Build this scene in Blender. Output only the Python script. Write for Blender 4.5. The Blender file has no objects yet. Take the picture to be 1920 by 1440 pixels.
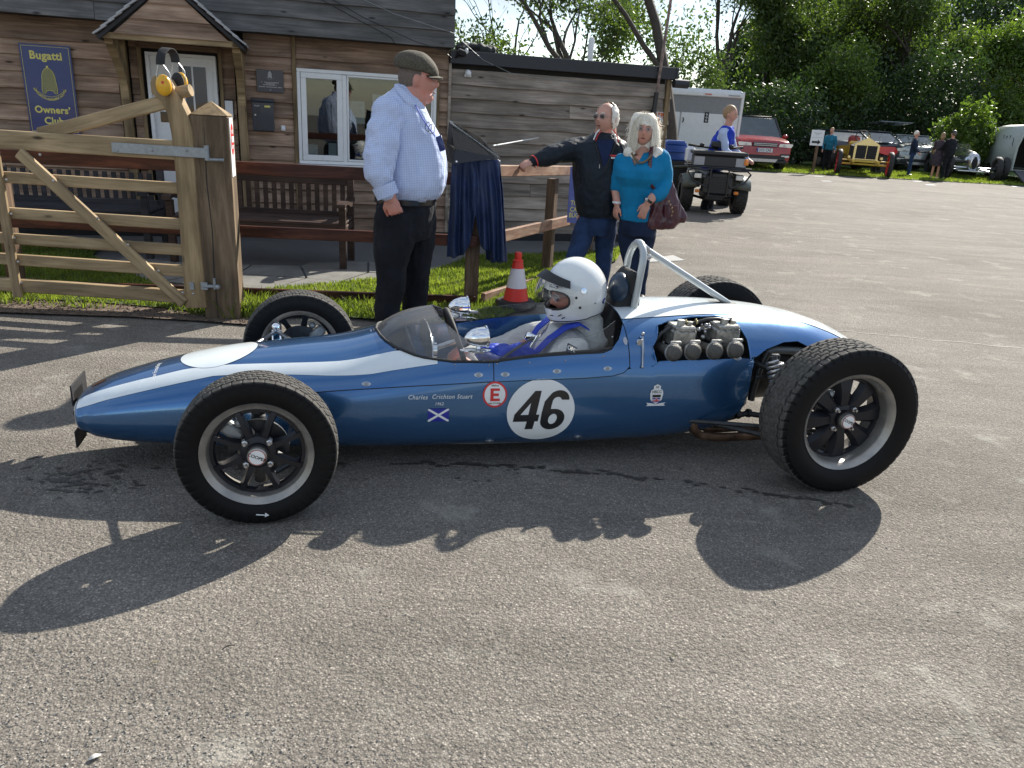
import bpy, bmesh, math, random
import numpy as np
from mathutils import Vector, Matrix, Euler, noise as mnoise
random.seed(7)
R = math.radians
scene = bpy.context.scene
col = scene.collection

# ------------------------------------------------------------------ camera
CAM_H, PITCH, ROLL, FPX = 1.45, R(19.5), R(3.4), 1442.0
_fw = Vector((0, math.cos(PITCH), -math.sin(PITCH)))
_up0 = Vector((0, math.sin(PITCH), math.cos(PITCH)))
_rt0 = Vector((1, 0, 0))
_rt = _rt0*math.cos(ROLL) + _up0*math.sin(ROLL)
_up = -_rt0*math.sin(ROLL) + _up0*math.cos(ROLL)
camd = bpy.data.cameras.new('camera')
cam = bpy.data.objects.new('camera', camd)
col.objects.link(cam)
camd.sensor_width = 36.0
camd.lens = 36.0*FPX/1920.0
camd.clip_start = 0.05
camd.clip_end = 2000
m = Matrix((_rt, _up, -_fw)).transposed().to_4x4()
m.translation = (0, 0, CAM_H)
cam.matrix_world = m
scene.camera = cam

# ------------------------------------------------------------------ light
SUN_EL, SUN_AZ = R(34.5), R(56.0)          # azimuth measured from +x towards +y
w = bpy.data.worlds.new('World'); scene.world = w; w.use_nodes = True
nt = w.node_tree; nt.nodes.clear()
out = nt.nodes.new('ShaderNodeOutputWorld'); bg = nt.nodes.new('ShaderNodeBackground')
sky = nt.nodes.new('ShaderNodeTexSky'); sky.sky_type = 'NISHITA'; sky.sun_disc = False
sky.sun_elevation = SUN_EL; sky.sun_rotation = R(90) - SUN_AZ
sky.air_density = 1.0; sky.dust_density = 0.2; sky.ozone_density = 1.0
tc = nt.nodes.new('ShaderNodeTexCoord')
mp = nt.nodes.new('ShaderNodeMapping'); mp.inputs['Scale'].default_value = (1.0, 1.0, 2.6)
nz = nt.nodes.new('ShaderNodeTexNoise'); nz.inputs['Scale'].default_value = 2.1
nz.inputs['Detail'].default_value = 7; nz.inputs['Roughness'].default_value = 0.58
nz.inputs['Distortion'].default_value = 0.25
rp = nt.nodes.new('ShaderNodeValToRGB')
rp.color_ramp.elements[0].position = 0.36; rp.color_ramp.elements[1].position = 0.56
mx = nt.nodes.new('ShaderNodeMix'); mx.data_type = 'RGBA'
nz2 = nt.nodes.new('ShaderNodeTexNoise'); nz2.inputs['Scale'].default_value = 4.5; nz2.inputs['Detail'].default_value = 5
rp2 = nt.nodes.new('ShaderNodeValToRGB')
rp2.color_ramp.elements[0].color = (1.9, 2.4, 3.2, 1); rp2.color_ramp.elements[1].color = (3.5, 3.7, 4.0, 1)
rp2.color_ramp.elements[0].position = 0.35; rp2.color_ramp.elements[1].position = 0.62
L = nt.links.new
L(tc.outputs['Generated'], mp.inputs['Vector']); L(mp.outputs[0], nz.inputs['Vector'])
L(mp.outputs[0], nz2.inputs['Vector']); L(nz2.outputs['Fac'], rp2.inputs[0])
L(nz.outputs['Fac'], rp.inputs[0]); L(rp.outputs[0], mx.inputs['Factor'])
L(sky.outputs[0], mx.inputs['A']); L(rp2.outputs[0], mx.inputs['B'])
L(mx.outputs['Result'], bg.inputs['Color']); bg.inputs['Strength'].default_value = 0.115
L(bg.outputs[0], out.inputs[0])

sd = bpy.data.lights.new('sun', 'SUN'); sun = bpy.data.objects.new('sun', sd); col.objects.link(sun)
sd.energy = 5.0; sd.angle = R(0.53); sd.color = (1.0, 0.94, 0.84)
sdir = Vector((math.cos(SUN_EL)*math.cos(SUN_AZ), math.cos(SUN_EL)*math.sin(SUN_AZ), math.sin(SUN_EL)))
sun.rotation_euler = sdir.to_track_quat('Z', 'Y').to_euler()
sun.location = (0, 0, 30)
scene.view_settings.view_transform = 'Standard'
scene.view_settings.look = 'None'
scene.view_settings.gamma = 1.0
scene.view_settings.use_curve_mapping = False
scene.view_settings.exposure = 0.92

# ------------------------------------------------------------------ places in the world from sight lines
def ray(px, py):
    return _fw + _rt*((px-960)/FPX) - _up*((py-720)/FPX)
def G(px, py, z=0.0):
    d = ray(px, py); t = (z-CAM_H)/d.z
    return Vector((0, 0, CAM_H)) + d*t
def P(px, py, y):
    d = ray(px, py)
    return Vector((0, 0, CAM_H)) + d*(y/d.y)

# ------------------------------------------------------------------ mesh helpers
def perp(d):
    d = d.normalized()
    a = Vector((0, 0, 1)) if abs(d.z) < 0.9 else Vector((1, 0, 0))
    u = d.cross(a).normalized(); v = d.cross(u).normalized()
    return u, v

class MB:
    def __init__(s): s.v = []; s.f = []; s.m = []
    def add(s, vs, fs, mi=0, M=None):
        o = len(s.v)
        s.v += [tuple(M @ Vector(p)) if M else tuple(p) for p in vs]
        s.f += [tuple(i+o for i in f) for f in fs]; s.m += [mi]*len(fs)
        return s
    def box(s, c, size, rot=None, ch=0.0, mi=0):
        hx, hy, hz = size[0]/2, size[1]/2, size[2]/2
        M = Matrix.Translation(c) @ ((rot if isinstance(rot, Matrix) else Euler(rot).to_matrix()).to_4x4() if rot is not None else Matrix.Identity(4))
        if ch <= 0:
            vs = [(x*hx, y*hy, z*hz) for x in (-1, 1) for y in (-1, 1) for z in (-1, 1)]
            fs = [(0, 1, 3, 2), (4, 6, 7, 5), (0, 4, 5, 1), (2, 3, 7, 6), (0, 2, 6, 4), (1, 5, 7, 3)]
            return s.add(vs, fs, mi, M)
        ch = min(ch, hx*.9, hy*.9, hz*.9)
        bm = bmesh.new()
        bmesh.ops.create_cube(bm, size=1)
        for v in bm.verts: v.co = Vector((v.co.x*2*hx, v.co.y*2*hy, v.co.z*2*hz))
        bmesh.ops.bevel(bm, geom=bm.edges[:], offset=ch, segments=1, affect='EDGES')
        bm.verts.index_update()
        s.add([v.co[:] for v in bm.verts], [tuple(v.index for v in f.verts) for f in bm.faces], mi, M)
        bm.free(); return s
    def tube(s, pts, r, seg=8, mi=0, caps=True, M=None, flat=1.0):
        pts = [Vector(p) for p in pts]; n = len(pts)
        rs = r if isinstance(r, (list, tuple)) else [r]*n
        d0 = (pts[1]-pts[0]); u, v = perp(d0); vs = []; fs = []
        for i, p in enumerate(pts):
            d = (pts[min(i+1, n-1)]-pts[max(i-1, 0)])
            if d.length < 1e-9: d = d0
            d.normalize()
            u = (u - d*u.dot(d)); u = u.normalized() if u.length > 1e-6 else perp(d)[0]
            v = d.cross(u)
            for k in range(seg):
                a = 2*math.pi*k/seg
                vs.append(p + (u*math.cos(a)+v*math.sin(a)*flat)*rs[i])
        for i in range(n-1):
            for k in range(seg):
                k2 = (k+1) % seg
                fs.append((i*seg+k, i*seg+k2, (i+1)*seg+k2, (i+1)*seg+k))
        if caps:
            fs.append(tuple(range(seg-1, -1, -1))); fs.append(tuple(range((n-1)*seg, n*seg)))
        return s.add(vs, fs, mi, M)
    def limb(s, pts, rs, seg=12, mi=0, M=None):
        """tapered limb with round ends"""
        pts = [Vector(p) for p in pts]
        a = (pts[0]-pts[1]).normalized(); b = (pts[-1]-pts[-2]).normalized()
        P2 = []; R2 = []
        for t in (80, 50, 25):
            P2.append(pts[0]+a*rs[0]*math.sin(R(t))); R2.append(rs[0]*math.cos(R(t)))
        P2 += pts; R2 += list(rs)
        for t in (25, 50, 80):
            P2.append(pts[-1]+b*rs[-1]*math.sin(R(t))); R2.append(rs[-1]*math.cos(R(t)))
        return s.tube(P2, R2, seg, mi, True, M)
    def lathe(s, prof, axis='z', seg=24, mi=0, M=None, close=False):
        """prof: list of (r, h) along the axis"""
        vs = []; fs = []; n = len(prof)
        for (r, h) in prof:
            for k in range(seg):
                a = 2*math.pi*k/seg; c, q = r*math.cos(a), r*math.sin(a)
                vs.append((c, q, h) if axis == 'z' else ((q, h, c) if axis == 'y' else (h, c, q)))
        for i in range(n-1 if not close else n):
            j = (i+1) % n
            for k in range(seg):
                k2 = (k+1) % seg
                fs.append((i*seg+k, i*seg+k2, j*seg+k2, j*seg+k))
        return s.add(vs, fs, mi, M)
    def sph(s, c, r, seg=12, rings=8, mi=0, M=None):
        r = r if isinstance(r, (tuple, list)) else (r, r, r)
        T = Matrix.Translation(c) @ (M or Matrix.Identity(4)) @ Matrix.Diagonal((*r, 1))
        vs = [(0, 0, 1)]
        for i in range(1, rings):
            t = math.pi*i/rings
            for k in range(seg):
                a = 2*math.pi*k/seg
                vs.append((math.sin(t)*math.cos(a), math.sin(t)*math.sin(a), math.cos(t)))
        vs.append((0, 0, -1)); fs = []
        for k in range(seg): fs.append((0, 1+k, 1+(k+1) % seg))
        for i in range(rings-2):
            for k in range(seg):
                k2 = (k+1) % seg; a = 1+i*seg
                fs.append((a+k, a+seg+k, a+seg+k2, a+k2))
        e = len(vs)-1; a = 1+(rings-2)*seg
        for k in range(seg): fs.append((e, a+(k+1) % seg, a+k))
        return s.add(vs, fs, mi, T)
    def rings(s, rg, seg=20, mi=0, caps=True):
        """rg: list of (centre, half width, half depth, yaw[, power])"""
        vs = []; fs = []
        for q in rg:
            c, a, b, yaw = q[:4]; n = q[4] if len(q) > 4 else 2.0
            for k in range(seg):
                t = 2*math.pi*k/seg; ct, st = math.cos(t), math.sin(t)
                x = a*math.copysign(abs(ct)**(2/n), ct); y = b*math.copysign(abs(st)**(2/n), st)
                vs.append((c[0]+x*math.cos(yaw)-y*math.sin(yaw), c[1]+x*math.sin(yaw)+y*math.cos(yaw), c[2]))
        n = len(rg)
        for i in range(n-1):
            for k in range(seg):
                k2 = (k+1) % seg
                fs.append((i*seg+k, i*seg+k2, (i+1)*seg+k2, (i+1)*seg+k))
        if caps:
            fs.append(tuple(range(seg-1, -1, -1))); fs.append(tuple(range((n-1)*seg, n*seg)))
        return s.add(vs, fs, mi)
    def poly(s, pts, thick, M=None, mi=0):
        """extruded outline in the xy plane, from z=0 to z=thick"""
        n = len(pts)
        vs = [(x, y, 0) for x, y in pts]+[(x, y, thick) for x, y in pts]
        fs = [tuple(range(n-1, -1, -1)), tuple(range(n, 2*n))]
        fs += [(i, (i+1) % n, n+(i+1) % n, n+i) for i in range(n)]
        return s.add(vs, fs, mi, M)
    def mesh(s, name, smooth=None):
        me = bpy.data.meshes.new(name)
        me.from_pydata(s.v, [], s.f)
        if any(s.m): me.polygons.foreach_set('material_index', s.m)
        me.validate(); me.update()
        bm = bmesh.new(); bm.from_mesh(me); bmesh.ops.recalc_face_normals(bm, faces=bm.faces); bm.to_mesh(me); bm.free()
        if smooth is not None:
            me.polygons.foreach_set('use_smooth', [True]*len(me.polygons))
            me.set_sharp_from_angle(angle=R(smooth))
        return me
    def build(s, name, mat, parent=None, smooth=None, loc=None, rot=None):
        return link(name, s.mesh(name, smooth), mat, parent, loc, rot)

def link(name, me, mat, parent=None, loc=None, rot=None):
    o = bpy.data.objects.new(name, me); col.objects.link(o)
    if mat is not None and len(me.materials) == 0:
        for q in (mat if isinstance(mat, (list, tuple)) else [mat]): me.materials.append(q)
    if parent: o.parent = parent
    if loc is not None: o.location = loc
    if rot is not None: o.rotation_euler = rot
    return o
def tag(o, label, cat, group=None):
    o['label'] = label; o['category'] = cat
    if group: o['group'] = group
    return o
def thing(name, label, cat, loc=(0, 0, 0), rotz=0, group=None):
    o = bpy.data.objects.new(name, None); col.objects.link(o); o.empty_display_size = .2
    o.location = loc; o.rotation_euler = (0, 0, rotz)
    return tag(o, label, cat, group)
def kind(o, k): o['kind'] = k; return o
def copy_tree(o, parent=None):
    c = o.copy(); col.objects.link(c); c.parent = parent
    for ch in [q for q in bpy.data.objects if q.parent == o]: copy_tree(ch, c)
    return c
def evaluated(o):
    dg = bpy.context.evaluated_depsgraph_get()
    me = bpy.data.meshes.new_from_object(o.evaluated_get(dg))
    old = o.data; o.modifiers.clear(); o.data = me
    bpy.data.meshes.remove(old)
    return o
def fuse(mb, name, mat, parent=None, voxel=0.008, it=4, wr=0.0, wf=9.0, stretch=(1, 1, 1), fac=.5):
    """melts overlapping volumes into one continuous skin; wr adds cloth folds"""
    o = mb.build(name, None, None)
    r_ = o.modifiers.new('r', 'REMESH'); r_.mode = 'VOXEL'; r_.voxel_size = voxel
    s_ = o.modifiers.new('s', 'SMOOTH'); s_.iterations = it; s_.factor = fac
    evaluated(o); me = o.data; me.materials.clear()
    for q in (mat if isinstance(mat, (list, tuple)) else [mat]): me.materials.append(q)
    if wr > 0:
        n = len(me.vertices); co = np.empty(n*3); me.vertices.foreach_get('co', co); co = co.reshape(-1, 3)
        no = np.empty(n*3); me.vertex_normals.foreach_get('vector', no); no = no.reshape(-1, 3)
        d = np.array([mnoise.noise(Vector((p[0]*wf*stretch[0], p[1]*wf*stretch[1], p[2]*wf*stretch[2])))
                      - 0.5*abs(mnoise.noise(Vector((p[0]*wf*2.3*stretch[0]+5, p[1]*wf*2.3*stretch[1], p[2]*wf*2.3*stretch[2])))) for p in co])
        co = co + no*(d*wr)[:, None]; me.vertices.foreach_set('co', co.ravel())
    me.polygons.foreach_set('use_smooth', [True]*len(me.polygons)); me.update()
    o.parent = parent
    return o
def text_mesh(s, size, bold=0.0, shear=0.0, align='CENTER', ext=0.0, spacing=1.0):
    cu = bpy.data.curves.new('t', 'FONT'); cu.body = s; cu.size = size; cu.offset = bold*size
    cu.shear = shear; cu.align_x = align; cu.align_y = 'CENTER'; cu.extrude = ext; cu.resolution_u = 3
    cu.space_character = spacing
    o = bpy.data.objects.new('t', cu); col.objects.link(o)
    dg = bpy.context.evaluated_depsgraph_get()
    me = bpy.data.meshes.new_from_object(o.evaluated_get(dg))
    bpy.data.objects.remove(o)
    return [tuple(v.co) for v in me.vertices], [tuple(p.vertices) for p in me.polygons]
def text(s, name, size, mat, M, parent=None, bold=0.0, shear=0.0, sx=1.0, align='CENTER', spacing=1.0):
    vs, fs = text_mesh(s, size, bold, shear, align, 0.0, spacing)
    mb = MB(); mb.add([(x*sx, y, z) for x, y, z in vs], fs, 0, M)
    me = bpy.data.meshes.new(name); me.from_pydata(mb.v, [], mb.f)
    return link(name, me, mat, parent)

# ------------------------------------------------------------------ materials
def nodes(name):
    mt = bpy.data.materials.new(name); mt.use_nodes = True
    t = mt.node_tree; b = t.nodes['Principled BSDF']
    return mt, t, b
def N(t, kind_, **kw):
    n = t.nodes.new(kind_)
    for k, v in kw.items():
        if k in n.inputs: n.inputs[k].default_value = v
        else: setattr(n, k, v)
    return n
def ramp(t, src, stops):
    r_ = t.nodes.new('ShaderNodeValToRGB'); e = r_.color_ramp.elements
    while len(e) > 1: e.remove(e[-1])
    e[0].position = stops[0][0]; c = stops[0][1]; e[0].color = (*c, 1) if isinstance(c, tuple) else (c, c, c, 1)
    for p_, c in stops[1:]:
        q = e.new(p_); q.color = (*c, 1) if isinstance(c, tuple) else (c, c, c, 1)
    t.links.new(src, r_.inputs[0]); return r_.outputs[0]
def mixc(t, fac, a, b, mode='MIX'):
    m_ = t.nodes.new('ShaderNodeMix'); m_.data_type = 'RGBA'; m_.blend_type = mode
    for inp, v in (('Factor', fac), ('A', a), ('B', b)):
        if hasattr(v, 'links') or hasattr(v, 'is_linked'): t.links.new(v, m_.inputs[inp])
        else: m_.inputs[inp].default_value = v if not isinstance(v, tuple) else (*v, 1)
    return m_.outputs['Result']
def bump(t, b, h, strength=.3, dist=.01):
    n = t.nodes.new('ShaderNodeBump'); n.inputs['Strength'].default_value = strength; n.inputs['Distance'].default_value = dist
    t.links.new(h, n.inputs['Height']); t.links.new(n.outputs[0], b.inputs['Normal']); return n
def coords(t, scale=(1, 1, 1), rnd=True):
    tc_ = t.nodes.new('ShaderNodeTexCoord'); m_ = t.nodes.new('ShaderNodeMapping')
    m_.inputs['Scale'].default_value = scale
    if rnd:
        oi = t.nodes.new('ShaderNodeObjectInfo'); mu = N(t, 'ShaderNodeMath', operation='MULTIPLY'); mu.inputs[1].default_value = 37.0
        t.links.new(oi.outputs['Random'], mu.inputs[0])
        va = t.nodes.new('ShaderNodeVectorMath'); va.operation = 'ADD'
        t.links.new(tc_.outputs['Object'], va.inputs[0]); t.links.new(mu.outputs[0], va.inputs[1])
        t.links.new(va.outputs[0], m_.inputs['Vector'])
        return m_.outputs[0], oi.outputs['Random']
    t.links.new(tc_.outputs['Object'], m_.inputs['Vector'])
    return m_.outputs[0], None
def plain(name, c, rough=.5, metal=0.0, var=.12, scale=12, coat=0.0, bmp=0.0, spec=.5, bscale=None):
    """a plain finish with slight uneven tone, wear and relief"""
    mt, t, b = nodes(name)
    co, _ = coords(t)
    n = N(t, 'ShaderNodeTexNoise', Scale=scale, Detail=5.0, Roughness=.6); t.links.new(co, n.inputs['Vector'])
    lo = tuple(x*(1-var) for x in c); hi = tuple(min(1, x*(1+var)) for x in c)
    t.links.new(ramp(t, n.outputs['Fac'], [(.3, lo), (.7, hi)]), b.inputs['Base Color'])
    t.links.new(ramp(t, n.outputs['Fac'], [(.3, max(.02, rough*.85)), (.7, min(1, rough*1.15))]), b.inputs['Roughness'])
    b.inputs['Metallic'].default_value = metal; b.inputs['Coat Weight'].default_value = coat
    b.inputs['Coat Roughness'].default_value = .04
    b.inputs['Specular IOR Level'].default_value = spec
    if bmp:
        n2 = N(t, 'ShaderNodeTexNoise', Scale=bscale or scale*6, Detail=4.0); t.links.new(co, n2.inputs['Vector'])
        bump(t, b, n2.outputs['Fac'], bmp, .004)
    return mt
def wood(name, cols, along='x', grain=22, rough=.75, knots=True, vary=.35, bmp=.5, stain=None):
    """weathered timber: stretched grain, knots, one tone per piece"""
    mt, t, b = nodes(name)
    k = {'x': (1.3, grain, grain), 'y': (grain, 1.3, grain), 'z': (grain, grain, 1.3)}[along]
    co, rnd = coords(t, k)
    n = N(t, 'ShaderNodeTexNoise', Scale=1.0, Detail=9.0, Roughness=.72, Distortion=.9); t.links.new(co, n.inputs['Vector'])
    cgrain = ramp(t, n.outputs['Fac'], [(.28, cols[0]), (.48, cols[1]), (.62, cols[2]), (.75, cols[1])])
    k2 = {'x': (1, 3.2, 3.2), 'y': (3.2, 1, 3.2), 'z': (3.2, 3.2, 1)}[along]
    co2, _ = coords(t, k2)
    n2 = N(t, 'ShaderNodeTexNoise', Scale=2.2, Detail=3.0); t.links.new(co2, n2.inputs['Vector'])
    blot = ramp(t, n2.outputs['Fac'], [(.35, .62), (.65, 1.12)])
    c = mixc(t, 1.0, cgrain, blot, 'MULTIPLY')
    if knots:
        vo = N(t, 'ShaderNodeTexVoronoi', Scale=2.6, Randomness=1.0); t.links.new(co2, vo.inputs['Vector'])
        kd = ramp(t, vo.outputs['Distance'], [(.04, .18), (.075, .45), (.11, .9), (.15, 1.0)])
        c = mixc(t, 1.0, c, kd, 'MULTIPLY')
    tone = ramp(t, rnd, [(0, 1-vary), (1, 1+vary*.6)])
    c = mixc(t, 1.0, c, tone, 'MULTIPLY')
    t.links.new(c, b.inputs['Base Color']); b.inputs['Roughness'].default_value = rough
    b.inputs['Specular IOR Level'].default_value = .3
    bump(t, b, n.outputs['Fac'], bmp, .004)
    return mt
def glass(name, tint=(.9, .95, .95), rough=0.0, ior=1.45, refl_grey=.0):
    mt, t, b = nodes(name)
    t.nodes.remove(b); o = t.nodes['Material Output']
    tr = N(t, 'ShaderNodeBsdfTransparent'); tr.inputs[0].default_value = (*tint, 1)
    gl = N(t, 'ShaderNodeBsdfGlossy'); gl.inputs['Roughness'].default_value = rough
    fr = N(t, 'ShaderNodeFresnel', IOR=ior)
    ms = t.nodes.new('ShaderNodeMixShader'); t.links.new(fr.outputs[0], ms.inputs[0])
    t.links.new(tr.outputs[0], ms.inputs[1]); t.links.new(gl.outputs[0], ms.inputs[2]); res = ms
    if refl_grey:
        df = N(t, 'ShaderNodeBsdfDiffuse'); df.inputs[0].default_value = (.5, .5, .5, 1); res = N(t, 'ShaderNodeMixShader'); res.inputs[0].default_value = refl_grey  # flat grey mixed in, painting the pale reflection and haze of perspex
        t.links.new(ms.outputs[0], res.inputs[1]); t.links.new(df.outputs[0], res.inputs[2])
    t.links.new(res.outputs[0], o.inputs[0])
    return mt

M_ = {}
M_['siding'] = wood('siding_timber', [(.17, .103, .07), (.34, .228, .16), (.47, .34, .25)], grain=26)
M_['siding_grey'] = wood('weathered_siding', [(.15, .12, .097), (.29, .243, .20), (.40, .345, .29)], grain=26, vary=.28)
M_['fascia_grey'] = wood('grey_fascia_timber', [(.09, .085, .083), (.145, .142, .138), (.20, .195, .19)], grain=26, vary=.2)
M_['gate_wood'] = wood('gate_timber', [(.20, .14, .07), (.38, .275, .155), (.48, .36, .21)], grain=20, vary=.15)
M_['gate_wood_z'] = wood('gate_timber_upright', [(.17, .115, .06), (.32, .225, .12), (.42, .305, .17)], along='z', grain=20, vary=.15)
M_['post_wood'] = wood('post_timber', [(.08, .052, .03), (.165, .115, .07), (.24, .175, .11)], along='z', grain=16, vary=.1)
M_['pale_wood_z'] = wood('pale_trim_timber', [(.12, .08, .04), (.24, .17, .09), (.33, .24, .14)], along='z', grain=22, vary=.15)
M_['red_rail'] = wood('stained_rail', [(.022, .007, .004), (.05, .014, .009), (.12, .04, .022)], grain=12, vary=.2, rough=.45)
M_['fence_post'] = wood('fence_post_timber', [(.06, .035, .02), (.13, .08, .05), (.21, .14, .09)], along='z', grain=16, vary=.2)
M_['worn_rail'] = wood('worn_rail', [(.09, .03, .018), (.28, .155, .10), (.42, .29, .20)], grain=9, vary=.15)
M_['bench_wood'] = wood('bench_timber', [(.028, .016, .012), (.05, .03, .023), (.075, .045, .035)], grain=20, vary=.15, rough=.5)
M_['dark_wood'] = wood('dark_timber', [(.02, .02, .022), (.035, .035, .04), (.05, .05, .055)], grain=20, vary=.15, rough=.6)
M_['black'] = plain('black_paint', (.012, .012, .014), .4)
M_['black_matt'] = plain('matt_black', (.014, .014, .015), .8, bmp=.2)
M_['roof_black'] = plain('roof_edge', (.018, .02, .026), .45)
M_['felt'] = plain('roof_felt', (.05, .05, .05), .9, bmp=.5)
M_['slate'] = plain('slate_tile', (.36, .36, .37), .5, var=.3, scale=8, bmp=.3)
M_['white_pvc'] = plain('white_pvc', (.75, .76, .76), .3, var=.04)
M_['white'] = plain('white_paint', (.72, .74, .75), .35, var=.05)
M_['paper'] = plain('paper', (.72, .73, .74), .7, var=.04)
M_['print_grey'] = plain('grey_print', (.35, .36, .38), .7)
M_['sign_blue'] = plain('sign_blue', (.012, .03, .15), .3, var=.08, scale=3, coat=.4)
M_['sign_yellow'] = plain('sign_yellow', (.68, .60, .16), .5, var=.04)
M_['sign_dark'] = plain('sign_dark', (.008, .012, .035), .3, coat=.3)
M_['red'] = plain('sign_red', (.62, .03, .03), .45, var=.05)
M_['glass'] = glass('window_glass', (.72, .78, .78), ior=1.7)
M_['clear'] = glass('clear_perspex', (.95, .96, .96), rough=.01, ior=1.35, refl_grey=.04)  # slight grey share stands for reflected light on the side screens
M_['lid'] = glass('clear_lid', (.93, .94, .94), .03, 1.5)
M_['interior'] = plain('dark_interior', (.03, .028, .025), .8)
M_['galv'] = plain('galvanised_steel', (.30, .32, .33), .5, .6, var=.2, scale=30)
M_['steel'] = plain('steel', (.45, .45, .46), .3, .9)
M_['chrome'] = plain('chrome', (.85, .86, .87), .04, 1.0, var=.02)
M_['brick'] = plain('brick', (.10, .035, .025), .85, var=.3, bmp=.4)
# ------------------------------------------------------------------ ground
def asphalt():
    mt, t, b = nodes('asphalt')
    tc_ = t.nodes.new('ShaderNodeTexCoord'); pos = tc_.outputs['Object']
    big = N(t, 'ShaderNodeTexNoise', Scale=.55, Detail=6.0, Roughness=.62, Distortion=.4); t.links.new(pos, big.inputs['Vector'])
    mp_ = N(t, 'ShaderNodeMapping'); mp_.inputs['Scale'].default_value = (.35, 1.6, 1); mp_.inputs['Rotation'].default_value = (0, 0, R(20)); t.links.new(pos, mp_.inputs['Vector'])
    stre = N(t, 'ShaderNodeTexNoise', Scale=1.4, Detail=7.0, Roughness=.68, Distortion=1.6); t.links.new(mp_.outputs[0], stre.inputs['Vector'])
    med = N(t, 'ShaderNodeTexNoise', Scale=70.0, Detail=4.0, Roughness=.7); t.links.new(pos, med.inputs['Vector'])
    vo = N(t, 'ShaderNodeTexVoronoi', Scale=165.0, Randomness=1.0); t.links.new(pos, vo.inputs['Vector'])
    vo2 = N(t, 'ShaderNodeTexVoronoi', Scale=75.0, Randomness=1.0); t.links.new(pos, vo2.inputs['Vector'])
    c = ramp(t, big.outputs['Fac'], [(.3, (.20, .179, .153)), (.7, (.285, .258, .224))])
    c = mixc(t, 1.0, c, ramp(t, stre.outputs['Fac'], [(.30, .80), (.5, 1.0), (.68, 1.2)]), 'MULTIPLY')
    c = mixc(t, 1.0, c, ramp(t, med.outputs['Fac'], [(.3, .78), (.7, 1.2)]), 'MULTIPLY')
    sep = N(t, 'ShaderNodeSeparateColor'); t.links.new(vo.outputs['Color'], sep.inputs[0])
    st = ramp(t, sep.outputs[0], [(.0, .74), (.55, .97), (.90, 1.10), (.985, 1.6)])
    c = mixc(t, 1.0, c, st, 'MULTIPLY')
    edge = ramp(t, vo.outputs['Distance'], [(.3, 1.0), (.55, .62)])
    c = mixc(t, 1.0, c, edge, 'MULTIPLY')
    # worn pale gritty patches close to the viewer
    wn = N(t, 'ShaderNodeTexNoise', Scale=2.6, Detail=8.0, Roughness=.7); t.links.new(pos, wn.inputs['Vector'])
    c = mixc(t, ramp(t, wn.outputs['Fac'], [(.56, 0.0), (.70, .6)]), c, (.36, .345, .30))
    pn = N(t, 'ShaderNodeTexNoise', Scale=26.0, Detail=6.0, Roughness=.75); t.links.new(pos, pn.inputs['Vector'])
    c = mixc(t, 1.0, c, ramp(t, pn.outputs['Fac'], [(.24, .35), (.34, 1.0), (.66, 1.0), (.76, 1.25)]), 'MULTIPLY')
    t.links.new(c, b.inputs['Base Color'])
    t.links.new(ramp(t, med.outputs['Fac'], [(.3, .78), (.7, .95)]), b.inputs['Roughness'])
    b.inputs['Specular IOR Level'].default_value = .18
    mu = N(t, 'ShaderNodeMath', operation='SUBTRACT'); mu.inputs[0].default_value = 1.0; t.links.new(vo.outputs['Distance'], mu.inputs[1])
    mu2 = N(t, 'ShaderNodeMath', operation='MULTIPLY'); t.links.new(mu.outputs[0], mu2.inputs[0]); t.links.new(sep.outputs[1], mu2.inputs[1])
    mu3 = N(t, 'ShaderNodeMath', operation='SUBTRACT'); mu3.inputs[0].default_value = 1.0; t.links.new(vo2.outputs['Distance'], mu3.inputs[1])
    ad = N(t, 'ShaderNodeMath', operation='ADD'); t.links.new(mu2.outputs[0], ad.inputs[0]); t.links.new(mu3.outputs[0], ad.inputs[1])
    bump(t, b, ad.outputs[0], 1.0, .0036)
    return mt
M_['asphalt'] = asphalt()
def grass_mat(name, a, b_, tr=.35):
    mt, t, b = nodes(name); t.nodes.remove(b); o = t.nodes['Material Output']
    tc_ = t.nodes.new('ShaderNodeTexCoord')
    n = N(t, 'ShaderNodeTexNoise', Scale=3.0, Detail=3.0); t.links.new(tc_.outputs['Object'], n.inputs['Vector'])
    n2 = N(t, 'ShaderNodeTexWhiteNoise'); n2.noise_dimensions = '3D'
    sn = N(t, 'ShaderNodeVectorMath', operation='SNAP'); sn.inputs[1].default_value = (.02, .02, 10); t.links.new(tc_.outputs['Object'], sn.inputs[0])
    t.links.new(sn.outputs[0], n2.inputs['Vector'])
    c = ramp(t, n.outputs['Fac'], [(.35, a), (.65, b_)])
    c = mixc(t, 1.0, c, ramp(t, n2.outputs['Value'], [(0, .7), (.9, 1.2), (1, 1.6)]), 'MULTIPLY')
    d = N(t, 'ShaderNodeBsdfPrincipled'); t.links.new(c, d.inputs['Base Color']); d.inputs['Roughness'].default_value = .55
    tl = N(t, 'ShaderNodeBsdfTranslucent'); c2 = mixc(t, 1.0, c, (1.5, 1.6, .8), 'MULTIPLY'); t.links.new(c2, tl.inputs[0])
    ms = N(t, 'ShaderNodeMixShader'); ms.inputs[0].default_value = tr
    t.links.new(d.outputs[0], ms.inputs[1]); t.links.new(tl.outputs[0], ms.inputs[2]); t.links.new(ms.outputs[0], o.inputs[0])
    return mt
M_['grass'] = grass_mat('grass_blades', (.11, .15, .025), (.19, .23, .045), .5)
M_['turf'] = plain('turf_soil', (.05, .075, .018), .9, var=.4, scale=20, bmp=.6)
M_['far_grass'] = plain('far_grass', (.07, .11, .02), .9, var=.35, scale=3, bmp=.5)
M_['dirt'] = plain('verge_soil', (.13, .095, .07), .95, var=.45, scale=25, bmp=1.0)
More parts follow.
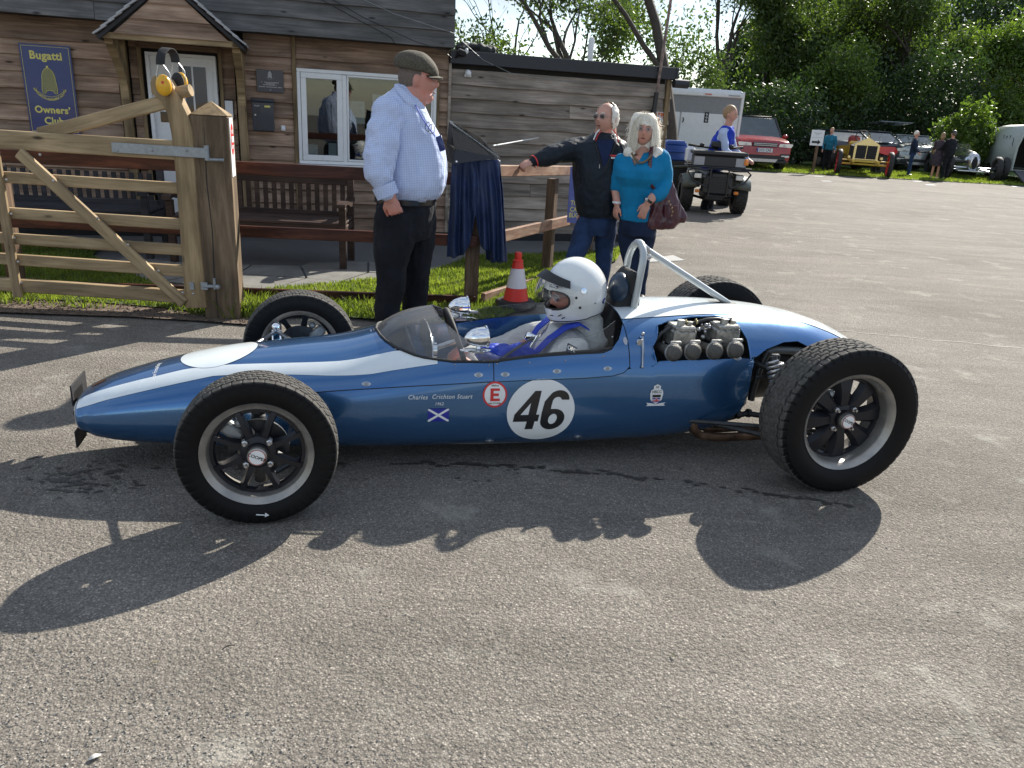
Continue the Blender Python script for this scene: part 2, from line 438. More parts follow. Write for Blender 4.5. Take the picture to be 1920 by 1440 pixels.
M_['paving'] = plain('path_paving', (.15, .145, .13), .8, var=.25, scale=5, bmp=.4)
M_['paving_dark'] = plain('concrete_path', (.10, .10, .10), .85, var=.15, scale=5, bmp=.3)
M_['oil'] = plain('damp_stain', (.06, .054, .048), .6, var=.3, spec=.4)
M_['concrete'] = plain('concrete_cover', (.30, .30, .29), .8, var=.1, bmp=.2)

def sheet(name, pts, z, mat, k='structure', sub=0):
    me = bpy.data.meshes.new(name)
    bm = bmesh.new(); vs = [bm.verts.new((p[0], p[1], z)) for p in pts]; bm.faces.new(vs)
    bmesh.ops.recalc_face_normals(bm, faces=bm.faces)
    if bm.faces[:][0].normal.z < 0: bmesh.ops.reverse_faces(bm, faces=bm.faces)
    bm.to_mesh(me); bm.free()
    return kind(link(name, me, mat), k)
ground = sheet('asphalt_ground', [(-300, -60), (300, -60), (300, 500), (-300, 500)], 0, M_['asphalt'])

# far grass beyond the paddock tarmac
gl_, gr_ = G(1395, 320), G(1920, 349)
dgl = (gr_-gl_).normalized()
far_edge = [gl_-dgl*14, gl_, gl_.lerp(gr_, .5)+Vector((0, -.1, 0)), gr_, gr_+dgl*40]
sheet('far_grass', [(p.x, p.y) for p in far_edge]+[(120, 140), (-60, 140)], .02, M_['far_grass'])

def inside(p, poly):
    x, y = p; c = False; j = len(poly)-1
    for i in range(len(poly)):
        xi, yi = poly[i][:2]; xj, yj = poly[j][:2]
        if (yi > y) != (yj > y) and x < (xj-xi)*(y-yi)/(yj-yi)+xi: c = not c
        j = i
    return c
def blades(name, poly, dens, h, wd=.006, z=0.01, clump=0.0, seed=3, lean=.6, mat='grass'):
    rg = random.Random(seed)
    xs = [p[0] for p in poly]; ys = [p[1] for p in poly]
    x0, x1, y0, y1 = min(xs), max(xs), min(ys), max(ys)
    n = int((x1-x0)*(y1-y0)*dens); v = []; f = []
    for i in range(n):
        x = rg.uniform(x0, x1); y = rg.uniform(y0, y1)
        if not inside((x, y), poly): continue
        q = mnoise.noise(Vector((x*2.2, y*2.2, 1)))
        if clump and q+rg.random()*.5 < clump-.3: continue
        hh = h*rg.uniform(.45, 1.2)*(1+.6*q); a = rg.uniform(0, 6.283); l = rg.uniform(.1, lean)*hh; a2 = rg.uniform(0, 6.283)
        wx, wy = math.cos(a)*wd*rg.uniform(.6, 1.3), math.sin(a)*wd
        k = len(v)
        v += [(x-wx, y-wy, z), (x+wx, y+wy, z), (x+math.cos(a2)*l*.45+wx*.7, y+math.sin(a2)*l*.45+wy*.7, z+hh*.6),
              (x+math.cos(a2)*l*.45-wx*.7, y+math.sin(a2)*l*.45-wy*.7, z+hh*.6), (x+math.cos(a2)*l, y+math.sin(a2)*l, z+hh)]
        f += [(k, k+1, k+2, k+3), (k+3, k+2, k+4)]
    me = bpy.data.meshes.new(name); me.from_pydata(v, [], f)
    return kind(link(name, me, M_[mat]), 'stuff')

px2 = lambda L_: [tuple(G(*p).xy) for p in L_]
# paved yard between fence and clubhouse (its own slabs laid as pieces)
yard = px2([(-260, 560), (40, 560), (440, 575), (890, 585), (1100, 500), (1190, 452), (1245, 440), (480, 420), (-260, 400)])
path = sheet('yard_path', yard, .006, M_['paving_dark'])
# crazy paving: irregular flagstones set proud of the joints
def flagstones(parent, x0, x1, y0, y1, keep, cell=.42, z=.010, th=.012):
    rg = random.Random(11); nx = int((x1-x0)/cell); ny = int((y1-y0)/cell)
    J = {}
    for i in range(nx+1):
        for j in range(ny+1):
            J[i, j] = (x0+i*cell+rg.uniform(-.13, .13), y0+j*cell+rg.uniform(-.12, .12))
    for i in range(nx):
        for j in range(ny):
            q = [J[i, j], J[i+1, j], J[i+1, j+1], J[i, j+1]]
            cx = sum(a[0] for a in q)/4; cy = sum(a[1] for a in q)/4
            if not keep(cx, cy): continue
            q = [(cx+(a-cx)*.955, cy+(b-cy)*.955) for a, b in q]
            mb = MB(); mb.poly([(a-cx, b-cy) for a, b in q], th)
            mb.build('flagstone', M_['paving'], parent, loc=(cx, cy, z+rg.uniform(-.003, .003)))
lawn_b = px2([(455, 565), (520, 545), (640, 534), (790, 520), (840, 502), (880, 485), (1000, 481), (1100, 477), (1168, 470), (1155, 492), (1100, 515), (1000, 578), (940, 600), (880, 606), (760, 612), (700, 604), (600, 596), (470, 602), (445, 590)])
lawn_a = px2([(-260, 455), (150, 455), (195, 468), (172, 484), (235, 515), (300, 540), (352, 556), (390, 572), (410, 596), (330, 585), (160, 570), (-260, 560)])
sheet('lawn_patch', lawn_b, .024, M_['turf'])
sheet('lawn_patch', lawn_a, .024, M_['turf'])
verge = px2([(-260, 552), (100, 558), (300, 570), (400, 590), (450, 596), (520, 606), (460, 612), (380, 606), (250, 598), (130, 594), (-260, 580)])
sheet('soil_verge', verge, .016, M_['dirt'])
flagstones(path, -4.4, 1.2, 5.95, 8.5, lambda x, y: (not inside((x, y), lawn_a)) and (not inside((x, y), lawn_b)) and inside((x, y), yard) and y < 7.55+.25*x)
blades('lawn_grass', lawn_b, 6500, .034, .0045, .024, seed=1)
blades('lawn_grass', lawn_a, 5500, .032, .0045, .024, seed=2)
tall = px2([(455, 560), (640, 552), (880, 578), (875, 600), (760, 606), (640, 598), (470, 600), (445, 590)])
blades('verge_grass', tall, 2000, .065, .005, .02, clump=.25, seed=5, lean=.9)
tall2 = px2([(-100, 565), (120, 568), (300, 574), (395, 585), (400, 598), (330, 592), (120, 580), (-100, 572)])
blades('verge_grass', tall2, 1900, .07, .005, .016, clump=.5, seed=6, lean=1.2)
tall3 = px2([(430, 585), (500, 580), (500, 598), (440, 604), (415, 602)])
blades('verge_grass', tall3, 3000, .16, .0055, .012, seed=8, lean=.8)
fa = [(p.x, p.y) for p in far_edge[:4]]
blades('far_grass_blades', [(6, 26.2)]+fa[1:]+[(26, 33), (6, 33)], 260, .07, .02, .02, seed=9)
# soil crumbs and chippings on the verge
def chips(name, poly, n, r0, r1, mat, seed, z=.0):
    rg = random.Random(seed); mb = MB(); k = 0
    xs = [p[0] for p in poly]; ys = [p[1] for p in poly]
    while k < n:
        x, y = rg.uniform(min(xs), max(xs)), rg.uniform(min(ys), max(ys))
        if not inside((x, y), poly): continue
        k += 1; r = rg.uniform(r0, r1)
        a = [Vector((rg.uniform(-1, 1), rg.uniform(-1, 1), rg.uniform(-.4, .6))).normalized()*r for _ in range(5)]
        o = Vector((x, y, z+r*.3))
        mb.add([o+q for q in a], [(0, 1, 2), (0, 2, 3), (0, 3, 4), (0, 4, 1), (1, 3, 2), (1, 4, 3)])
    return kind(mb.build(name, mat), 'stuff')
chips('soil_crumbs', verge, 1800, .004, .012, M_['dirt'], 3, .016)
M_['grit'] = plain('grit', (.24, .23, .21), .8, var=.4, scale=40)
near_poly = [(-1.4, 1.25), (1.5, 1.4), (2.6, 3.0), (-2.2, 2.6)]
chips('loose_grit', near_poly, 2600, .0015, .0042, M_['grit'], 4)
chips('loose_grit', px2([(-60, 1150), (500, 1350), (1000, 1500), (-60, 1500)]), 900, .002, .005, M_['grit'], 5)

# oil drips left along the tarmac
def stain():
    rg = random.Random(5); mb = MB()
    pth = [(-30, 900), (170, 885), (250, 880), (340, 878), (640, 868), (740, 870), (870, 872), (960, 876), (1100, 887), (1200, 897), (1330, 912), (1440, 928), (1530, 938), (1620, 952)]
    pts = [G(*p) for p in pth]; 
    def blob(c, rx, ry, a):
        n = 18; vs = [(c.x, c.y, .004)]
        for k in range(n):
            t = 2*math.pi*k/n; q = rg.uniform(.35, 1.3)
            x, y = math.cos(t)*rx*q, math.sin(t)*ry*q
            vs.append((c.x+x*math.cos(a)-y*math.sin(a), c.y+x*math.sin(a)+y*math.cos(a), .004+rg.random()*1e-5))
        mb.add(vs, [(0, 1+k, 1+(k+1) % n) for k in range(n)])
    for i in range(len(pts)-1):
        d = pts[i+1]-pts[i]; a = math.atan2(d.y, d.x); Ln = d.length; s_ = 0
        dens = .03 if i >= 5 else .10
        while s_ < Ln:
            if rg.random() < (.85 if i >= 5 else .5):
                blob(pts[i]+d*(s_/Ln)+Vector((rg.gauss(0, .008), rg.gauss(0, .012), 0)), rg.uniform(.014, .04), rg.uniform(.007, .014), a)
            s_ += dens*rg.uniform(.6, 1.4)
    for i in range(90):
        p = G(rg.gauss(150, 45), rg.gauss(900, 15)); blob(p, rg.uniform(.004, .028), rg.uniform(.003, .012), rg.uniform(-.8, .8))
    for i in range(20):
        p = G(rg.gauss(900, 250), rg.gauss(890, 20)); blob(p, .01, .006, 0)
    return kind(mb.build('oil_drips', M_['oil']), 'stuff')
stain()
mb = MB(); rg0 = random.Random(2); jp = [G(1560+12*i, 619+1.18*i*1.0+rg0.uniform(-1.2, 1.2)) for i in range(32)]
mb.add([p+Vector((0, s_*.004*rg0.uniform(.3, 1.3), .004)) for p in jp for s_ in (-1, 1)], [(2*i, 2*i+1, 2*i+3, 2*i+2) for i in range(31)]); kind(mb.build('tarmac_joint', M_['oil']), 'structure')
# concrete cover in the tarmac behind the couple and painted marks by the grass
mb = MB(); c0 = [G(1195, 489), G(1262, 479), G(1284, 489), G(1215, 492)]
ct = sum((p.xy for p in c0), Vector((0, 0)))/4
mb.poly([(p.x-ct.x, p.y-ct.y) for p in c0], .006)
tag(mb.build('drain_cover', M_['concrete'], loc=(ct.x, ct.y, 0)), 'pale concrete drain cover let into the tarmac behind the roll hoop', 'drain cover')
for k, (x, y, ww) in enumerate([(1534, 331, .35), (1549, 340, .32), (1720, 340, .35), (1745, 347, .35), (1905, 350, .35)]):
    p = G(x, y); mb = MB(); mb.box((0, 0, .004), (ww, .14, .006))
    tag(mb.build('painted_mark', M_['white'], loc=(p.x, p.y, 0), rot=(0, 0, .3)), ['short white painted dash nearest the arrow signpost', 'white dash just in front of the dash by the arrow signpost', 'white dash before the grass beside the bearded man', 'white dash in front of the dash by the bearded man', 'white dash beside the trailer at the end of the row'][k], 'road marking', 'painted dashes along the grass edge')
# dropped leaf and twigs on the near tarmac
M_['leaf_dry'] = plain('dry_leaf', (.62, .60, .55), .6)
M_['twig'] = plain('twig', (.35, .30, .16), .8)
def bit(px, py, ln, wd, ang, mat, name, label, cat):
    p = G(px, py); mb = MB()
    vs = []; n = 9
    for i in range(n):
        t = i/(n-1)-.5; ww = wd*math.cos(t*math.pi)**.7 if abs(t) < .499 else wd*.05
        zz = .004+.006*math.sin((t+.5)*math.pi)
        vs += [(t*ln, -ww, zz), (t*ln, 0, zz+.003), (t*ln, ww, zz-.001)]
    fs = []
    for i in range(n-1):
        for k in (0, 1): fs.append((i*3+k, i*3+k+1, (i+1)*3+k+1, (i+1)*3+k))
    mb.add(vs, fs)
    return tag(mb.build(name, mat, loc=(p.x, p.y, 0), rot=(0, 0, ang), smooth=40), label, cat)
bit(178, 1423, .028, .007, R(40), M_['leaf_dry'], 'fallen_leaf', 'small pale dry leaf lying alone on the nearest tarmac', 'leaf')
bit(288, 1247, .026, .0016, R(45), M_['twig'], 'straw', 'short yellow straw lying on the near tarmac', 'straw')
bit(428, 1217, .036, .001, R(40), M_['black_matt'], 'twig', 'thin dark twig on the tarmac below the front wheel shadow', 'twig')
bit(1262, 1232, .018, .0035, R(-50), M_['twig'], 'wood_chip', 'little brown wood chip on the open tarmac below the rear wheel', 'wood chip')
# ------------------------------------------------------------------ clubhouse
WP0 = G(480, 445); _w1 = G(1050, 452); WTH = math.atan2(_w1.y-WP0.y, _w1.x-WP0.x)
house = thing('clubhouse', 'long low timber clad clubhouse with brown and grey boards behind the fence', 'building', (WP0.x, WP0.y, 0), WTH)
def WPT(px, py, off=0.0):
    """pixel -> (u along the wall, z) on the plane 'off' metres behind the wall face"""
    ux = Vector((math.cos(WTH), math.sin(WTH), 0)); uy = Vector((-math.sin(WTH), math.cos(WTH), 0))
    d = ray(px, py); c = Vector((0, 0, CAM_H)); t = (off-(c-WP0).dot(uy))/d.dot(uy); p = c+d*t
    return (p-WP0).dot(ux), p.z
rb = random.Random(21)
def board(u0, u1, z0, h, mat, name='board', face=0.0, parent=None, wavy=.006, thick=.034):
    """one lap board: thin at the top, thick and uneven along its lower edge"""
    n = max(2, int((u1-u0)/.16)); mb = MB(); vs = []; ph = rb.uniform(0, 50)
    for i in range(n+1):
        x = (u1-u0)*(i/n-.5); wv = wavy*mnoise.noise(Vector((x*1.6+ph, ph, 0)))*2.2
        wv2 = wv + rb.uniform(-.0012, .0012)
        vs += [(x, -.006, h+.012), (x, -thick, wv2+.004), (x, -thick+.003, wv2), (x, 0, wv2), (x, 0, h+.012)]
    fs = []
    for i in range(n):
        for k in range(5):
            k2 = (k+1) % 5; fs.append((i*5+k, i*5+k2, i*5+5+k2, i*5+5+k))
    fs += [(4, 3, 2, 1, 0), tuple(n*5+k for k in range(5))]
    mb.add(vs, fs)
    return mb.build(name, mat, parent or house, loc=((u0+u1)/2, face+rb.uniform(-.003, 0), z0))
# carcass behind the boards
mb = MB()
X0, X1, XS = -5.2, 4.72, 2.08
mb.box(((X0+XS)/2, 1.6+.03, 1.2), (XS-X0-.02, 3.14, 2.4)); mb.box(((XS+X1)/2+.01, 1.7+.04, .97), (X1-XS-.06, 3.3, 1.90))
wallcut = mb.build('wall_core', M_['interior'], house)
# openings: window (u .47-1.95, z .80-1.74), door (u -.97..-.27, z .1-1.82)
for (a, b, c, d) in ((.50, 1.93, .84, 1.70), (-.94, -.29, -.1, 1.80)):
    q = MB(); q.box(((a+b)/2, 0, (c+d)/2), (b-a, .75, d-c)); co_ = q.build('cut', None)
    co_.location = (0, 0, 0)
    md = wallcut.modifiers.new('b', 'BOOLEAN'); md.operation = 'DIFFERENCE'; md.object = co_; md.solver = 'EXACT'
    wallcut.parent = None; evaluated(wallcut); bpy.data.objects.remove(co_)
wallcut.parent = house
mb = MB(); mb.box(((X0+X1)/2, -.012, .045), (X1-X0, .06, .09), ch=.004); mb.build('plinth', M_['black_matt'], house)
BH = .1455
def segs(z0, z1):
    s_ = [(-5.2, -3.55), (-3.55, -1.20), (-1.08, -1.0), (-.24, -.12), (-.02, .44)]
    if z1 < .80 or z0 > 1.72: s_ += [(.485, 2.075)]
    elif z0 < .80: s_ += [(.485, 2.075)]
    else: s_ += [(1.975, 2.075)]
    return s_
z = .09; k = 0
while z < 2.03:
    for a, b in segs(z+.03, z+BH-.03):
        if a == -3.55:
            cut_ = rb.uniform(-2.6, -1.6) if k % 3 == 1 else None
            if cut_: board(a, cut_-.002, z, BH, M_['siding']); board(cut_+.002, b, z, BH, M_['siding']); continue
        board(a, b, z, min(BH, 2.06-z), M_['siding'])
    if 1.70 < z < 2.0: board(-.98, -.26, max(z, 1.84), min(BH, 2.05-max(z, 1.84)), M_['siding'])
    z += BH; k += 1
z = .09
while z < 1.83:
    cut_ = rb.uniform(2.9, 4.0) if rb.random() < .35 else None
    if cut_: board(2.10, cut_-.002, z, BH, M_['siding_grey'], wavy=.009); board(cut_+.002, 4.655, z, BH, M_['siding_grey'], wavy=.009)
    else: board(2.10, 4.655, z, BH, M_['siding_grey'], wavy=.009)
    z += BH
# trims
def trim(u, w_, z0, z1, mat='pale_wood_z', y=-.03, d=.05, name='trim_post'):
    q = MB(); q.box((0, 0, (z1-z0)/2), (w_, d, z1-z0), ch=.003); return q.build(name, M_[mat], house, loc=(u, y, z0))
trim(.462, .04, .09, 2.04); trim(1.962, .03, .80, 1.78, y=-.035); trim(4.69, .055, .05, 1.90)
trim(2.088, .03, .09, 1.9, 'siding_grey')
trim(-.99, .035, .09, 1.86); trim(-.25, .035, .09, 1.86)
q = MB(); q.box((0, 0, 0), (.80, .05, .05), ch=.003); q.build('door_head', M_['siding'], house, loc=(-.62, -.03, 1.855))
# upper grey fascia boards hanging forward of the wall, soffit under them
zb = 2.035
for i in range(4):
    cuts = [-5.2, -1.30, 2.085] if i < 2 else [-5.2, 2.085]
    for a, b in zip(cuts[:-1], cuts[1:]):
        board(a+.002, b-.002, zb+i*.155, .155, M_['fascia_grey'], 'fascia_board', face=-.25, wavy=.004, thick=.03)
mb = MB(); mb.box((-1.56, -.12, 2.045), (7.28, .24, .02)); mb.build('soffit', M_['dark_wood'], house)
mb = MB(); mb.box((-1.56, 1.45, 2.70), (7.3, 3.5, .06)); mb.box((2.06, 1.45, 2.36), (.04, 3.38, .66)); mb.box((-1.56, -.225, 2.35), (7.24, .03, .62))
mb.build('roof', M_['felt'], house)
# black edge of the lower roof with its deck
mb = MB(); mb.box((3.42, -.05, 1.965), (2.68, .05, .135), ch=.006); mb.box((4.76, 1.6, 1.965), (.05, 3.35, .135), ch=.006)
mb.build('roof_edge', M_['roof_black'], house)
mb = MB(); mb.box((3.42, 1.65, 2.0), (2.62, 3.33, .05)); mb.build('lower_roof', M_['felt'], house)
mb = MB(); mb.tube([(4.72, -.10, 1.86), (4.90, -.10, 1.86)], .05, 10); mb.build('gutter_end', M_['roof_black'], house, smooth=40)
# right end wall boards
for i in range(12):
    b_ = board(-.02, 3.3, .09+i*BH, BH, M_['siding_grey'], 'board'); b_.rotation_euler = (0, 0, R(90)); b_.location = (4.725, 1.65, .09+i*BH)
# window
win = MB()
U0, U1, Z0, Z1 = .50, 1.93, .83, 1.70
fr = MB()
def frame(mbx, u0, u1, z0, z1, w_, y, d):
    mbx.box(((u0+u1)/2, y, z0+w_/2), (u1-u0, d, w_), ch=.004); mbx.box(((u0+u1)/2, y, z1-w_/2), (u1-u0, d, w_), ch=.004)
    mbx.box((u0+w_/2, y, (z0+z1)/2), (w_, d-.001, z1-z0-2*w_), ch=.004); mbx.box((u1-w_/2, y, (z0+z1)/2), (w_, d-.001, z1-z0-2*w_), ch=.004)
frame(fr, .485, 1.945, .80, 1.745, .035, -.03, .06)
fr.box((.965, -.03, 1.27), (.045, .058, .87), ch=.004)
wf = fr.build('window_frame', M_['white_pvc'], house)
sa = MB(); frame(sa, .523, .942, .838, 1.708, .055, -.045, .045); sa.build('casement', M_['white_pvc'], wf)
sb = MB(); frame(sb, .990, 1.908, .838, 1.708, .02, -.04, .03); sb.build('fixed_sash', M_['white_pvc'], wf)
mb = MB(); mb.box((1.215, -.065, .785), (1.50, .11, .022), ch=.004); mb.build('window_sill', M_['white_pvc'], wf)
for (a, b) in ((.575, .89), (1.008, 1.89)):
    mb = MB(); mb.box(((a+b)/2, -.03, 1.273), (b-a, .004, .78 if a < .9 else .84)); mb.build('window_pane', M_['glass'], wf)
# notices behind the glass
def notice(u, z_, w_, h_, mat, name, label, lines=0, tilt=0, y=-.022):
    t_ = thing(name, label, 'notice', house.matrix_basis @ Vector((u, y, z_)) if False else (0, 0, 0))
    M0 = Matrix.Translation(WP0) @ Matrix.Rotation(WTH, 4, 'Z')
    t_.matrix_world = M0 @ Matrix.Translation((u, y, z_)) @ Matrix.Rotation(tilt, 4, 'Y')
    q = MB(); q.box((0, 0, 0), (w_, .002, h_)); q.build('sheet', mat, t_)
    q = MB()
    for i in range(lines):
        ln = w_*.75*rb.uniform(.6, 1); q.box((0, -.0018, h_*.38-i*h_*.76/max(1, lines-1)), (ln, .0008, h_*.018))
    if lines: q.build('print', M_['print_grey'], t_)
    return t_
notice(.63, .935, .10, .125, M_['paper'], 'notice_sheet', 'small notice with a red crest in the lower corner of the narrow window', 6)
notice(.835, .945, .085, .15, M_['paper'], 'notice_sheet', 'plain pale sheet beside the crest notice in the narrow window', 0)
nt_map = notice(1.10, 1.345, .155, .225, M_['paper'], 'map_sheet', 'white map sheet stuck inside the wide window pane', 0)
q = MB(); q.tube([(-.03, -.003, -.07), (-.05, -.003, 0), (.0, -.003, .06), (.03, -.003, .02), (.0, -.003, -.05), (.04, -.003, -.08)], .0016, 5)
q.tube([(-.06, -.003, .05), (.0, -.003, .085), (.05, -.003, .07)], .001, 5); q.build('print', M_['print_grey'], nt_map)
notice(1.36, 1.33, .20, .42, M_['paper'], 'timetable_sheet', 'tall white timetable sheet inside the window behind the man in the cap', 14)
# door
dr = MB(); dr.box((-.615, .02, .95), (.66, .04, 1.68), ch=.004); door = dr.build('door', M_['white_pvc'], house)
q = MB()
for (a, b, c, d) in ((-.94, -.29, 1.77, 1.80), (-.94, -.905, .1, 1.77), (-.325, -.29, .1, 1.77)): q.box(((a+b)/2, -.015, (c+d)/2), (b-a, .05, d-c), ch=.003)
q.build('door_frame', M_['white_pvc'], house)
M_['dark_glass'] = plain('dark_glass', (.012, .014, .018), .08, coat=.5)
q = MB(); q.box((-.52, -.003, 1.33), (.25, .006, .72)); q.build('glazed_panel', M_['dark_glass'], door)
q = MB(); q.box((-.52, -.009, 1.33), (.016, .008, .72)); q.box((-.605, -.009, 1.33), (.014, .008, .72)); q.build('glazing_bar', M_['white_pvc'], door)
q = MB(); q.box((-.80, -.004, 1.20), (.10, .006, .10)); q.build('door_notice', M_['dark_glass'], door)
q = MB(); q.tube([(-.88, -.01, .95), (-.88, -.05, .95), (-.80, -.05, .95)], .009, 8); q.build('door_handle', M_['steel'], door)
# porch: gable, slates, posts, brackets
PY = -.70
def porch_post(u):
    q = MB(); q.box((0, 0, .98), (.085, .085, 1.80), ch=.006); return q.build('porch_post', M_['pale_wood_z'], house, loc=(u, -.055, .0))
porch_post(-1.14); porch_post(-.06)
for u in (-1.14, -.06):     # curved braces
    q = MB(); n = 8; pts = []
    for i in range(n+1):
        t = i/n; pts.append((-.10-.52*t**1.6, 1.34+.48*t**.75))
    up = pts; lo = [(y+.005+.0, z_-.0) for y, z_ in pts]
    outl = [(y, z_) for y, z_ in pts]+[(y+.11*(1-.3*i/n), z_+.045*(i/n)+.02) for i, (y, z_) in enumerate(pts)][::-1]
    outl = [(-.095, 1.34)]+[(y, z_) for y, z_ in pts[1:]]+[(-.62, 1.865), (-.40, 1.865), (-.22, 1.72), (-.095, 1.60)]
    q.poly(outl, .07, M=Matrix(((0, 0, 1, -.035), (1, 0, 0, 0), (0, 1, 0, 0), (0, 0, 0, 1)))); q.build('porch_bracket', M_['gate_wood'], house, loc=(u, 0, 0))
q = MB(); q.box((-.60, PY+.04, 1.885), (1.14, .08, .055), ch=.004); q.build('porch_beam', M_['gate_wood'], house)
for u in (-1.14, -.06):
    q = MB(); q.box((u, PY/2, 1.885), (.07, -PY, .05), ch=.004); q.build('porch_beam', M_['gate_wood'], house)
APEX, EAVE, HW = 2.34, 1.86, .575
for i in range(6):          # gable boards
    z0 = 1.905+i*.135; 
    hw = (APEX-z0-.0)/(APEX-EAVE)*HW*.93
    if hw < .06: break
    hw2 = max(.0, (APEX-z0-.14)/(APEX-EAVE)*HW*.93)
    q = MB(); q.add([(-hw, -.03, 0), (hw, -.03, 0), (hw2, -.012, .14), (-hw2, -.012, .14), (-hw, 0, 0), (hw, 0, 0), (hw2, 0, .14), (-hw2, 0, .14)],
                    [(0, 1, 2, 3), (5, 4, 7, 6), (0, 3, 7, 4), (1, 5, 6, 2), (0, 4, 5, 1), (3, 2, 6, 7)])
    q.build('gable_board', M_['siding'], house, loc=(-.60, PY+.01, z0))
sl = (APEX-EAVE)/HW; ang = math.atan(sl)
for s_ in (-1, 1):
    ln = HW/math.cos(ang)+.06
    q = MB(); q.box((0, 0, 0), (ln, -PY+.04, .03)); 
    q.build('porch_roof', M_['dark_wood'], house, loc=(-.60+s_*(HW/2+.01), PY/2-.02, (APEX+EAVE)/2+.015), rot=(0, s_*ang, 0))
    nrow = 9
    for r_ in range(nrow):
        d = (r_+.5)*ln/nrow
        x = -.60+s_*(HW+.04-(d)*math.cos(ang)); zz = EAVE-.02+d*math.sin(ang)
        for c_ in range(4):
            q = MB(); q.box((0, 0, 0), (ln/nrow*1.55, .187, .016), ch=.003)
            q.build('roof_slate', M_['slate'], house, loc=(x, PY-.07+.0935+c_*.190, zz+.056+rb.uniform(-.002, .002)), rot=(rb.uniform(-.01, .01), s_*(ang-.11), rb.uniform(-.01, .01)))
# small fixtures on the wall
q = MB(); q.sph((0, 0, 0), (.035, .05, .04), 12, 8); q.box((0, .01, -.02), (.075, .04, .04), ch=.01)
pt = WPT(876, 138); q.build('vent_cowl', M_['white'], house, smooth=50, loc=(pt[0], -.045, pt[1]))
q = MB(); q.box((0, 0, 0), (.045, .03, .055), ch=.006); q.box((0, -.016, -.004), (.026, .006, .03), ch=.003)
pt = WPT(531, 240); q.build('wall_switch', M_['white'], house, loc=(pt[0], -.045, pt[1]))
def on_wall(px, py, y=-.035):
    u, z_ = WPT(px, py); return (Matrix.Translation(WP0) @ Matrix.Rotation(WTH, 4, 'Z') @ Matrix.Translation((u, y, z_)))
def wall_thing(name, label, cat, px, py, y=-.035):
    t_ = thing(name, label, cat); t_.matrix_world = on_wall(px, py, y); return t_
XZ = Matrix.Rotation(R(90), 4, 'X')       # text plane (x,y) -> (x,z), facing -y
def T(x, y, z_): return Matrix.Translation((x, y, z_)) @ XZ
# club sign
u0, z1_ = -2.02, 1.795; SW, SH = .435, .80
sg = thing('club_sign', 'tall blue club sign with yellow lettering and radiator emblem on brown boards', 'sign')
sg.matrix_world = Matrix.Translation(WP0) @ Matrix.Rotation(WTH, 4, 'Z') @ Matrix.Translation((-1.803, -.05, 1.395))
q = MB(); q.box((0, 0, 0), (SW, .012, SH), ch=.002); q.build('panel', M_['sign_blue'], sg)
q = MB(); e = .002
for (a, b, c, d) in ((0, SH/2-.018, SW-.034, .003), (0, -SH/2+.018, SW-.034, .003), (-SW/2+.018, 0, .003, SH-.034), (SW/2-.018, 0, .003, SH-.034)):
    q.box((a, -.0075, b), (c, e, d))
q.build('border', M_['sign_yellow'], sg)
text('Bugatti', 'lettering', .098, M_['sign_yellow'], T(.0, -.0085, .30), sg, bold=.034, sx=.95, spacing=1.06)
text("Owners\u2019", 'lettering', .088, M_['sign_yellow'], T(.0, -.0085, -.185), sg, bold=.034, sx=.95, spacing=1.06)
text('Club', 'lettering', .088, M_['sign_yellow'], T(.0, -.0085, -.285), sg, bold=.034, sx=.95, spacing=1.06)
def emblem(parent, M, mat_line, mat_fill, s_=1.0, word=True):
    outl = []
    for i in range(25):
        t = math.pi*(i/24); outl.append((math.cos(t)*.062, .03+math.sin(t)*.115))
    outl += [(-.072, -.06), (-.068, -.10), (-.045, -.10), (-.03, -.078), (0, -.07), (.03, -.078), (.045, -.10), (.068, -.10), (.072, -.06)]
    outl = [(x*s_, y*s_) for x, y in outl]
    q = MB(); q.poly(outl, .001, M=M @ Matrix.Translation((0, 0, .0085))); q.build('emblem', mat_fill, parent)
    q = MB(); q.tube([(x, y, .010) for x, y in outl]+[(outl[0][0], outl[0][1], .010)], .003*s_, 5, M=M)
    q.box(tuple(M @ Vector((0, .158*s_, .0095))), (.02*s_, .002, .018*s_)); q.build('emblem_outline', mat_line, parent)
    q = MB()
    for i in range(-6, 7):
        x = i*.009; y1 = .03+.112*math.sqrt(max(0, 1-(x/.062)**2)); y0 = -.07 if abs(x) < .035 else -.09
        q.box(tuple(M @ Vector((x*s_, (y0+y1)/2*s_, .0099))), (.0012*s_, .0008, (y1-y0)*s_))
    for i in range(20):
        y = -.07+i*.0105; hw = .064 if y < .03 else .062*math.sqrt(max(0, 1-((y-.03)/.115)**2))
        q.box(tuple(M @ Vector((0, y*s_, .0102))), (2*hw*s_, .0008, .0012*s_))
    q.build('emblem_mesh', mat_line if word else mat_fill, parent)
    q = MB()
    a = [(x*s_, (-.075-.06*(1-(x/.125)**2))*s_, .0095) for x in np.linspace(-.125, .125, 13)]
    b = [(x, y-.034*s_, z_) for x, y, z_ in a]
    q.tube(a, .0022*s_, 5, M=M); q.tube(b, .0022*s_, 5, M=M)
    for s2 in (-1, 1): q.tube([(s2*.125*s_, -.075*s_, .0095), (s2*.142*s_, -.055*s_, .0095), (s2*.118*s_, -.052*s_, .0095), (s2*.128*s_, -.07*s_, .0095), (s2*.125*s_, -.109*s_, .0095)], .002*s_, 5, M=M)
    q.build('ribbon', mat_line, parent)
M_['sign_olive'] = plain('sign_olive', (.12, .14, .10), .5)
emblem(sg, XZ @ Matrix.Translation((0, .06, 0)), M_['sign_yellow'], M_['sign_olive'], .92)
vs, fs = text_mesh("BUGATTI OWNERS' CLUB", .027, .03, 0, 'CENTER', 0, 1.05)
vs2 = []
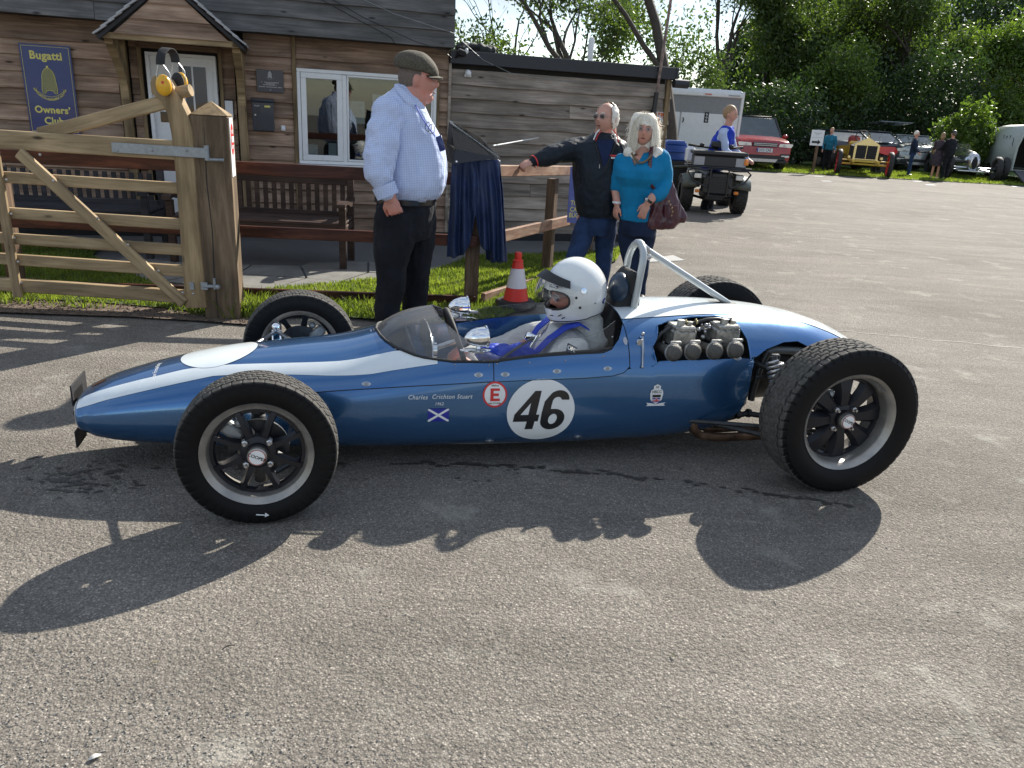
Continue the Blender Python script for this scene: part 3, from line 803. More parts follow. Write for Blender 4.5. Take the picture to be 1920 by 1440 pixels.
for x, y, z_ in vs:
    yy = -.092-.055*(1-(x/.125)**2); sl_ = .11*x/.125**2
    vs2.append((x*.86, y*.9+yy+.06-.0, .0088))
q = MB(); q.add(vs2, fs, 0, XZ); me_ = bpy.data.meshes.new('lettering'); me_.from_pydata(q.v, [], q.f); link('lettering', me_, M_['sign_yellow'], sg)
# plaque
pl = thing('wall_plaque', 'small black plaque with white emblem above the mailbox', 'plaque'); pl.matrix_world = Matrix.Translation(WP0) @ Matrix.Rotation(WTH, 4, 'Z') @ Matrix.Translation((.222, -.045, 1.60))
q = MB(); q.box((0, 0, 0), (.265, .008, .215), ch=.002); q.build('panel', M_['sign_dark'], pl)
M_['silver_print'] = plain('silver_print', (.5, .5, .5), .4)
emblem(pl, XZ @ Matrix.Translation((0, .055, -.003)), M_['silver_print'], M_['silver_print'], .26, False)
for i, (w_, zz) in enumerate([(.19, -.012), (.10, -.024), (.15, -.036), (.225, -.056), (.02, -.084)]):
    q = MB(); n_ = int(w_/.009)
    for j in range(n_):
        if rb.random() < .85: q.box(((j-n_/2+.5)*.009, -.0046, zz), (.0062, .001, .0065))
    q.build('engraved_line', M_['silver_print'], pl)
q = MB()
for x in (-.122, .122):
    for zz in (-.097, .097): q.sph((x, -.005, zz), .004, 8, 5)
q.build('screws', M_['steel'], pl)
# mailbox
mbx = thing('mailbox', 'dark blue metal mailbox with pale name slot fixed below the plaque', 'mailbox'); mbx.matrix_world = Matrix.Translation(WP0) @ Matrix.Rotation(WTH, 4, 'Z') @ Matrix.Translation((.14, -.03, 1.11))
M_['box_blue'] = plain('mailbox_enamel', (.008, .018, .035), .3, coat=.3)
q = MB(); q.box((0, -.05, .145), (.215, .10, .29), ch=.008); q.build('body', M_['box_blue'], mbx)
q = MB(); q.box((0, -.055, .302), (.23, .12, .028), ch=.008, rot=(R(10), 0, 0)); q.build('lid', M_['box_blue'], mbx)
q = MB(); q.box((.045, -.102, .245), (.055, .004, .018)); q.build('name_slot', M_['sign_yellow'], mbx)
q = MB(); q.tube([(-.075, -.098, .16), (-.075, -.108, .16)], .009, 12); q.build('lock', M_['steel'], mbx)
text('POST', 'lettering', .022, M_['print_grey'], T(-.055, -.1025, .245), mbx, bold=.02)
# poster and white bin lid beside the door (framed notices)
nb = wall_thing('framed_notice', 'small framed notice on the wall between door and porch post', 'notice', 430, 205)
q = MB(); q.box((0, 0, 0), (.095, .012, .19), ch=.002); q.build('frame', M_['black'], nb)
q = MB(); q.box((0, -.008, .0), (.075, .003, .165)); q.build('sheet', M_['paper'], nb)
# fire sign near the right corner
fs_ = wall_thing('fire_sign', 'orange fire assembly sign with white flames beside the shed corner', 'sign', 1230, 232)
M_['orange'] = plain('sign_orange', (.50, .13, .05), .5)
q = MB(); q.box((0, 0, 0), (.16, .006, .27)); q.build('panel', M_['white'], fs_)
q = MB(); q.box((0, -.004, 0), (.145, .003, .255)); q.build('field', M_['orange'], fs_)
for i, (x, h_) in enumerate([(-.045, .10), (-.015, .15), (.02, .12), (.048, .09)]):
    q = MB(); q.tube([(x, -.006, .0), (x+.012, -.006, h_*.4), (x-.006, -.006, h_*.8), (x+.01, -.006, h_)], [.006, .010, .008, .001], 6); q.build('flame', M_['white'], fs_)
q = MB(); q.box((0, -.006, -.06), (.10, .002, .05)); q.build('lettering_band', M_['white'], fs_)
# flood light and cables
fl = thing('wall_floodlight', 'small black and white floodlight under the end of the grey fascia', 'light'); fl.matrix_world = on_wall(862, 100, -.12)
q = MB(); q.box((0, 0, 0), (.09, .06, .06), ch=.01, rot=(.3, .3, 0)); q.build('housing', M_['black'], fl)
q = MB(); q.sph((.045, -.02, .02), (.02, .02, .03), 10, 6); q.build('lens', M_['white'], fl)
q = MB(); q.tube([(-.03, 0, -.02), (-.06, .05, -.05)], .012, 6); q.build('bracket', M_['black'], fl)
def cable(name, label, pts, r_, mat, sag=0):
    w_ = []
    for (px, py, off) in pts:
        u, z_ = WPT(px, py, off); w_.append(Matrix.Translation(WP0) @ Matrix.Rotation(WTH, 4, 'Z') @ Vector((u, off, z_)))
    q = MB(); q.tube(w_, r_, 6); return tag(q.build(name, mat, smooth=60), label, 'cable')
cable('cable', 'thin black cable crossing the grey fascia to a clip', [(560, -25, -.30), (640, 20, -.30), (690, 47, -.30), (733, 70, -.30), (742, 84, -.30)], .0035, M_['black'])
cable('cable', 'thin black cable running diagonally down to the end of the fascia', [(590, -20, -.31), (680, 32, -.31), (770, 74, -.31), (835, 97, -.29), (850, 112, -.20)], .0035, M_['black'])
cable('cable', 'long pale wire sagging from the fascia across the grey shed wall', [(650, -15, -.33), (740, 26, -.33), (850, 62, -.32), (905, 112, -.08), (960, 138, -.06), (1040, 150, -.05), (1130, 157, -.05), (1225, 163, -.05)], .003, M_['galv'])
cable('cord', 'taut white cord running from the document box to the shed wall', [(925, 273, -2.3), (960, 267, -1.3), (1010, 258, -.06)], .006, M_['white'])
# antenna pole beside the shed corner with bracket
pb = P(1226, 200, 8.3 if False else house.matrix_world.translation.y) if False else None
ux_ = Vector((math.cos(WTH), math.sin(WTH), 0)); uy_ = Vector((-math.sin(WTH), math.cos(WTH), 0))
def WW(u, off, z_): return WP0 + ux_*u + uy_*off + Vector((0, 0, z_))
pp = thing('antenna_pole', 'slim rusty metal pole rising above the shed roof edge', 'pole', WW(4.50, -.09, 0))
a = Vector((0, 0, 1.25)); b = Vector((.0, .0, 3.4))
q = MB(); q.tube([(0, 0, 1.25), (.02, 0, 1.75)], .028, 10); q.build('lower_sleeve', M_['black'], pp, smooth=40)
M_['rusty'] = plain('rusty_pole', (.20, .14, .12), .7, var=.6, scale=18, bmp=.3)
q = MB(); q.tube([(.02, 0, 1.70), (.09, 0, 3.4)], .017, 10); q.build('pole', M_['rusty'], pp, smooth=40)
q = MB(); q.box((.01, .04, 1.55), (.05, .09, .03)); q.box((.02, .04, 1.95), (.05, .06, .03)); q.build('bracket', M_['black'], pp)
# white vent tube and bundle of netting on the lower roof
vt = tag(MB().lathe([(.0, .30), (.028, .29), (.035, .25), (.032, .12), (.03, 0)], 'z', 14).build('roof_vent', M_['white'], loc=WW(3.83, .35, 2.02), smooth=50), 'small white vent tube standing on the lower roof', 'vent')
q = MB()
for i in range(7):
    q.sph((rb.uniform(-.16, .16), rb.uniform(-.08, .1), rb.uniform(.02, .08)), (rb.uniform(.06, .14), .09, rb.uniform(.05, .085)), 12, 8)
net = fuse(q, 'tarpaulin_bundle', plain('netting', (.02, .024, .022), .7, bmp=.8, scale=20), None, .014, 3, .03, 14)
net.location = WW(2.42, .28, 2.035); tag(net, 'dark crumpled netting bundle lying on the lower roof edge', 'tarpaulin')
# ------------------------------------------------------------------ field gate
GTH = R(-2.2); GO = Vector((-2.13, 5.03, 0))
gate = thing('field_gate', 'open wooden five bar field gate with curved heel post standing by the tarmac', 'gate', GO, GTH)
gux = Vector((math.cos(GTH), math.sin(GTH), 0)); guy = Vector((-math.sin(GTH), math.cos(GTH), 0))
def GP(px, py, off=0.0):
    d = ray(px, py); c = Vector((0, 0, CAM_H)); t = (off-(c-GO).dot(guy))/d.dot(guy); p = c+d*t
    return (p-GO).dot(gux), p.z
def gbar(a, b, h, d, y, mat='gate_wood', name='rail', ch=.006):
    """straight bar between two (x,z) points in the gate plane"""
    a = Vector((a[0], 0, a[1])); b = Vector((b[0], 0, b[1])); ln = (b-a).length; an = math.atan2(b.z-a.z, b.x-a.x)
    q = MB(); q.box((0, 0, 0), (ln, d, h), ch=ch)
    return q.build(name, M_[mat], gate, loc=((a.x+b.x)/2, y, (a.z+b.z)/2), rot=(0, -an, 0))
# rails: centre heights from the photograph at the stile
for (pa, pb, h) in (((0, 262), (330, 280), .115), ((30, 335), (332, 351), .070), ((30, 401), (338, 419), .070), ((30, 450), (342, 466), .070), ((40, 488), (346, 507), .072), ((30, 534), (350, 556), .085)):
    xa, za = GP(*pa); xb, zb_ = GP(*pb)
    zm = (za+zb_)/2
    gbar((-2.9, zm), (-.02 if h > .1 else -.06, zm), h, .045 if h < .08 else .06, .0 if h < .1 else -.01, name='rail')
# uprights and braces
xa, za = GP(10, 280); xb, zb_ = GP(44, 550)
gbar((xb-.01, .08), (xb-.01, za), .062, .03, -.045, 'gate_wood', 'upright')
for x in (-2.45,):
    gbar((x, .08), (x, .95), .062, .03, -.045, 'gate_wood', 'upright')
pa = GP(45, 285); pb = GP(352, 566); gbar((pa[0], pa[1]), (pb[0]+.0, pb[1]), .072, .035, -.05, name='brace')
pa = GP(75, 252); pb = GP(335, 185); gbar(pa, pb, .082, .04, .0, name='brace')
# bolts
q = MB()
for (x, y_) in ((75, 290), (100, 339), (183, 409), (240, 459), (297, 508), (343, 549), (12, 337), (21, 401), (27, 446), (34, 491), (40, 530), (362, 551)):
    a = GP(x, y_, -.07); q.sph((a[0], -.071, a[1]), (.009, .006, .009), 8, 5)
q.build('bolt_heads', M_['steel'], gate)
# curved heel post (stile): straight below, bending towards the gate at the top
xs0 = GP(372, 420)[0]
pts_l = [(343, 340), (352, 420), (360, 500), (353+0, 575)]
outer = [GP(*p) for p in [(392, 575), (385, 500), (378, 420), (372, 340), (369, 290), (366, 250), (357, 215), (340, 180), (322, 150), (305, 141)]]
inner = [GP(*p) for p in [(293, 143), (288, 155), (290, 175), (308, 190), (320, 215), (327, 250), (332, 290), (336, 340), (342, 420), (348, 500), (353, 575)]]
q = MB(); q.poly([(x, z_) for x, z_ in outer+inner][::-1], .075, M=Matrix(((1, 0, 0, 0), (0, 0, 1, -.045), (0, 1, 0, 0), (0, 0, 0, 1))))
st = q.build('heel_post', M_['gate_wood_z'], gate)
bv = st.modifiers.new('b', 'BEVEL'); bv.width = .005; bv.segments = 2; bv.limit_method = 'ANGLE'; evaluated(st)
q = MB(); q.box((-.22, .05, 1.30), (.16, .06, .07), ch=.012, rot=(0, R(-14), R(20))); 
q = MB(); a = GP(352, 172, .03); q.tube([(a[0]-.07, .0, a[1]-.015), (a[0]+.035, .0, a[1]+.01)], .036, 12); q.build('peg', M_['gate_wood'], gate, smooth=40)
# hinge strap
a = GP(208, 277, -.06); b = GP(385, 287, -.06)
q = MB(); q.box(((a[0]+b[0])/2, -.052, (a[1]+b[1])/2), (b[0]-a[0], .010, .062), ch=.003, rot=(0, 0, 0))
q.tube([(b[0], -.04, b[1]-.045), (b[0], -.04, b[1]+.045)], .016, 10)
for px in (220, 284, 349):
    c = GP(px, 280, -.06); q.sph((c[0], -.058, c[1]-.005), (.010, .006, .010), 8, 5)
q.tube([(b[0], -.04, b[1]-.04), (b[0]+.09, .0, b[1]-.04)], .010, 8)
q.build('hinge_strap', M_['galv'], gate, smooth=35)
q = MB(); a = GP(360, 537, -.06); b = GP(382, 537, -.06)
q.box((a[0]-.005, -.05, a[1]), (.03, .012, .05), ch=.002); q.box((b[0], -.05, b[1]), (.045, .014, .052), ch=.002)
q.tube([(b[0], -.052, b[1]), (b[0]+.07, -.035, b[1]-.002)], .012, 10); q.tube([(b[0]+.065, -.04, b[1]-.02), (b[0]+.065, -.04, b[1]+.055)], .009, 8); q.sph((b[0]+.085, -.04, b[1]-.003), .018, 10, 6)
q.build('hinge_pin', M_['galv'], gate, smooth=35)
# ear defenders hanging on the heel post
ed = thing('ear_defenders', 'yellow and black ear defenders hung over the curved gate post', 'ear defenders')
M_['yellow'] = plain('yellow_plastic', (.72, .38, .015), .35, coat=.2)
M_['foam'] = plain('black_foam', (.015, .015, .016), .7)
c1 = P(308, 160, 4.97); c2 = P(336, 155, 5.10); ed.location = c1
d2 = c2-c1
for (o, yaw) in ((Vector((0, 0, 0)), 0.25), (d2, 2.9)):
    Mx = Matrix.Translation(o) @ Matrix.Rotation(yaw, 4, 'Z')
    q = MB(); q.sph((0, -.018, 0), (.046, .030, .062), 20, 12, M=None); q.v = [tuple(Mx @ Vector(v)) for v in q.v]
    cup = q.build('ear_cup', M_['yellow'], ed, smooth=60)
    q = MB(); q.sph((0, .014, 0), (.046, .016, .060), 20, 8); q.v = [tuple(Mx @ Vector(v)) for v in q.v]; q.build('cushion', M_['foam'], cup, smooth=60)
    q = MB(); q.box((0, 0, 0), (.014, .002, .014)); q.v = [tuple(Mx @ (Vector(v)+Vector((0, -.048, .016)))) for v in q.v]; q.build('badge', M_['red'], cup)
top = c1.lerp(c2, .5)-c1+Vector((0, 0, .18))
q = MB(); arc = []
for i in range(13):
    t = math.pi*i/12; arc.append(Vector((0, 0, 0)).lerp(d2, .5-.5*math.cos(t))*1.0+Vector((-.012, 0, .115+.085*math.sin(t))))
vs = []
for p in arc: vs += [p+Vector((-.022, -.012, 0)), p+Vector((.022, .012, 0)), p+Vector((.022, .012, .006)), p+Vector((-.022, -.012, .006))]
fs = []
for i in range(12):
    for k in range(4): fs.append((i*4+k, i*4+(k+1) % 4, i*4+4+(k+1) % 4, i*4+4+k))
q.add(vs, fs+[(3, 2, 1, 0), (48, 49, 50, 51)]); q.build('headband', M_['foam'], ed, smooth=50)
q = MB()
for o in (Vector((0, 0, 0)), d2):
    for s_ in (-1, 1): q.tube([o+Vector((s_*.044, 0, 0)), o+Vector((s_*.04, 0, .07)), o+Vector((s_*.016-.01, 0, .115))], .0022, 5)
q.build('wire_arm', M_['steel'], ed, smooth=60)
# big gate post with four-sided cap
gp = thing('gate_post', 'thick square wooden gate post with pointed cap and cracked face', 'post', (-2.005, 5.135, 0), R(12))
q = MB(); q.box((0, 0, .60+.06), (.225, .225, 1.32), ch=.008)
q.build('post', M_['post_wood'], gp)
q = MB(); q.add([(-.113, -.113, 1.322), (.113, -.113, 1.322), (.113, .113, 1.322), (-.113, .113, 1.322), (0, 0, 1.405)], [(0, 1, 4), (1, 2, 4), (2, 3, 4), (3, 0, 4), (3, 2, 1, 0)])
q.build('cap', M_['gate_wood_z'], gp)
q = MB(); q.tube([(-.03, -.1125, .02), (-.036, -.1125, .35), (-.028, -.1125, .6), (-.04, -.1125, .9), (-.033, -.1125, 1.25)], [.003, .004, .003, .0035, .001], 5); q.build('crack', M_['black_matt'], gp)
# no entry notice on its sunny face
ne = thing('no_entry_notice', 'white laminated no entry notice on the side of the gate post', 'sign', (-2.005, 5.135, 0), R(12))
nm = Matrix.Translation((.1165, -.02, 1.14)) @ Matrix.Rotation(R(90), 4, 'Z') @ XZ
q = MB(); q.box((.1155, -.02, 1.13), (.003, .135, .36)); q.build('sheet', M_['paper'], ne)
q = MB(); q.lathe([(0, .001), (.055, .001), (.055, .003), (0, .003)], 'z', 28); q.v = [tuple(nm @ Vector((x*.95, y*1.75+.04, z_))) for x, y, z_ in q.v]; q.build('red_disc', M_['red'], ne)
q = MB(); q.box((0, .04, .004), (.085, .035, .002)); q.v = [tuple(nm @ Vector(v)) for v in q.v]; q.build('white_bar', M_['paper'], ne)
text('NO', 'lettering', .036, M_['paper'], nm @ Matrix.Translation((0, .085, .0042)), ne, bold=.03)
text('ENTRY', 'lettering', .030, M_['paper'], nm @ Matrix.Translation((0, -.008, .0042)), ne, bold=.03)
text('AUTHORISED', 'lettering', .013, M_['print_grey'], nm @ Matrix.Translation((0, -.105, .001)), ne)
text('VEHICLES', 'lettering', .013, M_['print_grey'], nm @ Matrix.Translation((0, -.128, .001)), ne)

# ------------------------------------------------------------------ post and rail fence
FA = Vector((-4.6, 5.42, 0)); FB = Vector((-.36, 5.86, 0)); FTH = math.atan2(FB.y-FA.y, FB.x-FA.x)
fence = thing('rail_fence', 'dark red stained post and rail fence running along the front of the yard', 'fence', FB, FTH)
fux = Vector((math.cos(FTH), math.sin(FTH), 0)); fuy = Vector((-math.sin(FTH), math.cos(FTH), 0))
def fz(px, py):
    d = ray(px, py); c = Vector((0, 0, CAM_H)); t = (-.06-(c-FB).dot(fuy))/d.dot(fuy); return (c+d*t).z, ((c+d*t)-FB).dot(fux)
rails = []
for (t0, b0) in (((600, 310), (600, 334)), ((600, 429), (600, 450)), ((660, 547), (660, 567))):
    z1_, z0_ = fz(*t0)[0], fz(*b0)[0]; rails.append((z0_, z1_))
for (z0_, z1_) in rails:
    for (a, b) in ((-4.24, -1.78), (-1.775, .03)):
        q = MB(); q.box((0, 0, 0), (b-a, .038, z1_-z0_), ch=.004)
        # cupped and split face
        q.build('rail', M_['red_rail'], fence, loc=((a+b)/2, -.062, (z0_+z1_)/2), rot=(0, 0, 0))
px_l = [fz(12, 560)[1], fz(12, 560)[1]+1.25-.5]
for (x, y_, w_) in ((0.0, 0.01, .105), (-1.78, .0, .09), (fz(14, 470)[1], 0, .095)):
    q = MB(); q.box((0, 0, .40), (w_, .09, .90), ch=.006); q.build('post', M_['fence_post'], fence, loc=(x, y_, 0))
# diagonal run towards the shed, lit by the sun
DA = Vector((-.33, 5.90, 0)); DB = Vector((.80, 8.75, 0)); DTH = math.atan2(DB.y-DA.y, DB.x-DA.x)
fence2 = thing('rail_fence', 'sun bleached rail fence running back from the corner post to the shed', 'fence', DA, DTH)
dux = Vector((math.cos(DTH), math.sin(DTH), 0)); duy = Vector((-math.sin(DTH), math.cos(DTH), 0))
def dz(px, py, off=-.07):
    d = ray(px, py); c = Vector((0, 0, CAM_H)); t = (off-(c-DA).dot(duy))/d.dot(duy); p = c+d*t; return (p-DA).dot(dux), p.z
for ((t0, b0), (t1, b1)) in ((((948, 309), (948, 331)), ((1072, 309), (1072, 330))), (((948, 430), (948, 452)), ((1066, 405), (1066, 420))), (((893, 553), (893, 576)), ((1100, 490), (1100, 503)))):
    xa, za1 = dz(*t0); _, za0 = dz(*b0); xb, zb1 = dz(*t1); _, zb0 = dz(*b1)
    zm0 = (za0+za1)/2; zm1 = (zb0+zb1)/2; h = abs(za1-za0)*.97
    s_ = (zm1-zm0)/(xb-xa); x0, x1 = -.02, xb
    if t0[0] < 900: x1 = 3.0
    z0_, z1_ = zm0+(x0-xa)*s_, zm0+(x1-xa)*s_
    ln = math.hypot(x1-x0, z1_-z0_)
    q = MB(); q.box((0, 0, 0), (ln, .038, h), ch=.005)
    q.build('rail', M_['worn_rail'], fence2, loc=((x0+x1)/2, -.075, (z0_+z1_)/2), rot=(0, -math.atan2(z1_-z0_, x1-x0), 0))
for (px, py) in ((1025, 506), (1102, 470)):
    x, _ = dz(px, py, 0)
    q = MB(); q.box((0, 0, .42), (.10, .085, .92), ch=.006); q.build('post', M_['fence_post'], fence2, loc=(x, 0, 0))

# ------------------------------------------------------------------ benches
def bench(name, label, c, rz, Lb, mats='bench_wood', zt=.80):
    t_ = thing(name, label, 'bench', c, rz, None)
    m_ = M_[mats]; hl = Lb/2
    for s_ in (-1, 1):
        q = MB(); q.box((s_*(hl-.03), .26, zt/2), (.06, .05, zt), ch=.005); q.build('back_leg', m_, t_)
        q = MB(); q.box((s_*(hl-.03), -.24, .28), (.06, .06, .56), ch=.005); q.build('front_leg', m_, t_)
        q = MB(); n = 9; pr = []
        for i in range(n): 
            t = i/(n-1); pr.append((-.32+.60*t, .585+.022*math.sin(t*math.pi*2.2)+.012*(1-t)))
        q.poly(pr+[(x, z_-.032) for x, z_ in pr[::-1]], .075, M=Matrix(((0, 0, 1, s_*(hl-.03)-.0375), (1, 0, 0, 0), (0, 1, 0, 0), (0, 0, 0, 1)))); q.build('armrest', m_, t_)
        q = MB(); q.box((s_*(hl-.03), .0, .36), (.04, .45, .06), ch=.004); q.build('side_rail', m_, t_)
    q = MB(); q.box((0, .265, zt-.045), (Lb-.12, .035, .10), ch=.005); q.build('top_rail', m_, t_)
    q = MB(); q.box((0, .25, .44), (Lb-.12, .035, .05), ch=.004); q.build('lower_back_rail', m_, t_)
    n = int((Lb-.12)/.079)
    for i in range(n):
        q = MB(); q.box((-(n-1)/2*.079+i*.079, .258, .585), (.042, .014, .25), ch=.002); q.build('back_slat', m_, t_)
    for i in range(5):
        q = MB(); q.box((0, -.22+i*.10, .415), (Lb-.02, .085, .022), ch=.003); q.build('seat_slat', m_, t_)
    q = MB(); q.box((0, -.245, .37), (Lb-.12, .03, .07), ch=.004); q.build('apron', m_, t_)
    return t_
bc = (G(635, 512)+G(652, 497))/2
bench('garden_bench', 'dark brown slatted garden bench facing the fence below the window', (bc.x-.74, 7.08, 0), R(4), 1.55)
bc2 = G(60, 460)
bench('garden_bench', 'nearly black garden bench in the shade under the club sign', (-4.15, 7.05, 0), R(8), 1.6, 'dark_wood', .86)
# ------------------------------------------------------------------ traffic cone
cp = G(966, 580); cn = thing('traffic_cone', 'red and white traffic cone with black rubber base on the grass', 'cone', (cp.x, cp.y, .0), R(15))
M_['cone_red'] = plain('cone_red', (.75, .035, .02), .45, var=.06)
M_['cone_white'] = plain('cone_reflective', (.72, .66, .66), .4, var=.05)
M_['rubber'] = plain('black_rubber', (.02, .02, .02), .65, bmp=.2)
q = MB(); n = 8; oc = []
for k in range(8):
    a = R(22.5+45*k); oc.append((math.cos(a), math.sin(a)))
def ringo(r, z_): return [(x*r, y*r, z_) for x, y in oc]
vs = ringo(.155, .02)+ringo(.165, .045)+ringo(.15, .075)+ringo(.10, .082)
fs = [tuple(range(7, -1, -1))]
for i in range(3):
    for k in range(8): fs.append((i*8+k, i*8+(k+1) % 8, i*8+8+(k+1) % 8, i*8+8+k))
fs.append(tuple(range(24, 32))); q.add(vs, fs); q.build('base', M_['rubber'], cn)
def cz(z_): return .098-(z_-.08)*.205
for (z0_, z1_, mt) in ((.08, .178, 'cone_red'), (.178, .325, 'cone_white'), (.325, .375, 'cone_red')):
    e = .002 if mt == 'cone_white' else 0
    MB().lathe([(cz(z0_)+e, z0_), (cz(z1_)+e, z1_)], 'z', 28).build('cone_band', M_[mt], cn, smooth=50)
MB().lathe([(.040, .375), (.040, .385), (.026, .395), (.029, .425), (.024, .445), (.0, .45)], 'z', 20).build('grip', M_['cone_red'], cn, smooth=50)
# ------------------------------------------------------------------ document box on the corner post
bx = thing('document_box', 'black open document box with clear sloping lid on the fence corner', 'box')
yb = 5.75
A = P(843, 227, yb+.05); B = P(938, 296, yb+.15); Cc = P(850, 308, yb-.22); D = P(838, 268, yb-.1)
bx.location = Cc
def rel(p): return p-Cc
Bn = P(936, 296, yb-.05); A2 = P(836, 300, yb-.28)
pA, pB, pC = rel(A), rel(P(938, 296, yb)), Vector((0, 0, 0))
pD = rel(P(838, 275, yb-.15)); pE = rel(P(905, 262, yb+.35))
def sheet3(name, pts, mat, parent, th=.003):
    pts = [Vector(p) for p in pts]; n_ = (pts[1]-pts[0]).cross(pts[2]-pts[0]).normalized()*th
    q = MB(); n = len(pts); q.add([p for p in pts]+[p+n_ for p in pts], [tuple(range(n-1, -1, -1)), tuple(range(n, 2*n))]+[(i, (i+1) % n, n+(i+1) % n, n+i) for i in range(n)])
    return q.build(name, mat, parent)
M_['glossblack'] = plain('gloss_black', (.010, .010, .012), .28)
pF = rel(P(853, 280, yb-.16))
sheet3('front_panel', [pC, pB, pF], M_['glossblack'], bx)
sheet3('side_panel', [pC, pF, rel(P(838, 268, yb+.05)), rel(P(836, 300, yb+.0))], M_['glossblack'], bx)
sheet3('back_panel', [rel(P(838, 270, yb+.10)), pA, rel(P(850, 232, yb+.1)), pE, pB], M_['glossblack'], bx)
sheet3('clear_lid', [pA, rel(P(850, 230, yb+.02)), pE, pB, rel(P(930, 297, yb-.03))], M_['lid'], bx, .002)
sheet3('clear_lid', [pA, pB, pF], M_['lid'], bx, .002)
sheet3('papers', [rel(P(866, 284, yb-.03)), rel(P(925, 290, yb+.0)), rel(P(905, 268, yb+.14)), rel(P(880, 266, yb+.1))], M_['paper'], bx)
sheet3('papers', [rel(P(843, 280, yb-.05)), rel(P(851, 297, yb-.12)), rel(P(854, 280, yb-.05))], M_['paper'], bx)
q = MB(); q.sph(rel(P(856, 303, yb-.235)), .006, 8, 5); q.build('rivet', M_['white'], bx)
# support strut from the post
sp = Vector((-.36, 5.86, .84))-Cc
q = MB(); q.box(tuple(sp+Vector((0, 0, .03))), (.22, .14, .02)); q.build('mount', M_['black'], bx)

# ------------------------------------------------------------------ overalls hanging over the rail
M_['overall_blue'] = plain('navy_cloth', (.012, .028, .085), .6, var=.2, bmp=.3)
def hanging(name, label, outl_top, outl_bot, y0, mat, folds=9, amp=.035, thick=.05):
    """cloth hung in folds between a top line and an uneven hem (pixel lines at depth y0)"""
    t_ = thing(name, label, 'clothing', P(*outl_top[0], y0))
    o = t_.location.copy(); nx, nz = 90, 50; vs = []
    def along(L_, t):
        xs = [p[0] for p in L_]; x = xs[0]+(xs[-1]-xs[0])*t
        return P(x, float(np.interp(x, xs, [p[1] for p in L_])), y0)
    for j in range(nz+1):
        v = j/nz
        for i in range(nx+1):
            u = i/nx; a = along(outl_top, u); b = along(outl_bot, u); p = a.lerp(b, v)
            f = math.sin(u*folds*math.pi*2+.9*math.sin(v*2.5+u*4))*amp*(.25+.75*v)+mnoise.noise(Vector((u*7, v*3, 2)))*amp
            p = p+Vector((0, f, 0))-o; vs.append(tuple(p))
    fs = [(j*(nx+1)+i, j*(nx+1)+i+1, (j+1)*(nx+1)+i+1, (j+1)*(nx+1)+i) for j in range(nz) for i in range(nx)]
    q = MB(); q.add(vs, fs); o2 = q.build('cloth', mat, t_, smooth=80)
    s_ = o2.modifiers.new('s', 'SOLIDIFY'); s_.thickness = .006; o2.parent = None; evaluated(o2); o2.parent = t_
    return t_
ho = hanging('hanging_overalls', 'navy blue work overalls hanging over the fence corner beneath the document box',
        [(848, 300), (870, 304), (935, 298)], [(838, 482), (852, 483), (868, 478), (880, 462), (888, 415), (893, 400), (900, 462), (918, 472), (928, 492), (948, 490)], 5.72, M_['overall_blue'], 6, .03)
hanging('hanging_jacket', 'dark navy jacket folded behind the overalls on the fence corner', [(905, 300), (938, 300)], [(912, 488), (930, 494), (952, 489)], 5.83, M_['overall_blue'], 3, .035)
# blue advertising banner tied to the diagonal fence
bn = thing('fence_banner', 'narrow blue banner with yellow letters tied to the end of the fence rail', 'banner')
p0 = P(1078, 312, 7.42); bn.location = p0
q = MB(); pts = [P(1070, 312, 7.4), P(1100, 312, 7.5), P(1094, 420, 7.5), P(1063, 417, 7.4)]
M_['banner_blue'] = plain('banner_blue', (.08, .11, .36), .5)
sheet3('cloth', [p-p0 for p in pts], M_['banner_blue'], bn, .003)
for s_, (px, py) in (('TOU', (1080, 381)), ('CAR', (1078, 393)), ('BUG', (1076, 404))):
    pp_ = P(px, py, 7.37)-p0; text(s_, 'lettering', .062, M_['sign_yellow'], Matrix.Translation(pp_) @ Matrix.Rotation(R(15), 4, 'Z') @ XZ, bn, bold=.02, sx=.8)
# ------------------------------------------------------------------ racing car
_a = G(490, 985); _b = G(1578, 917); CTH = math.atan2(_b.y-_a.y, _b.x-_a.x)
cux = Vector((math.cos(CTH), math.sin(CTH), 0)); cuy = Vector((-math.sin(CTH), math.cos(CTH), 0))
CO = _a + cuy*.69
car = thing('racing_car', 'blue open wheel single seater racing car with white stripes and number 46 on its side', 'racing car', CO, CTH)
def CL(px, py, yl):
    d = ray(px, py); c = Vector((0, 0, CAM_H)); t = (yl-(c-CO).dot(cuy))/d.dot(cuy); p = c+d*t-CO
    return Vector((p.dot(cux), yl, p.z))
ST = np.array([
(-.748, .250, .218, .180, .070, 2.0, 2.0), (-.735, .270, .219, .150, .125, 2.1, 2.1), (-.69, .300, .222, .118, .165, 2.2, 2.4),
(-.62, .334, .228, .100, .190, 2.2, 2.6), (-.53, .364, .235, .090, .208, 2.2, 2.8), (-.32, .418, .248, .078, .242, 2.2, 3.0),
(-.17, .447, .255, .072, .262, 2.2, 3.2), (.08, .474, .265, .065, .288, 2.2, 3.3), (.35, .505, .275, .058, .312, 2.2, 3.3),
(.50, .545, .285, .056, .325, 2.2, 3.3), (.75, .585, .295, .054, .338, 2.4, 3.3), (1.0, .61, .295, .050, .348, 2.6, 3.3),
(1.5, .645, .30, .052, .355, 2.6, 3.3), (1.8, .655, .31, .065, .36, 2.5, 3.2), (2.05, .650, .32, .10, .355, 2.4, 2.8),
(2.3, .625, .36, .18, .33, 2.3, 2.5), (2.5, .585, .38, .25, .30, 2.2, 2.3), (2.7, .51, .38, .30, .24, 2.1, 2.1),
(2.79, .455, .385, .33, .175, 2.0, 2.0), (2.82, .42, .39, .36, .10, 2.0, 2.0)])
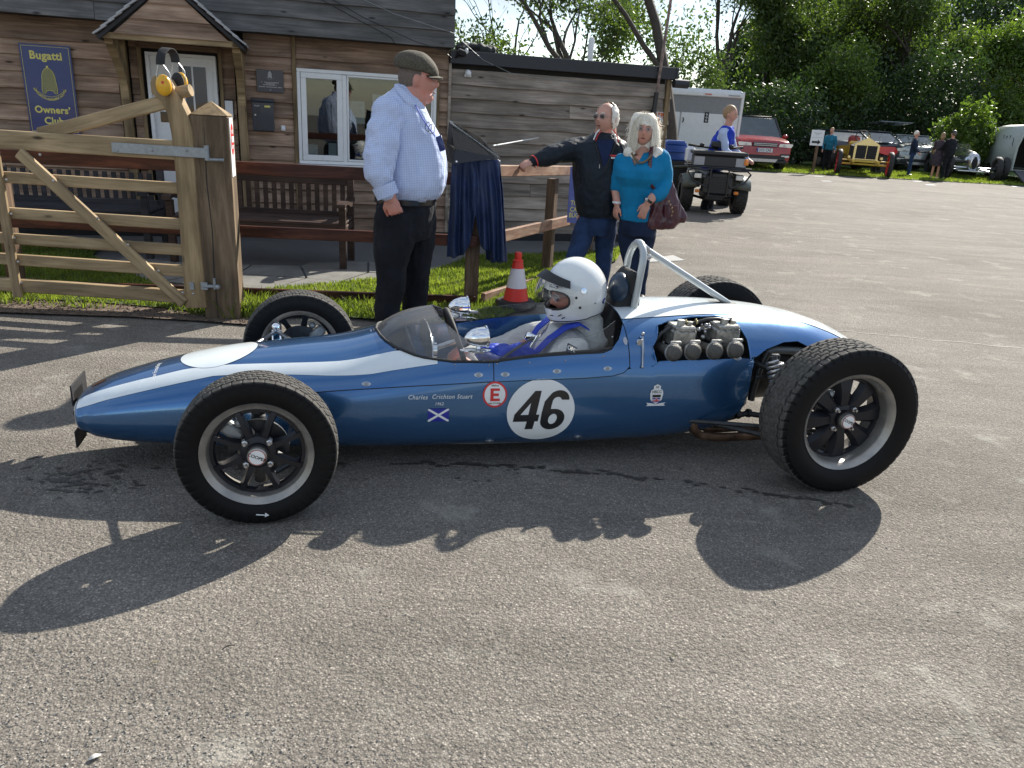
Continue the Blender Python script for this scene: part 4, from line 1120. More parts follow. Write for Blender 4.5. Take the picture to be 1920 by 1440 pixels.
_G = np.array([np.gradient(ST[:, k], ST[:, 0]) for k in range(1, 7)]).T
def sec(x):
    X = ST[:, 0]; x = min(max(x, X[0]), X[-1]); i = int(np.clip(np.searchsorted(X, x)-1, 0, len(X)-2))
    h = X[i+1]-X[i]; s = (x-X[i])/h
    return (2*s**3-3*s**2+1)*ST[i, 1:]+(s**3-2*s**2+s)*h*_G[i]+(-2*s**3+3*s**2)*ST[i+1, 1:]+(s**3-s**2)*h*_G[i+1]
def SP(x, t, off=0.0):
    """body surface: x along the car, t from the top centre (0) round to the bottom centre (pi); t<0 far side"""
    zt, zs, zb, w_, nu, nl = sec(x); s_ = 1 if t < 0 else -1; t = abs(t)
    if t <= math.pi/2:
        y = w_*max(0, math.sin(t))**(2/nu); z_ = zs+(zt-zs)*max(0, math.cos(t))**(2/nu)
    else:
        y = w_*max(0, math.sin(t))**(2/nl); z_ = zs-(zs-zb)*max(0, -math.cos(t))**(2/nl)
    p = Vector((x, s_*y, z_))
    if off:
        e = .004
        a = SP(min(x+e, 2.819), t*(-s_))-SP(max(x-e, -.747), t*(-s_)); t2 = t*(-s_)
        tb = SP(x, -s_*min(t+.02, math.pi))-SP(x, -s_*max(t-.02, .0 if t > .02 else .0)) if t > .02 else Vector((0, -.01, 0))*(-s_*-1)
        n = a.cross(tb); n = n.normalized() if n.length > 1e-12 else Vector((0, 0, 1))
        c = Vector((0, p.y, p.z-zs)); c2 = Vector((x, 0, zs))
        if n.dot(p-c2) < 0: n = -n
        if t < .05: n = Vector((n.x if abs(n.x) < .6 else 0, 0, 1)).normalized()
        p = p+n*off
    return p
def tz(x, z_):
    zt, zs, zb, w_, nu, nl = sec(x)
    if z_ > zs: q = min(1, (z_-zs)/(zt-zs)); return math.acos(min(1, q**(nu/2)))
    q = min(1, (zs-z_)/(zs-zb)); return math.pi-math.acos(min(1, q**(nl/2)))
def ty(x, y):
    zt, zs, zb, w_, nu, nl = sec(x); return math.asin(min(1, (min(1, abs(y)/w_))**(nu/2)))
def car_paint():
    mt, t, b = nodes('blue_metallic_paint'); co, _ = coords(t, rnd=False)
    n = N(t, 'ShaderNodeTexNoise', Scale=900.0, Detail=2.0); t.links.new(co, n.inputs['Vector'])
    n2 = N(t, 'ShaderNodeTexNoise', Scale=3.0, Detail=6.0, Roughness=.7); t.links.new(co, n2.inputs['Vector'])
    c = ramp(t, n.outputs['Fac'], [(.3, (.030, .112, .27)), (.7, (.055, .170, .37))])
    t.links.new(c, b.inputs['Base Color']); b.inputs['Metallic'].default_value = .7
    t.links.new(ramp(t, n2.outputs['Fac'], [(.3, .18), (.7, .27)]), b.inputs['Roughness'])
    b.inputs['Coat Weight'].default_value = 1; b.inputs['Coat Roughness'].default_value = .035
    n3 = N(t, 'ShaderNodeTexNoise', Scale=5.5, Detail=1.0); t.links.new(co, n3.inputs['Vector'])
    bn_ = bump(t, b, n3.outputs['Fac'], .10, .01); t.links.new(bn_.outputs[0], b.inputs['Coat Normal'])
    return mt
M_['paint'] = car_paint()
M_['stripe'] = plain('white_stripe_paint', (.70, .75, .76), .25, var=.03, coat=.8)
M_['number_white'] = plain('roundel_white', (.78, .79, .78), .35, var=.03, coat=.4)
M_['number_black'] = plain('roundel_black', (.012, .012, .015), .35, coat=.3)
M_['sticker_blue'] = plain('sticker_blue', (.01, .02, .30), .35, coat=.3)
M_['cockpit'] = plain('cockpit_black', (.06, .06, .06), .6, bmp=.1)
M_['grey_tube'] = plain('grey_tube', (.42, .45, .46), .35, .3, var=.08, coat=.3)
M_['frame_grey'] = plain('frame_grey', (.13, .14, .14), .45, .3)
M_['dark_metal'] = plain('dark_metal', (.05, .052, .055), .45, .6, var=.4, scale=30)
M_['carb'] = plain('carburettor_alloy', (.38, .37, .34), .4, .75, var=.5, scale=40, bmp=.3)
M_['mesh_cap'] = plain('mesh_cap', (.12, .115, .105), .5, .6, var=.2, scale=60, bmp=.8, bscale=500)
M_['exhaust'] = plain('burnt_exhaust', (.17, .105, .07), .5, .8, var=.6, scale=12)
M_['hose'] = plain('black_hose', (.02, .02, .022), .4)

def patch(x0, x1, tf0, tf1, off=0.0, nx=40, ntt=20, closed=False, clip=None):
    """grid of body surface between two t(x) curves"""
    q = MB(); vs = []
    for i in range(nx+1):
        x = x0+(x1-x0)*i/nx; a, b = tf0(x), tf1(x)
        for j in range(ntt+1): vs.append(SP(x, a+(b-a)*j/ntt, off))
    fs = [(i*(ntt+1)+j, i*(ntt+1)+j+1, (i+1)*(ntt+1)+j+1, (i+1)*(ntt+1)+j) for i in range(nx) for j in range(ntt)]
    q.add(vs, fs); return q
def shell(mb, name, mat, thick=.004, cuts=(), smooth=35, parent=None, edge_mat=None):
    me = bpy.data.meshes.new(name); me.from_pydata(mb.v, [], mb.f); me.update()
    bm = bmesh.new(); bm.from_mesh(me); bmesh.ops.remove_doubles(bm, verts=bm.verts, dist=1e-5)
    bmesh.ops.recalc_face_normals(bm, faces=bm.faces)
    c = Vector((0, 0, 0)); tot = 0
    for f in bm.faces: tot += (f.calc_center_median()-Vector((f.calc_center_median().x, 0, .28))).dot(f.normal)
    if tot < 0: bmesh.ops.reverse_faces(bm, faces=bm.faces)
    bm.to_mesh(me); bm.free()
    o = link(name, me, None)
    s_ = o.modifiers.new('s', 'SOLIDIFY'); s_.thickness = thick; s_.offset = -1
    tmp = []
    for cmb in cuts:
        co_ = cmb.build('cut', None); tmp.append(co_)
        b_ = o.modifiers.new('b', 'BOOLEAN'); b_.operation = 'DIFFERENCE'; b_.object = co_; b_.solver = 'EXACT'
    evaluated(o); me = o.data
    for k in tmp: bpy.data.objects.remove(k)
    me.materials.clear(); me.materials.append(mat)
    me.polygons.foreach_set('use_smooth', [True]*len(me.polygons)); me.set_sharp_from_angle(angle=R(smooth))
    o.parent = parent or car
    return o
PI = math.pi
xo = [.449, .455, .46, .48, .514, .575, .637, .743, .90]; yo = [0.0, .045, .085, .14, .194, .24, .266, .290, .308]
def y_open(x):
    if x < .9: return float(np.interp(x, xo, yo))
    return float(np.interp(x, [.9, 1.38, 1.42, 1.46, 1.50], [.308, .312, .305, .275, .20]))
def t_open(x): return ty(x, y_open(x)) if x > .449 else 0
def t_seam(x): return tz(x, float(np.interp(x, [0, .21, .55, .89, .91, 1.07, 1.3, 1.42, 1.47, 1.50, 1.51], [.34, .354, .380, .399, .399, .405, .41, .417, .430, .46, .50])))
# nose and scuttle in one moulding
nose = MB()
def addp(dst, p): dst.add(p.v, p.f)
xs_n = list(np.linspace(-.748, -.60, 16))+list(np.linspace(-.58, 0.0, 22))
def grid(xs, ta, tb, ntt, off=0):
    q = MB(); vs = []
    for x in xs:
        a, b = ta(x), tb(x)
        for j in range(ntt+1): vs.append(SP(x, a+(b-a)*j/ntt, off))
    q.add(vs, [(i*(ntt+1)+j, i*(ntt+1)+j+1, (i+1)*(ntt+1)+j+1, (i+1)*(ntt+1)+j) for i in range(len(xs)-1) for j in range(ntt)]); return q
addp(nose, grid(xs_n, lambda x: -PI, lambda x: PI, 72))
xs_c = list(np.linspace(0.0, .445, 18))+[.449, .4505, .452, .455, .46, .468, .48, .497, .514, .54, .575, .60, .637, .68, .72, .743, .80, .85, .905]
addp(nose, grid(xs_c, t_open, t_seam, 26)); addp(nose, grid(xs_c, lambda x: -t_seam(x), lambda x: -t_open(x), 26))
q = MB(); q.sph((-.79, 0, .205), (.05, .10, .036), 24, 12)
shell(nose, 'nose_cowl', M_['paint'], cuts=())
q = MB(); q.sph((-.745, 0, .212), (.012, .095, .034), 24, 12); q.build('nose_intake', M_['black_matt'], car, smooth=60)
# lower tub
def zlow(x): return float(np.interp(x, [1.49, 1.60, 1.62, 2.03, 2.08], [.447, .452, .476, .480, .476]))
tub = grid(list(np.linspace(0.001, 2.085, 70)), lambda x: t_seam(x) if x < 1.505 else tz(x, zlow(x)), lambda x: PI, 26, -.0015)
tub2 = grid(list(np.linspace(0.001, 2.085, 70)), lambda x: -PI, lambda x: -(t_seam(x) if x < 1.505 else tz(x, zlow(x))), 26, -.0015)
tubm = MB(); addp(tubm, tub); addp(tubm, tub2)
c1 = MB(); prof = []
pts = [(2.20, .60), (2.095, .47), (2.075, .43), (2.07, .33), (2.05, .24), (2.0, .185), (1.93, .14), (1.84, .115), (1.74, .075), (1.70, .0), (2.3, .0), (2.3, .60)]
c1.poly(pts, 1.2, M=Matrix(((1, 0, 0, 0), (0, 0, 1, -.6), (0, 1, 0, 0), (0, 0, 0, 1))))
shell(tubm, 'tub', M_['paint'], cuts=[c1])
# cockpit side panels
for s_, nm in ((-1, 'near'), (1, 'far')):
    xs_s = list(np.linspace(.909, 1.38, 20))+list(np.linspace(1.395, 1.493, 9))
    g_ = grid(xs_s, (t_open if s_ < 0 else lambda x: -t_seam(x)), (t_seam if s_ < 0 else lambda x: -t_open(x)), 18, .001)
    shell(g_, 'cockpit_side_panel', M_['paint'])
# dark shut lines where the panels meet
for s_ in (1, -1):
    for xs_j, tf in ((np.linspace(.004, .905, 46), t_seam), (list(np.linspace(.909, 1.40, 26))+list(np.linspace(1.41, 1.494, 14)), t_seam)):
        q = MB(); q.tube([SP(x, s_*tf(x), -.0002) for x in xs_j], .0021, 5); q.build('panel_gap', M_['black_matt'], car)
    for x_ in (.907, 1.495):
        ta = t_open(x_); tb_ = t_seam(x_); q = MB(); q.tube([SP(x_, s_*(ta+(tb_-ta)*k/14), -.0004) for k in range(15)], .0021, 5); q.build('panel_gap', M_['black_matt'], car)
# engine cover
def zcut(x): return float(np.interp(x, [1.49, 1.60, 1.62, 2.03, 2.06, 2.10, 2.15, 2.25, 2.33, 2.40, 2.50, 2.60, 2.70, 2.82], [.447, .452, .476, .480, .478, .485, .512, .535, .535, .505, .46, .42, .39, .38]))
xs_e = list(np.linspace(1.497, 2.0, 24))+list(np.linspace(2.02, 2.7, 36))+[2.72, 2.74, 2.76, 2.775, 2.79, 2.80, 2.81, 2.819]
eng = grid(xs_e, lambda x: -tz(x, zcut(x)), lambda x: tz(x, zcut(x)), 56, .002)
hole = MB(); hp = []
for (px, py) in [(1226, 676), (1222, 650), (1224, 630), (1234, 612), (1252, 603), (1300, 598), (1345, 597), (1375, 601), (1387, 612), (1392, 632), (1394, 676)]:
    p = CL(px, py, -.30 if py > 640 else (-.24 if py > 605 else -.21)); hp.append((p.x, p.z))
hp = [(hp[0][0], .46)]+hp[1:-1]+[(hp[-2][0]+.004, .46)]
hole.poly(hp, .45, M=Matrix(((1, 0, 0, 0), (0, 0, 1, -.55), (0, 1, 0, 0), (0, 0, 0, 1))))
hood = shell(eng, 'engine_cover', M_['paint'], cuts=[hole])
q = MB(); q.box((1.83, -.02, .40), (.60, .30, .30)); q.box((1.83, -.16, .36), (.50, .08, .16)); q.build('engine_block', M_['dark_metal'], car)
lip = [Vector((x, -.0, z_)) for x, z_ in hp]
q = MB(); lp = []
for i in range(len(hp)-1):
    for k in range(6):
        x = hp[i][0]+(hp[i+1][0]-hp[i][0])*k/6; z_ = hp[i][1]+(hp[i+1][1]-hp[i][1])*k/6
        lp.append(SP(x, tz(x, z_), .002))
q.tube(lp, .0035, 6); q.build('opening_lip', M_['paint'], car, smooth=60)
# white flash over the engine cover
def te(x): return float(np.interp(x, [1.49, 1.55, 1.71, 1.9, 2.07, 2.24, 2.41, 2.58, 2.63, 2.72, 2.80], [.44, .435, .419, .381, .363, .363, .391, .53, .60, .74, .85]))
g_ = grid([x for x in xs_e if x < 2.80], lambda x: -te(x), te, 44, .0045); o = g_.build('white_stripe', M_['stripe'], car, smooth=60)
# nose stripes and bonnet roundel
xu = [-.736, -.69, -.61, -.41, -.31, -.2, -.04, .13, .3, .44, .449, .5, .7]
tu = [.62, .500, .530, .500, .46, .50, .556, .613, .650, .655, .66, .66, .66]
xl = [-.736, -.72, -.6, -.4, -.2, .0, .25, .42, .55, .68, .72]; tl = [1.20, 1.05, .95, .85, .75, .81, .92, .987, .985, .98, .97]
fu = lambda x: max(float(np.interp(x, xu, tu)), t_open(x) if x > .44 else 0)
fl_ = lambda x: max(float(np.interp(x, xl, tl)), fu(x)+.001)
xs_st = list(np.linspace(-.736, .44, 60))+[.449, .455, .46, .47, .48, .50, .515, .54, .575, .61, .637, .66, .68]
for s_ in (1, -1):
    q = MB(); vs = []; nn = 10
    for x in xs_st:
        a, b = fu(x), fl_(x)
        for j in range(nn+1): vs.append(SP(x, s_*(a+(b-a)*j/nn), .0013))
    q.add(vs, [(i*(nn+1)+j, i*(nn+1)+j+1, (i+1)*(nn+1)+j+1, (i+1)*(nn+1)+j) for i in range(len(xs_st)-1) for j in range(nn)])
    q.build('white_stripe', M_['stripe'], car, smooth=60)
def top_map(cx, cy, off):
    def f(u, v):
        x = cx+u; y = cy+v; t = ty(x, y); return SP(x, t if y < 0 else -t, off)
    return f
def side_map(cx, cz_, off):
    def f(u, v):
        x = cx+u; return SP(x, tz(x, cz_+v), off)
    return f
def disc(f, rx, ry, name, mat, parent=None, rings_=10, seg=40, r0=0.0):
    q = MB(); vs = []
    for i in range(rings_+1):
        r_ = r0+(1-r0)*i/rings_
        for k in range(seg):
            a = 2*PI*k/seg; vs.append(f(rx*r_*math.cos(a), ry*r_*math.sin(a)))
    q.add(vs, [(i*seg+k, i*seg+(k+1) % seg, (i+1)*seg+(k+1) % seg, (i+1)*seg+k) for i in range(rings_) for k in range(seg)])
    return q.build(name, mat, parent or car, smooth=60)
def fine(vs, fs, step=.012):
    """cut flat lettering into small cells so that it can follow a curved panel"""
    bm = bmesh.new(); bv = [bm.verts.new(v) for v in vs]
    for f in fs:
        try: bm.faces.new([bv[i] for i in f])
        except ValueError: pass
    x0, x1 = min(v[0] for v in vs), max(v[0] for v in vs); y0, y1 = min(v[1] for v in vs), max(v[1] for v in vs)
    for k in range(1, int((x1-x0)/step)+1): bmesh.ops.bisect_plane(bm, geom=bm.verts[:]+bm.edges[:]+bm.faces[:], plane_co=(x0+k*step, 0, 0), plane_no=(1, 0, 0))
    for k in range(1, int((y1-y0)/step)+1): bmesh.ops.bisect_plane(bm, geom=bm.verts[:]+bm.edges[:]+bm.faces[:], plane_co=(0, y0+k*step, 0), plane_no=(0, 1, 0))
    bm.verts.index_update(); r_ = [v.co[:] for v in bm.verts], [tuple(v.index for v in f.verts) for f in bm.faces]; bm.free(); return r_
def decal(f, vs, fs, name, mat, parent=None, step=.012):
    vs, fs = fine(vs, fs, step); q = MB(); q.add([f(v[0], v[1]) for v in vs], fs)
    me = bpy.data.meshes.new(name); me.from_pydata(q.v, [], q.f); return link(name, me, mat, parent or car)
def rectd(w_, h_, cx=0, cy=0, ang=0):
    c, s_ = math.cos(ang), math.sin(ang)
    return [(cx+x*c-y*s_, cy+x*s_+y*c, 0) for x, y in ((-w_/2, -h_/2), (w_/2, -h_/2), (w_/2, h_/2), (-w_/2, h_/2))], [(0, 1, 2, 3)]
disc(top_map(-.192, .0, .0022), .152, .140, 'bonnet_roundel', M_['stripe'])
rd = disc(side_map(1.113, .268, .001), .147, .142, 'number_roundel', M_['number_white'])
sm = side_map(1.113, .268, .0022)
# numerals drawn as outlines (heavy slanted grotesque)
def sl_(pts, k=.16): return [(x+y*k, y, 0) for x, y in pts]
four = sl_([(-.112, -.045), (-.112, -.012), (-.045, .092), (-.018, .092), (-.018, -.014), (-.004, -.014), (-.004, -.045), (-.018, -.045), (-.018, -.082), (-.052, -.082), (-.052, -.045)])
four_in = sl_([(-.052, -.014), (-.052, .040), (-.086, -.014)])
def tess(outer, inner, name, mat, f, parent):
    bm = bmesh.new(); es = []
    for L_ in (outer, inner):
        v = [bm.verts.new(p) for p in L_]; es += [bm.edges.new((v[i], v[(i+1) % len(v)])) for i in range(len(v))]
    bmesh.ops.triangle_fill(bm, use_beauty=True, edges=es)
    bm.verts.index_update(); vs = [v.co[:] for v in bm.verts]; fs = [tuple(v.index for v in q_.verts) for q_ in bm.faces]; bm.free()
    return decal(f, vs, fs, name, mat, parent)
tess(four, four_in, 'numeral', M_['number_black'], sm, rd)
def arc(cx, cy, rx, ry, a0, a1, n): return [(cx+rx*math.cos(R(a0+(a1-a0)*i/n)), cy+ry*math.sin(R(a0+(a1-a0)*i/n))) for i in range(n+1)]
six_o = arc(.058, -.038, .052, .048, -180, 95, 22)+[(.040, .010), (.040, .035)]+arc(.060, .044, .020, .020, 170, 20, 6)+[(.110, .050)]+arc(.062, .045, .050, .048, 8, 130, 12)+[(.006, .045), (.004, -.005)]
six_i = arc(.058, -.036, .019, .024, 0, 350, 14)
tess(sl_(six_o), sl_(six_i), 'numeral', M_['number_black'], sm, rd)
# round E sticker
em = side_map(.912, .346, .003); es_ = disc(em, .051, .055, 'cutoff_sticker', M_['number_white'])
disc(side_map(.912, .346, .0038), .051, .055, 'red_ring', M_['red'], es_, 2, 36, .86)
q = rectd(.012, .052, -.013, 0); decal(side_map(.912, .346, .0045), [(-.019, -.027, 0), (.021, -.027, 0), (.021, -.016, 0), (-.006, -.016, 0), (-.006, -.005, 0), (.016, -.005, 0), (.016, .006, 0), (-.006, .006, 0), (-.006, .017, 0), (.020, .017, 0), (.020, .027, 0), (-.019, .027, 0)],
      [tuple(range(12))], 'letter', M_['red'], es_)
vs, fs = text_mesh('lifeline', .012, .01); decal(side_map(.912, .385, .0045), vs, fs, 'small_print', M_['number_black'], es_, .01)
vs, fs = text_mesh('FIRE SYSTEMS', .009, .01); decal(side_map(.912, .309, .0045), vs, fs, 'small_print', M_['number_black'], es_, .01)
# driver name and saltire
for s_, cx, cz_, sz in (('Charles', .596, .337, .026), ('Crichton Stuart', .735, .339, .026), ('1962', .683, .309, .019)):
    vs, fs = text_mesh(s_, sz, .004, .25, 'CENTER', 0, 1.12); 
    decal(side_map(cx, cz_, .0015), [(x*.88, y, 0) for x, y, z_ in vs], fs, 'name_lettering', M_['number_white'], None, .012)
vs, fs = rectd(.086, .056); sf = decal(side_map(.681, .260, .0015), vs, fs, 'saltire_flag', M_['sticker_blue'], None, .01)
for s_ in (1, -1):
    a = math.atan2(.056, .086); L_ = math.hypot(.086, .056)
    vs, fs = [(-.043, s_*-.028, 0), (-.036, s_*-.028, 0), (.043, s_*.0215, 0), (.043, s_*.028, 0), (.036, s_*.028, 0), (-.043, s_*-.0215, 0)], [tuple(range(6))]
    decal(side_map(.681, .260, .0025 if s_ > 0 else .0028), vs, fs, 'white_cross_arm', M_['number_white'], sf, .008)
# club shield
f_ = side_map(1.625, .330, .0015)
sh = decal(f_, [(-.026, .022, 0), (-.030, .006, 0), (-.026, -.022, 0), (-.012, -.036, 0), (.0, -.042, 0), (.012, -.036, 0), (.026, -.022, 0), (.030, .006, 0), (.026, .022, 0), (.016, .026, 0), (.016, .040, 0), (0, .048, 0), (-.016, .040, 0), (-.016, .026, 0)], [tuple(range(14))], 'club_shield', M_['number_white'], None, .01)
vs, fs = text_mesh('HSCC', .017, .02); decal(side_map(1.625, .344, .0028), vs, fs, 'shield_letters', M_['number_black'], sh, .01)
vs, fs = text_mesh('50', .014, .01); decal(side_map(1.625, .365, .0028), vs, fs, 'shield_letters', M_['number_black'], sh, .01)
vs, fs = rectd(.038, .012); decal(side_map(1.625, .325, .0028), vs, fs, 'shield_car', M_['number_black'], sh, .01)
vs, fs = rectd(.036, .020); decal(side_map(1.625, .306, .0028), vs, fs, 'union_flag_blue', M_['sticker_blue'], sh, .01)
for w_, h_, a in ((.036, .006, 0), (.006, .020, 0)):
    vs, fs = rectd(w_+.0, h_+.003, 0, 0, a); decal(side_map(1.625, .306, .0034), vs, fs, 'union_flag_white', M_['number_white'], sh, .01)
    vs, fs = rectd(w_, h_-.002, 0, 0, a); decal(side_map(1.625, .306, .004), vs, fs, 'union_flag_red', M_['red'], sh, .01)
vs, fs = [(-.045, -.003, 0), (.045, -.003, 0), (.036, .004, 0), (.045, .012, 0), (.022, .010, 0), (0, .004, 0), (-.022, .010, 0), (-.045, .012, 0), (-.036, .004, 0)], [tuple(range(9))]
decal(side_map(1.625, .283, .003), vs, fs, 'shield_ribbon', M_['paper'], sh, .01)
# nose badge and script
disc(top_map(-.665, .0, .0015), .030, .018, 'nose_badge', plain('bronze_badge', (.22, .09, .05), .3, .7, scale=60, var=.4))
vs, fs = text_mesh('Cooper Formula Racing', .024, .006, .3)
fm = top_map(-.430, -.075, .0013); decal(lambda u, v: fm(v*1.0, -u*.72) if False else fm(-v, u*.62), vs, fs, 'nose_script', M_['number_white'], None, .01)
# quick release fasteners
for (px, py) in ((687, 720), (897, 703), (947, 702), (1044, 696), (1139, 691), (1383, 672), (918, 826), (1083, 818)):
    y = -.33; p = CL(px, py, y)
    for _ in range(3): s_ = SP(p.x, tz(p.x, p.z)); p = CL(px, py, s_.y)
    t = tz(p.x, p.z); c = SP(p.x, t, .001); n = (SP(p.x, t, .01)-SP(p.x, t)).normalized()
    Mx = Matrix.Translation(c) @ n.to_track_quat('Z', 'Y').to_matrix().to_4x4()
    q = MB(); pr = []
    for k in range(24):
        a = 2*PI*k/24; r_ = .011+.008*abs(math.cos(a))**6; pr.append((r_*math.cos(a), r_*.9*math.sin(a)))
    q.poly(pr, .0022, M=Mx); ff = q.build('body_fastener', M_['steel'], car)
    q = MB(); q.lathe([(.0, .0045), (.0075, .0045), (.009, .002)], 'z', 14); q.box((0, 0, .0048), (.011, .0022, .001)); q.v = [tuple(Mx @ Vector(v)) for v in q.v]; q.build('fastener_head', M_['galv'], ff, smooth=40)
p = CL(1170, 638, -.27); t = tz(p.x, p.z); c = SP(p.x, t, .001)
q = MB(); Mx = Matrix.Translation(c) @ (SP(p.x, t, .01)-SP(p.x, t)).normalized().to_track_quat('Z', 'X').to_matrix().to_4x4()
pr = []
for k in range(24):
    a = 2*PI*k/24; r_ = .011+.008*abs(math.cos(a))**6; pr.append((r_*math.cos(a), r_*.9*math.sin(a)))
q.poly(pr, .002, M=Mx); q.build('body_fastener', M_['steel'], car)
def on_body(px, py, y0=-.33, off=0.0):
    p = CL(px, py, y0)
    for _ in range(4): p = CL(px, py, SP(p.x, tz(p.x, p.z)).y)
    return SP(p.x, tz(p.x, p.z), off)
q = MB()
for (px, py) in ((695, 618), (707, 636), (742, 657), (853, 684), (917, 685), (932, 682), (993, 680), (1060, 676), (1131, 668), (1148, 632)):
    q.sph(on_body(px, py, -.28, .001), .0042, 8, 5)
q.build('rivets', M_['steel'], car)
# bonnet strap latch behind the cockpit
a, b = on_body(1203, 634, -.3, .012), on_body(1203, 688, -.3, .010)
q = MB(); q.tube([a, a.lerp(b, .5)+Vector((0, -.006, 0)), b], [.0055, .006, .004], 8); q.sph(b, .007, 8, 6); q.sph(a+Vector((0, 0, .012)), .009, 8, 6)
q.box(tuple(a.lerp(b, .2)+Vector((-.010, .002, 0))), (.03, .008, .03), ch=.003); q.build('bonnet_latch', M_['steel'], car, smooth=40)
# ---- windscreen
us = np.linspace(-1, 1, 41)
Bk = [(0, .449, 0), (.3, .466, .11), (.6, .55, .225), (.85, .743, .29), (1, .93, .309)]
Tk = [(0, .690, .0, .640), (.3, .708, .115, .612), (.6, .775, .215, .565), (.85, .865, .283, .522), (1, .955, .311, .490)]
q = MB(); vs = []; base = []; nn = 10
for u in us:
    a = abs(u); s_ = -1 if u < 0 else 1
    xb = float(np.interp(a, [k[0] for k in Bk], [k[1] for k in Bk])); yb_ = y_open(xb) if a > .02 else 0
    yb_ = float(np.interp(a, [k[0] for k in Bk], [k[2] for k in Bk]))
    yb_ = y_open(max(.4495, xb)) if xb < .9 else .309
    if a < .30: xb = .449+.031*(a/.30)**2; yb_ = y_open(xb)+.0
    B_ = Vector((xb, s_*yb_, SP(xb, ty(xb, yb_)).z+.001)); base.append(B_.copy())
    T_ = Vector((float(np.interp(a, [k[0] for k in Tk], [k[1] for k in Tk])), s_*float(np.interp(a, [k[0] for k in Tk], [k[2] for k in Tk])), float(np.interp(a, [k[0] for k in Tk], [k[3] for k in Tk]))))
    for j in range(nn+1):
        v = j/nn; p = B_.lerp(T_, v)+Vector((-.012, s_*a*.006, .016))*math.sin(PI*v); vs.append(p)
q.add(vs, [(i*(nn+1)+j, i*(nn+1)+j+1, (i+1)*(nn+1)+j+1, (i+1)*(nn+1)+j) for i in range(len(us)-1) for j in range(nn)])
M_['screen'] = glass('tinted_perspex', (.95, .97, .97), .01, 1.5, .17)  # stronger grey share paints the pale reflection over the windscreen
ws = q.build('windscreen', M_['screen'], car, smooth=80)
q = MB(); q.tube([vs[i*(nn+1)+nn] for i in range(len(us))], .0018, 6); q.build('screen_edge', M_['clear'], ws, smooth=80)
q = MB(); q.tube([b_+Vector((0, 0, .003)) for b_ in base], .0055, 8); q.build('screen_seal', M_['rubber'], ws, smooth=80)
for s_ in (-1, 1):
    q = MB(); vs = []; n_ = 12
    for i in range(n_+1):
        x = .925+.505*i/n_; y = .3065 if x < 1.36 else .3065-.02*(x-1.36)/.07
        zb_ = SP(x, ty(x, y)).z; top = .065 if x < 1.30 else .065+.03*(x-1.30)/.13
        vs += [(x, s_*y, zb_-.01), (x-.0, s_*(y-.008), zb_+top)]
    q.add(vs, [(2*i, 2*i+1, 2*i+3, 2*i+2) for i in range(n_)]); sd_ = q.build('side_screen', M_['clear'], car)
    q = MB(); q.tube([vs[2*i+1] for i in range(n_+1)], .0014, 5); q.build('side_screen_edge', M_['clear'], sd_)
# ---- cockpit inside
q = MB(); q.box((1.05, 0, .10), (1.15, .40, .02)); q.box((.60, 0, .33), (.01, .5, .30)); q.build('cockpit_floor', M_['cockpit'], car)
for s_ in (-1, 1):
    q = MB(); vs = []; n_ = 14
    for i in range(n_+1):
        x = .50+1.0*i/n_; y = min(.298, y_open(x)-.006); vs += [(x, s_*y, SP(x, ty(x, y)).z-.006), (x, s_*(y-.01), .1)]
    q.add(vs, [(2*i, 2*i+1, 2*i+3, 2*i+2) for i in range(n_)]); q.build('cockpit_lining', M_['cockpit'] if s_ < 0 else M_['paint'], car)
q = MB()
for s_ in (-1, 1):
    q.tube([(x, s_*(y_open(x)-.001), SP(x, ty(x, y_open(x))).z+.002) for x in np.linspace(.92, 1.40, 14)], .004, 6)
kind(q.build('cockpit_edging', M_['rubber'], car, smooth=60), 'stuff')
# dash and gauges
q = MB(); pr = [(-.235, 0), (.235, 0), (.21, .085), (.12, .125), (0, .135), (-.12, .125), (-.21, .085)]
Md = Matrix.Translation((.665, 0, .425)) @ Matrix(((0, 0, 1, 0), (1, 0, 0, 0), (0, 1, 0, 0), (0, 0, 0, 1)))
q.poly(pr, .006, M=Md); ds = q.build('dashboard', M_['cockpit'], car)
q = MB(); q.tube([Md @ Vector((x, y, .004)) for x, y in pr[1:]+[pr[0]]], .003, 6); q.build('dashboard_edge', M_['steel'], ds, smooth=60)
for y in (-.16, -.06, .06, .16):
    q = MB(); q.lathe([(.0, .0), (.028, .0), (.032, .006), (.032, -.02)], 'x', 20, M=Matrix.Translation((.685, y, .485))); q.build('gauge', M_['chrome'], ds, smooth=40)
    q = MB(); q.lathe([(.0, .0), (.026, .0)], 'x', 20, M=Matrix.Translation((.688, y, .485))); q.build('gauge_face', M_['black'], ds)
# steering wheel
sw = Matrix.Translation(Vector((.800, 0, .475))) @ Matrix.Rotation(R(-18), 4, 'Y')
q = MB(); pts = [sw @ Vector((0, math.cos(a)*.145, math.sin(a)*.145)) for a in np.linspace(0, 2*PI, 40)]; q.tube(pts, .0125, 10, caps=False)
stw = q.build('steering_wheel', M_['foam'], car, smooth=80)
q = MB()
for a in (0, 120, 240): q.box(tuple(sw @ Vector((.01, math.cos(R(a+90))*.072, math.sin(R(a+90))*.072))), (.004, .02, .145), rot=(sw.to_3x3() @ Matrix.Rotation(R(a), 3, 'X')))
q.tube([sw @ Vector((0, 0, 0)), Vector((.67, 0, .43))], .012, 10); q.build('wheel_spokes', M_['steel'], stw, smooth=40)
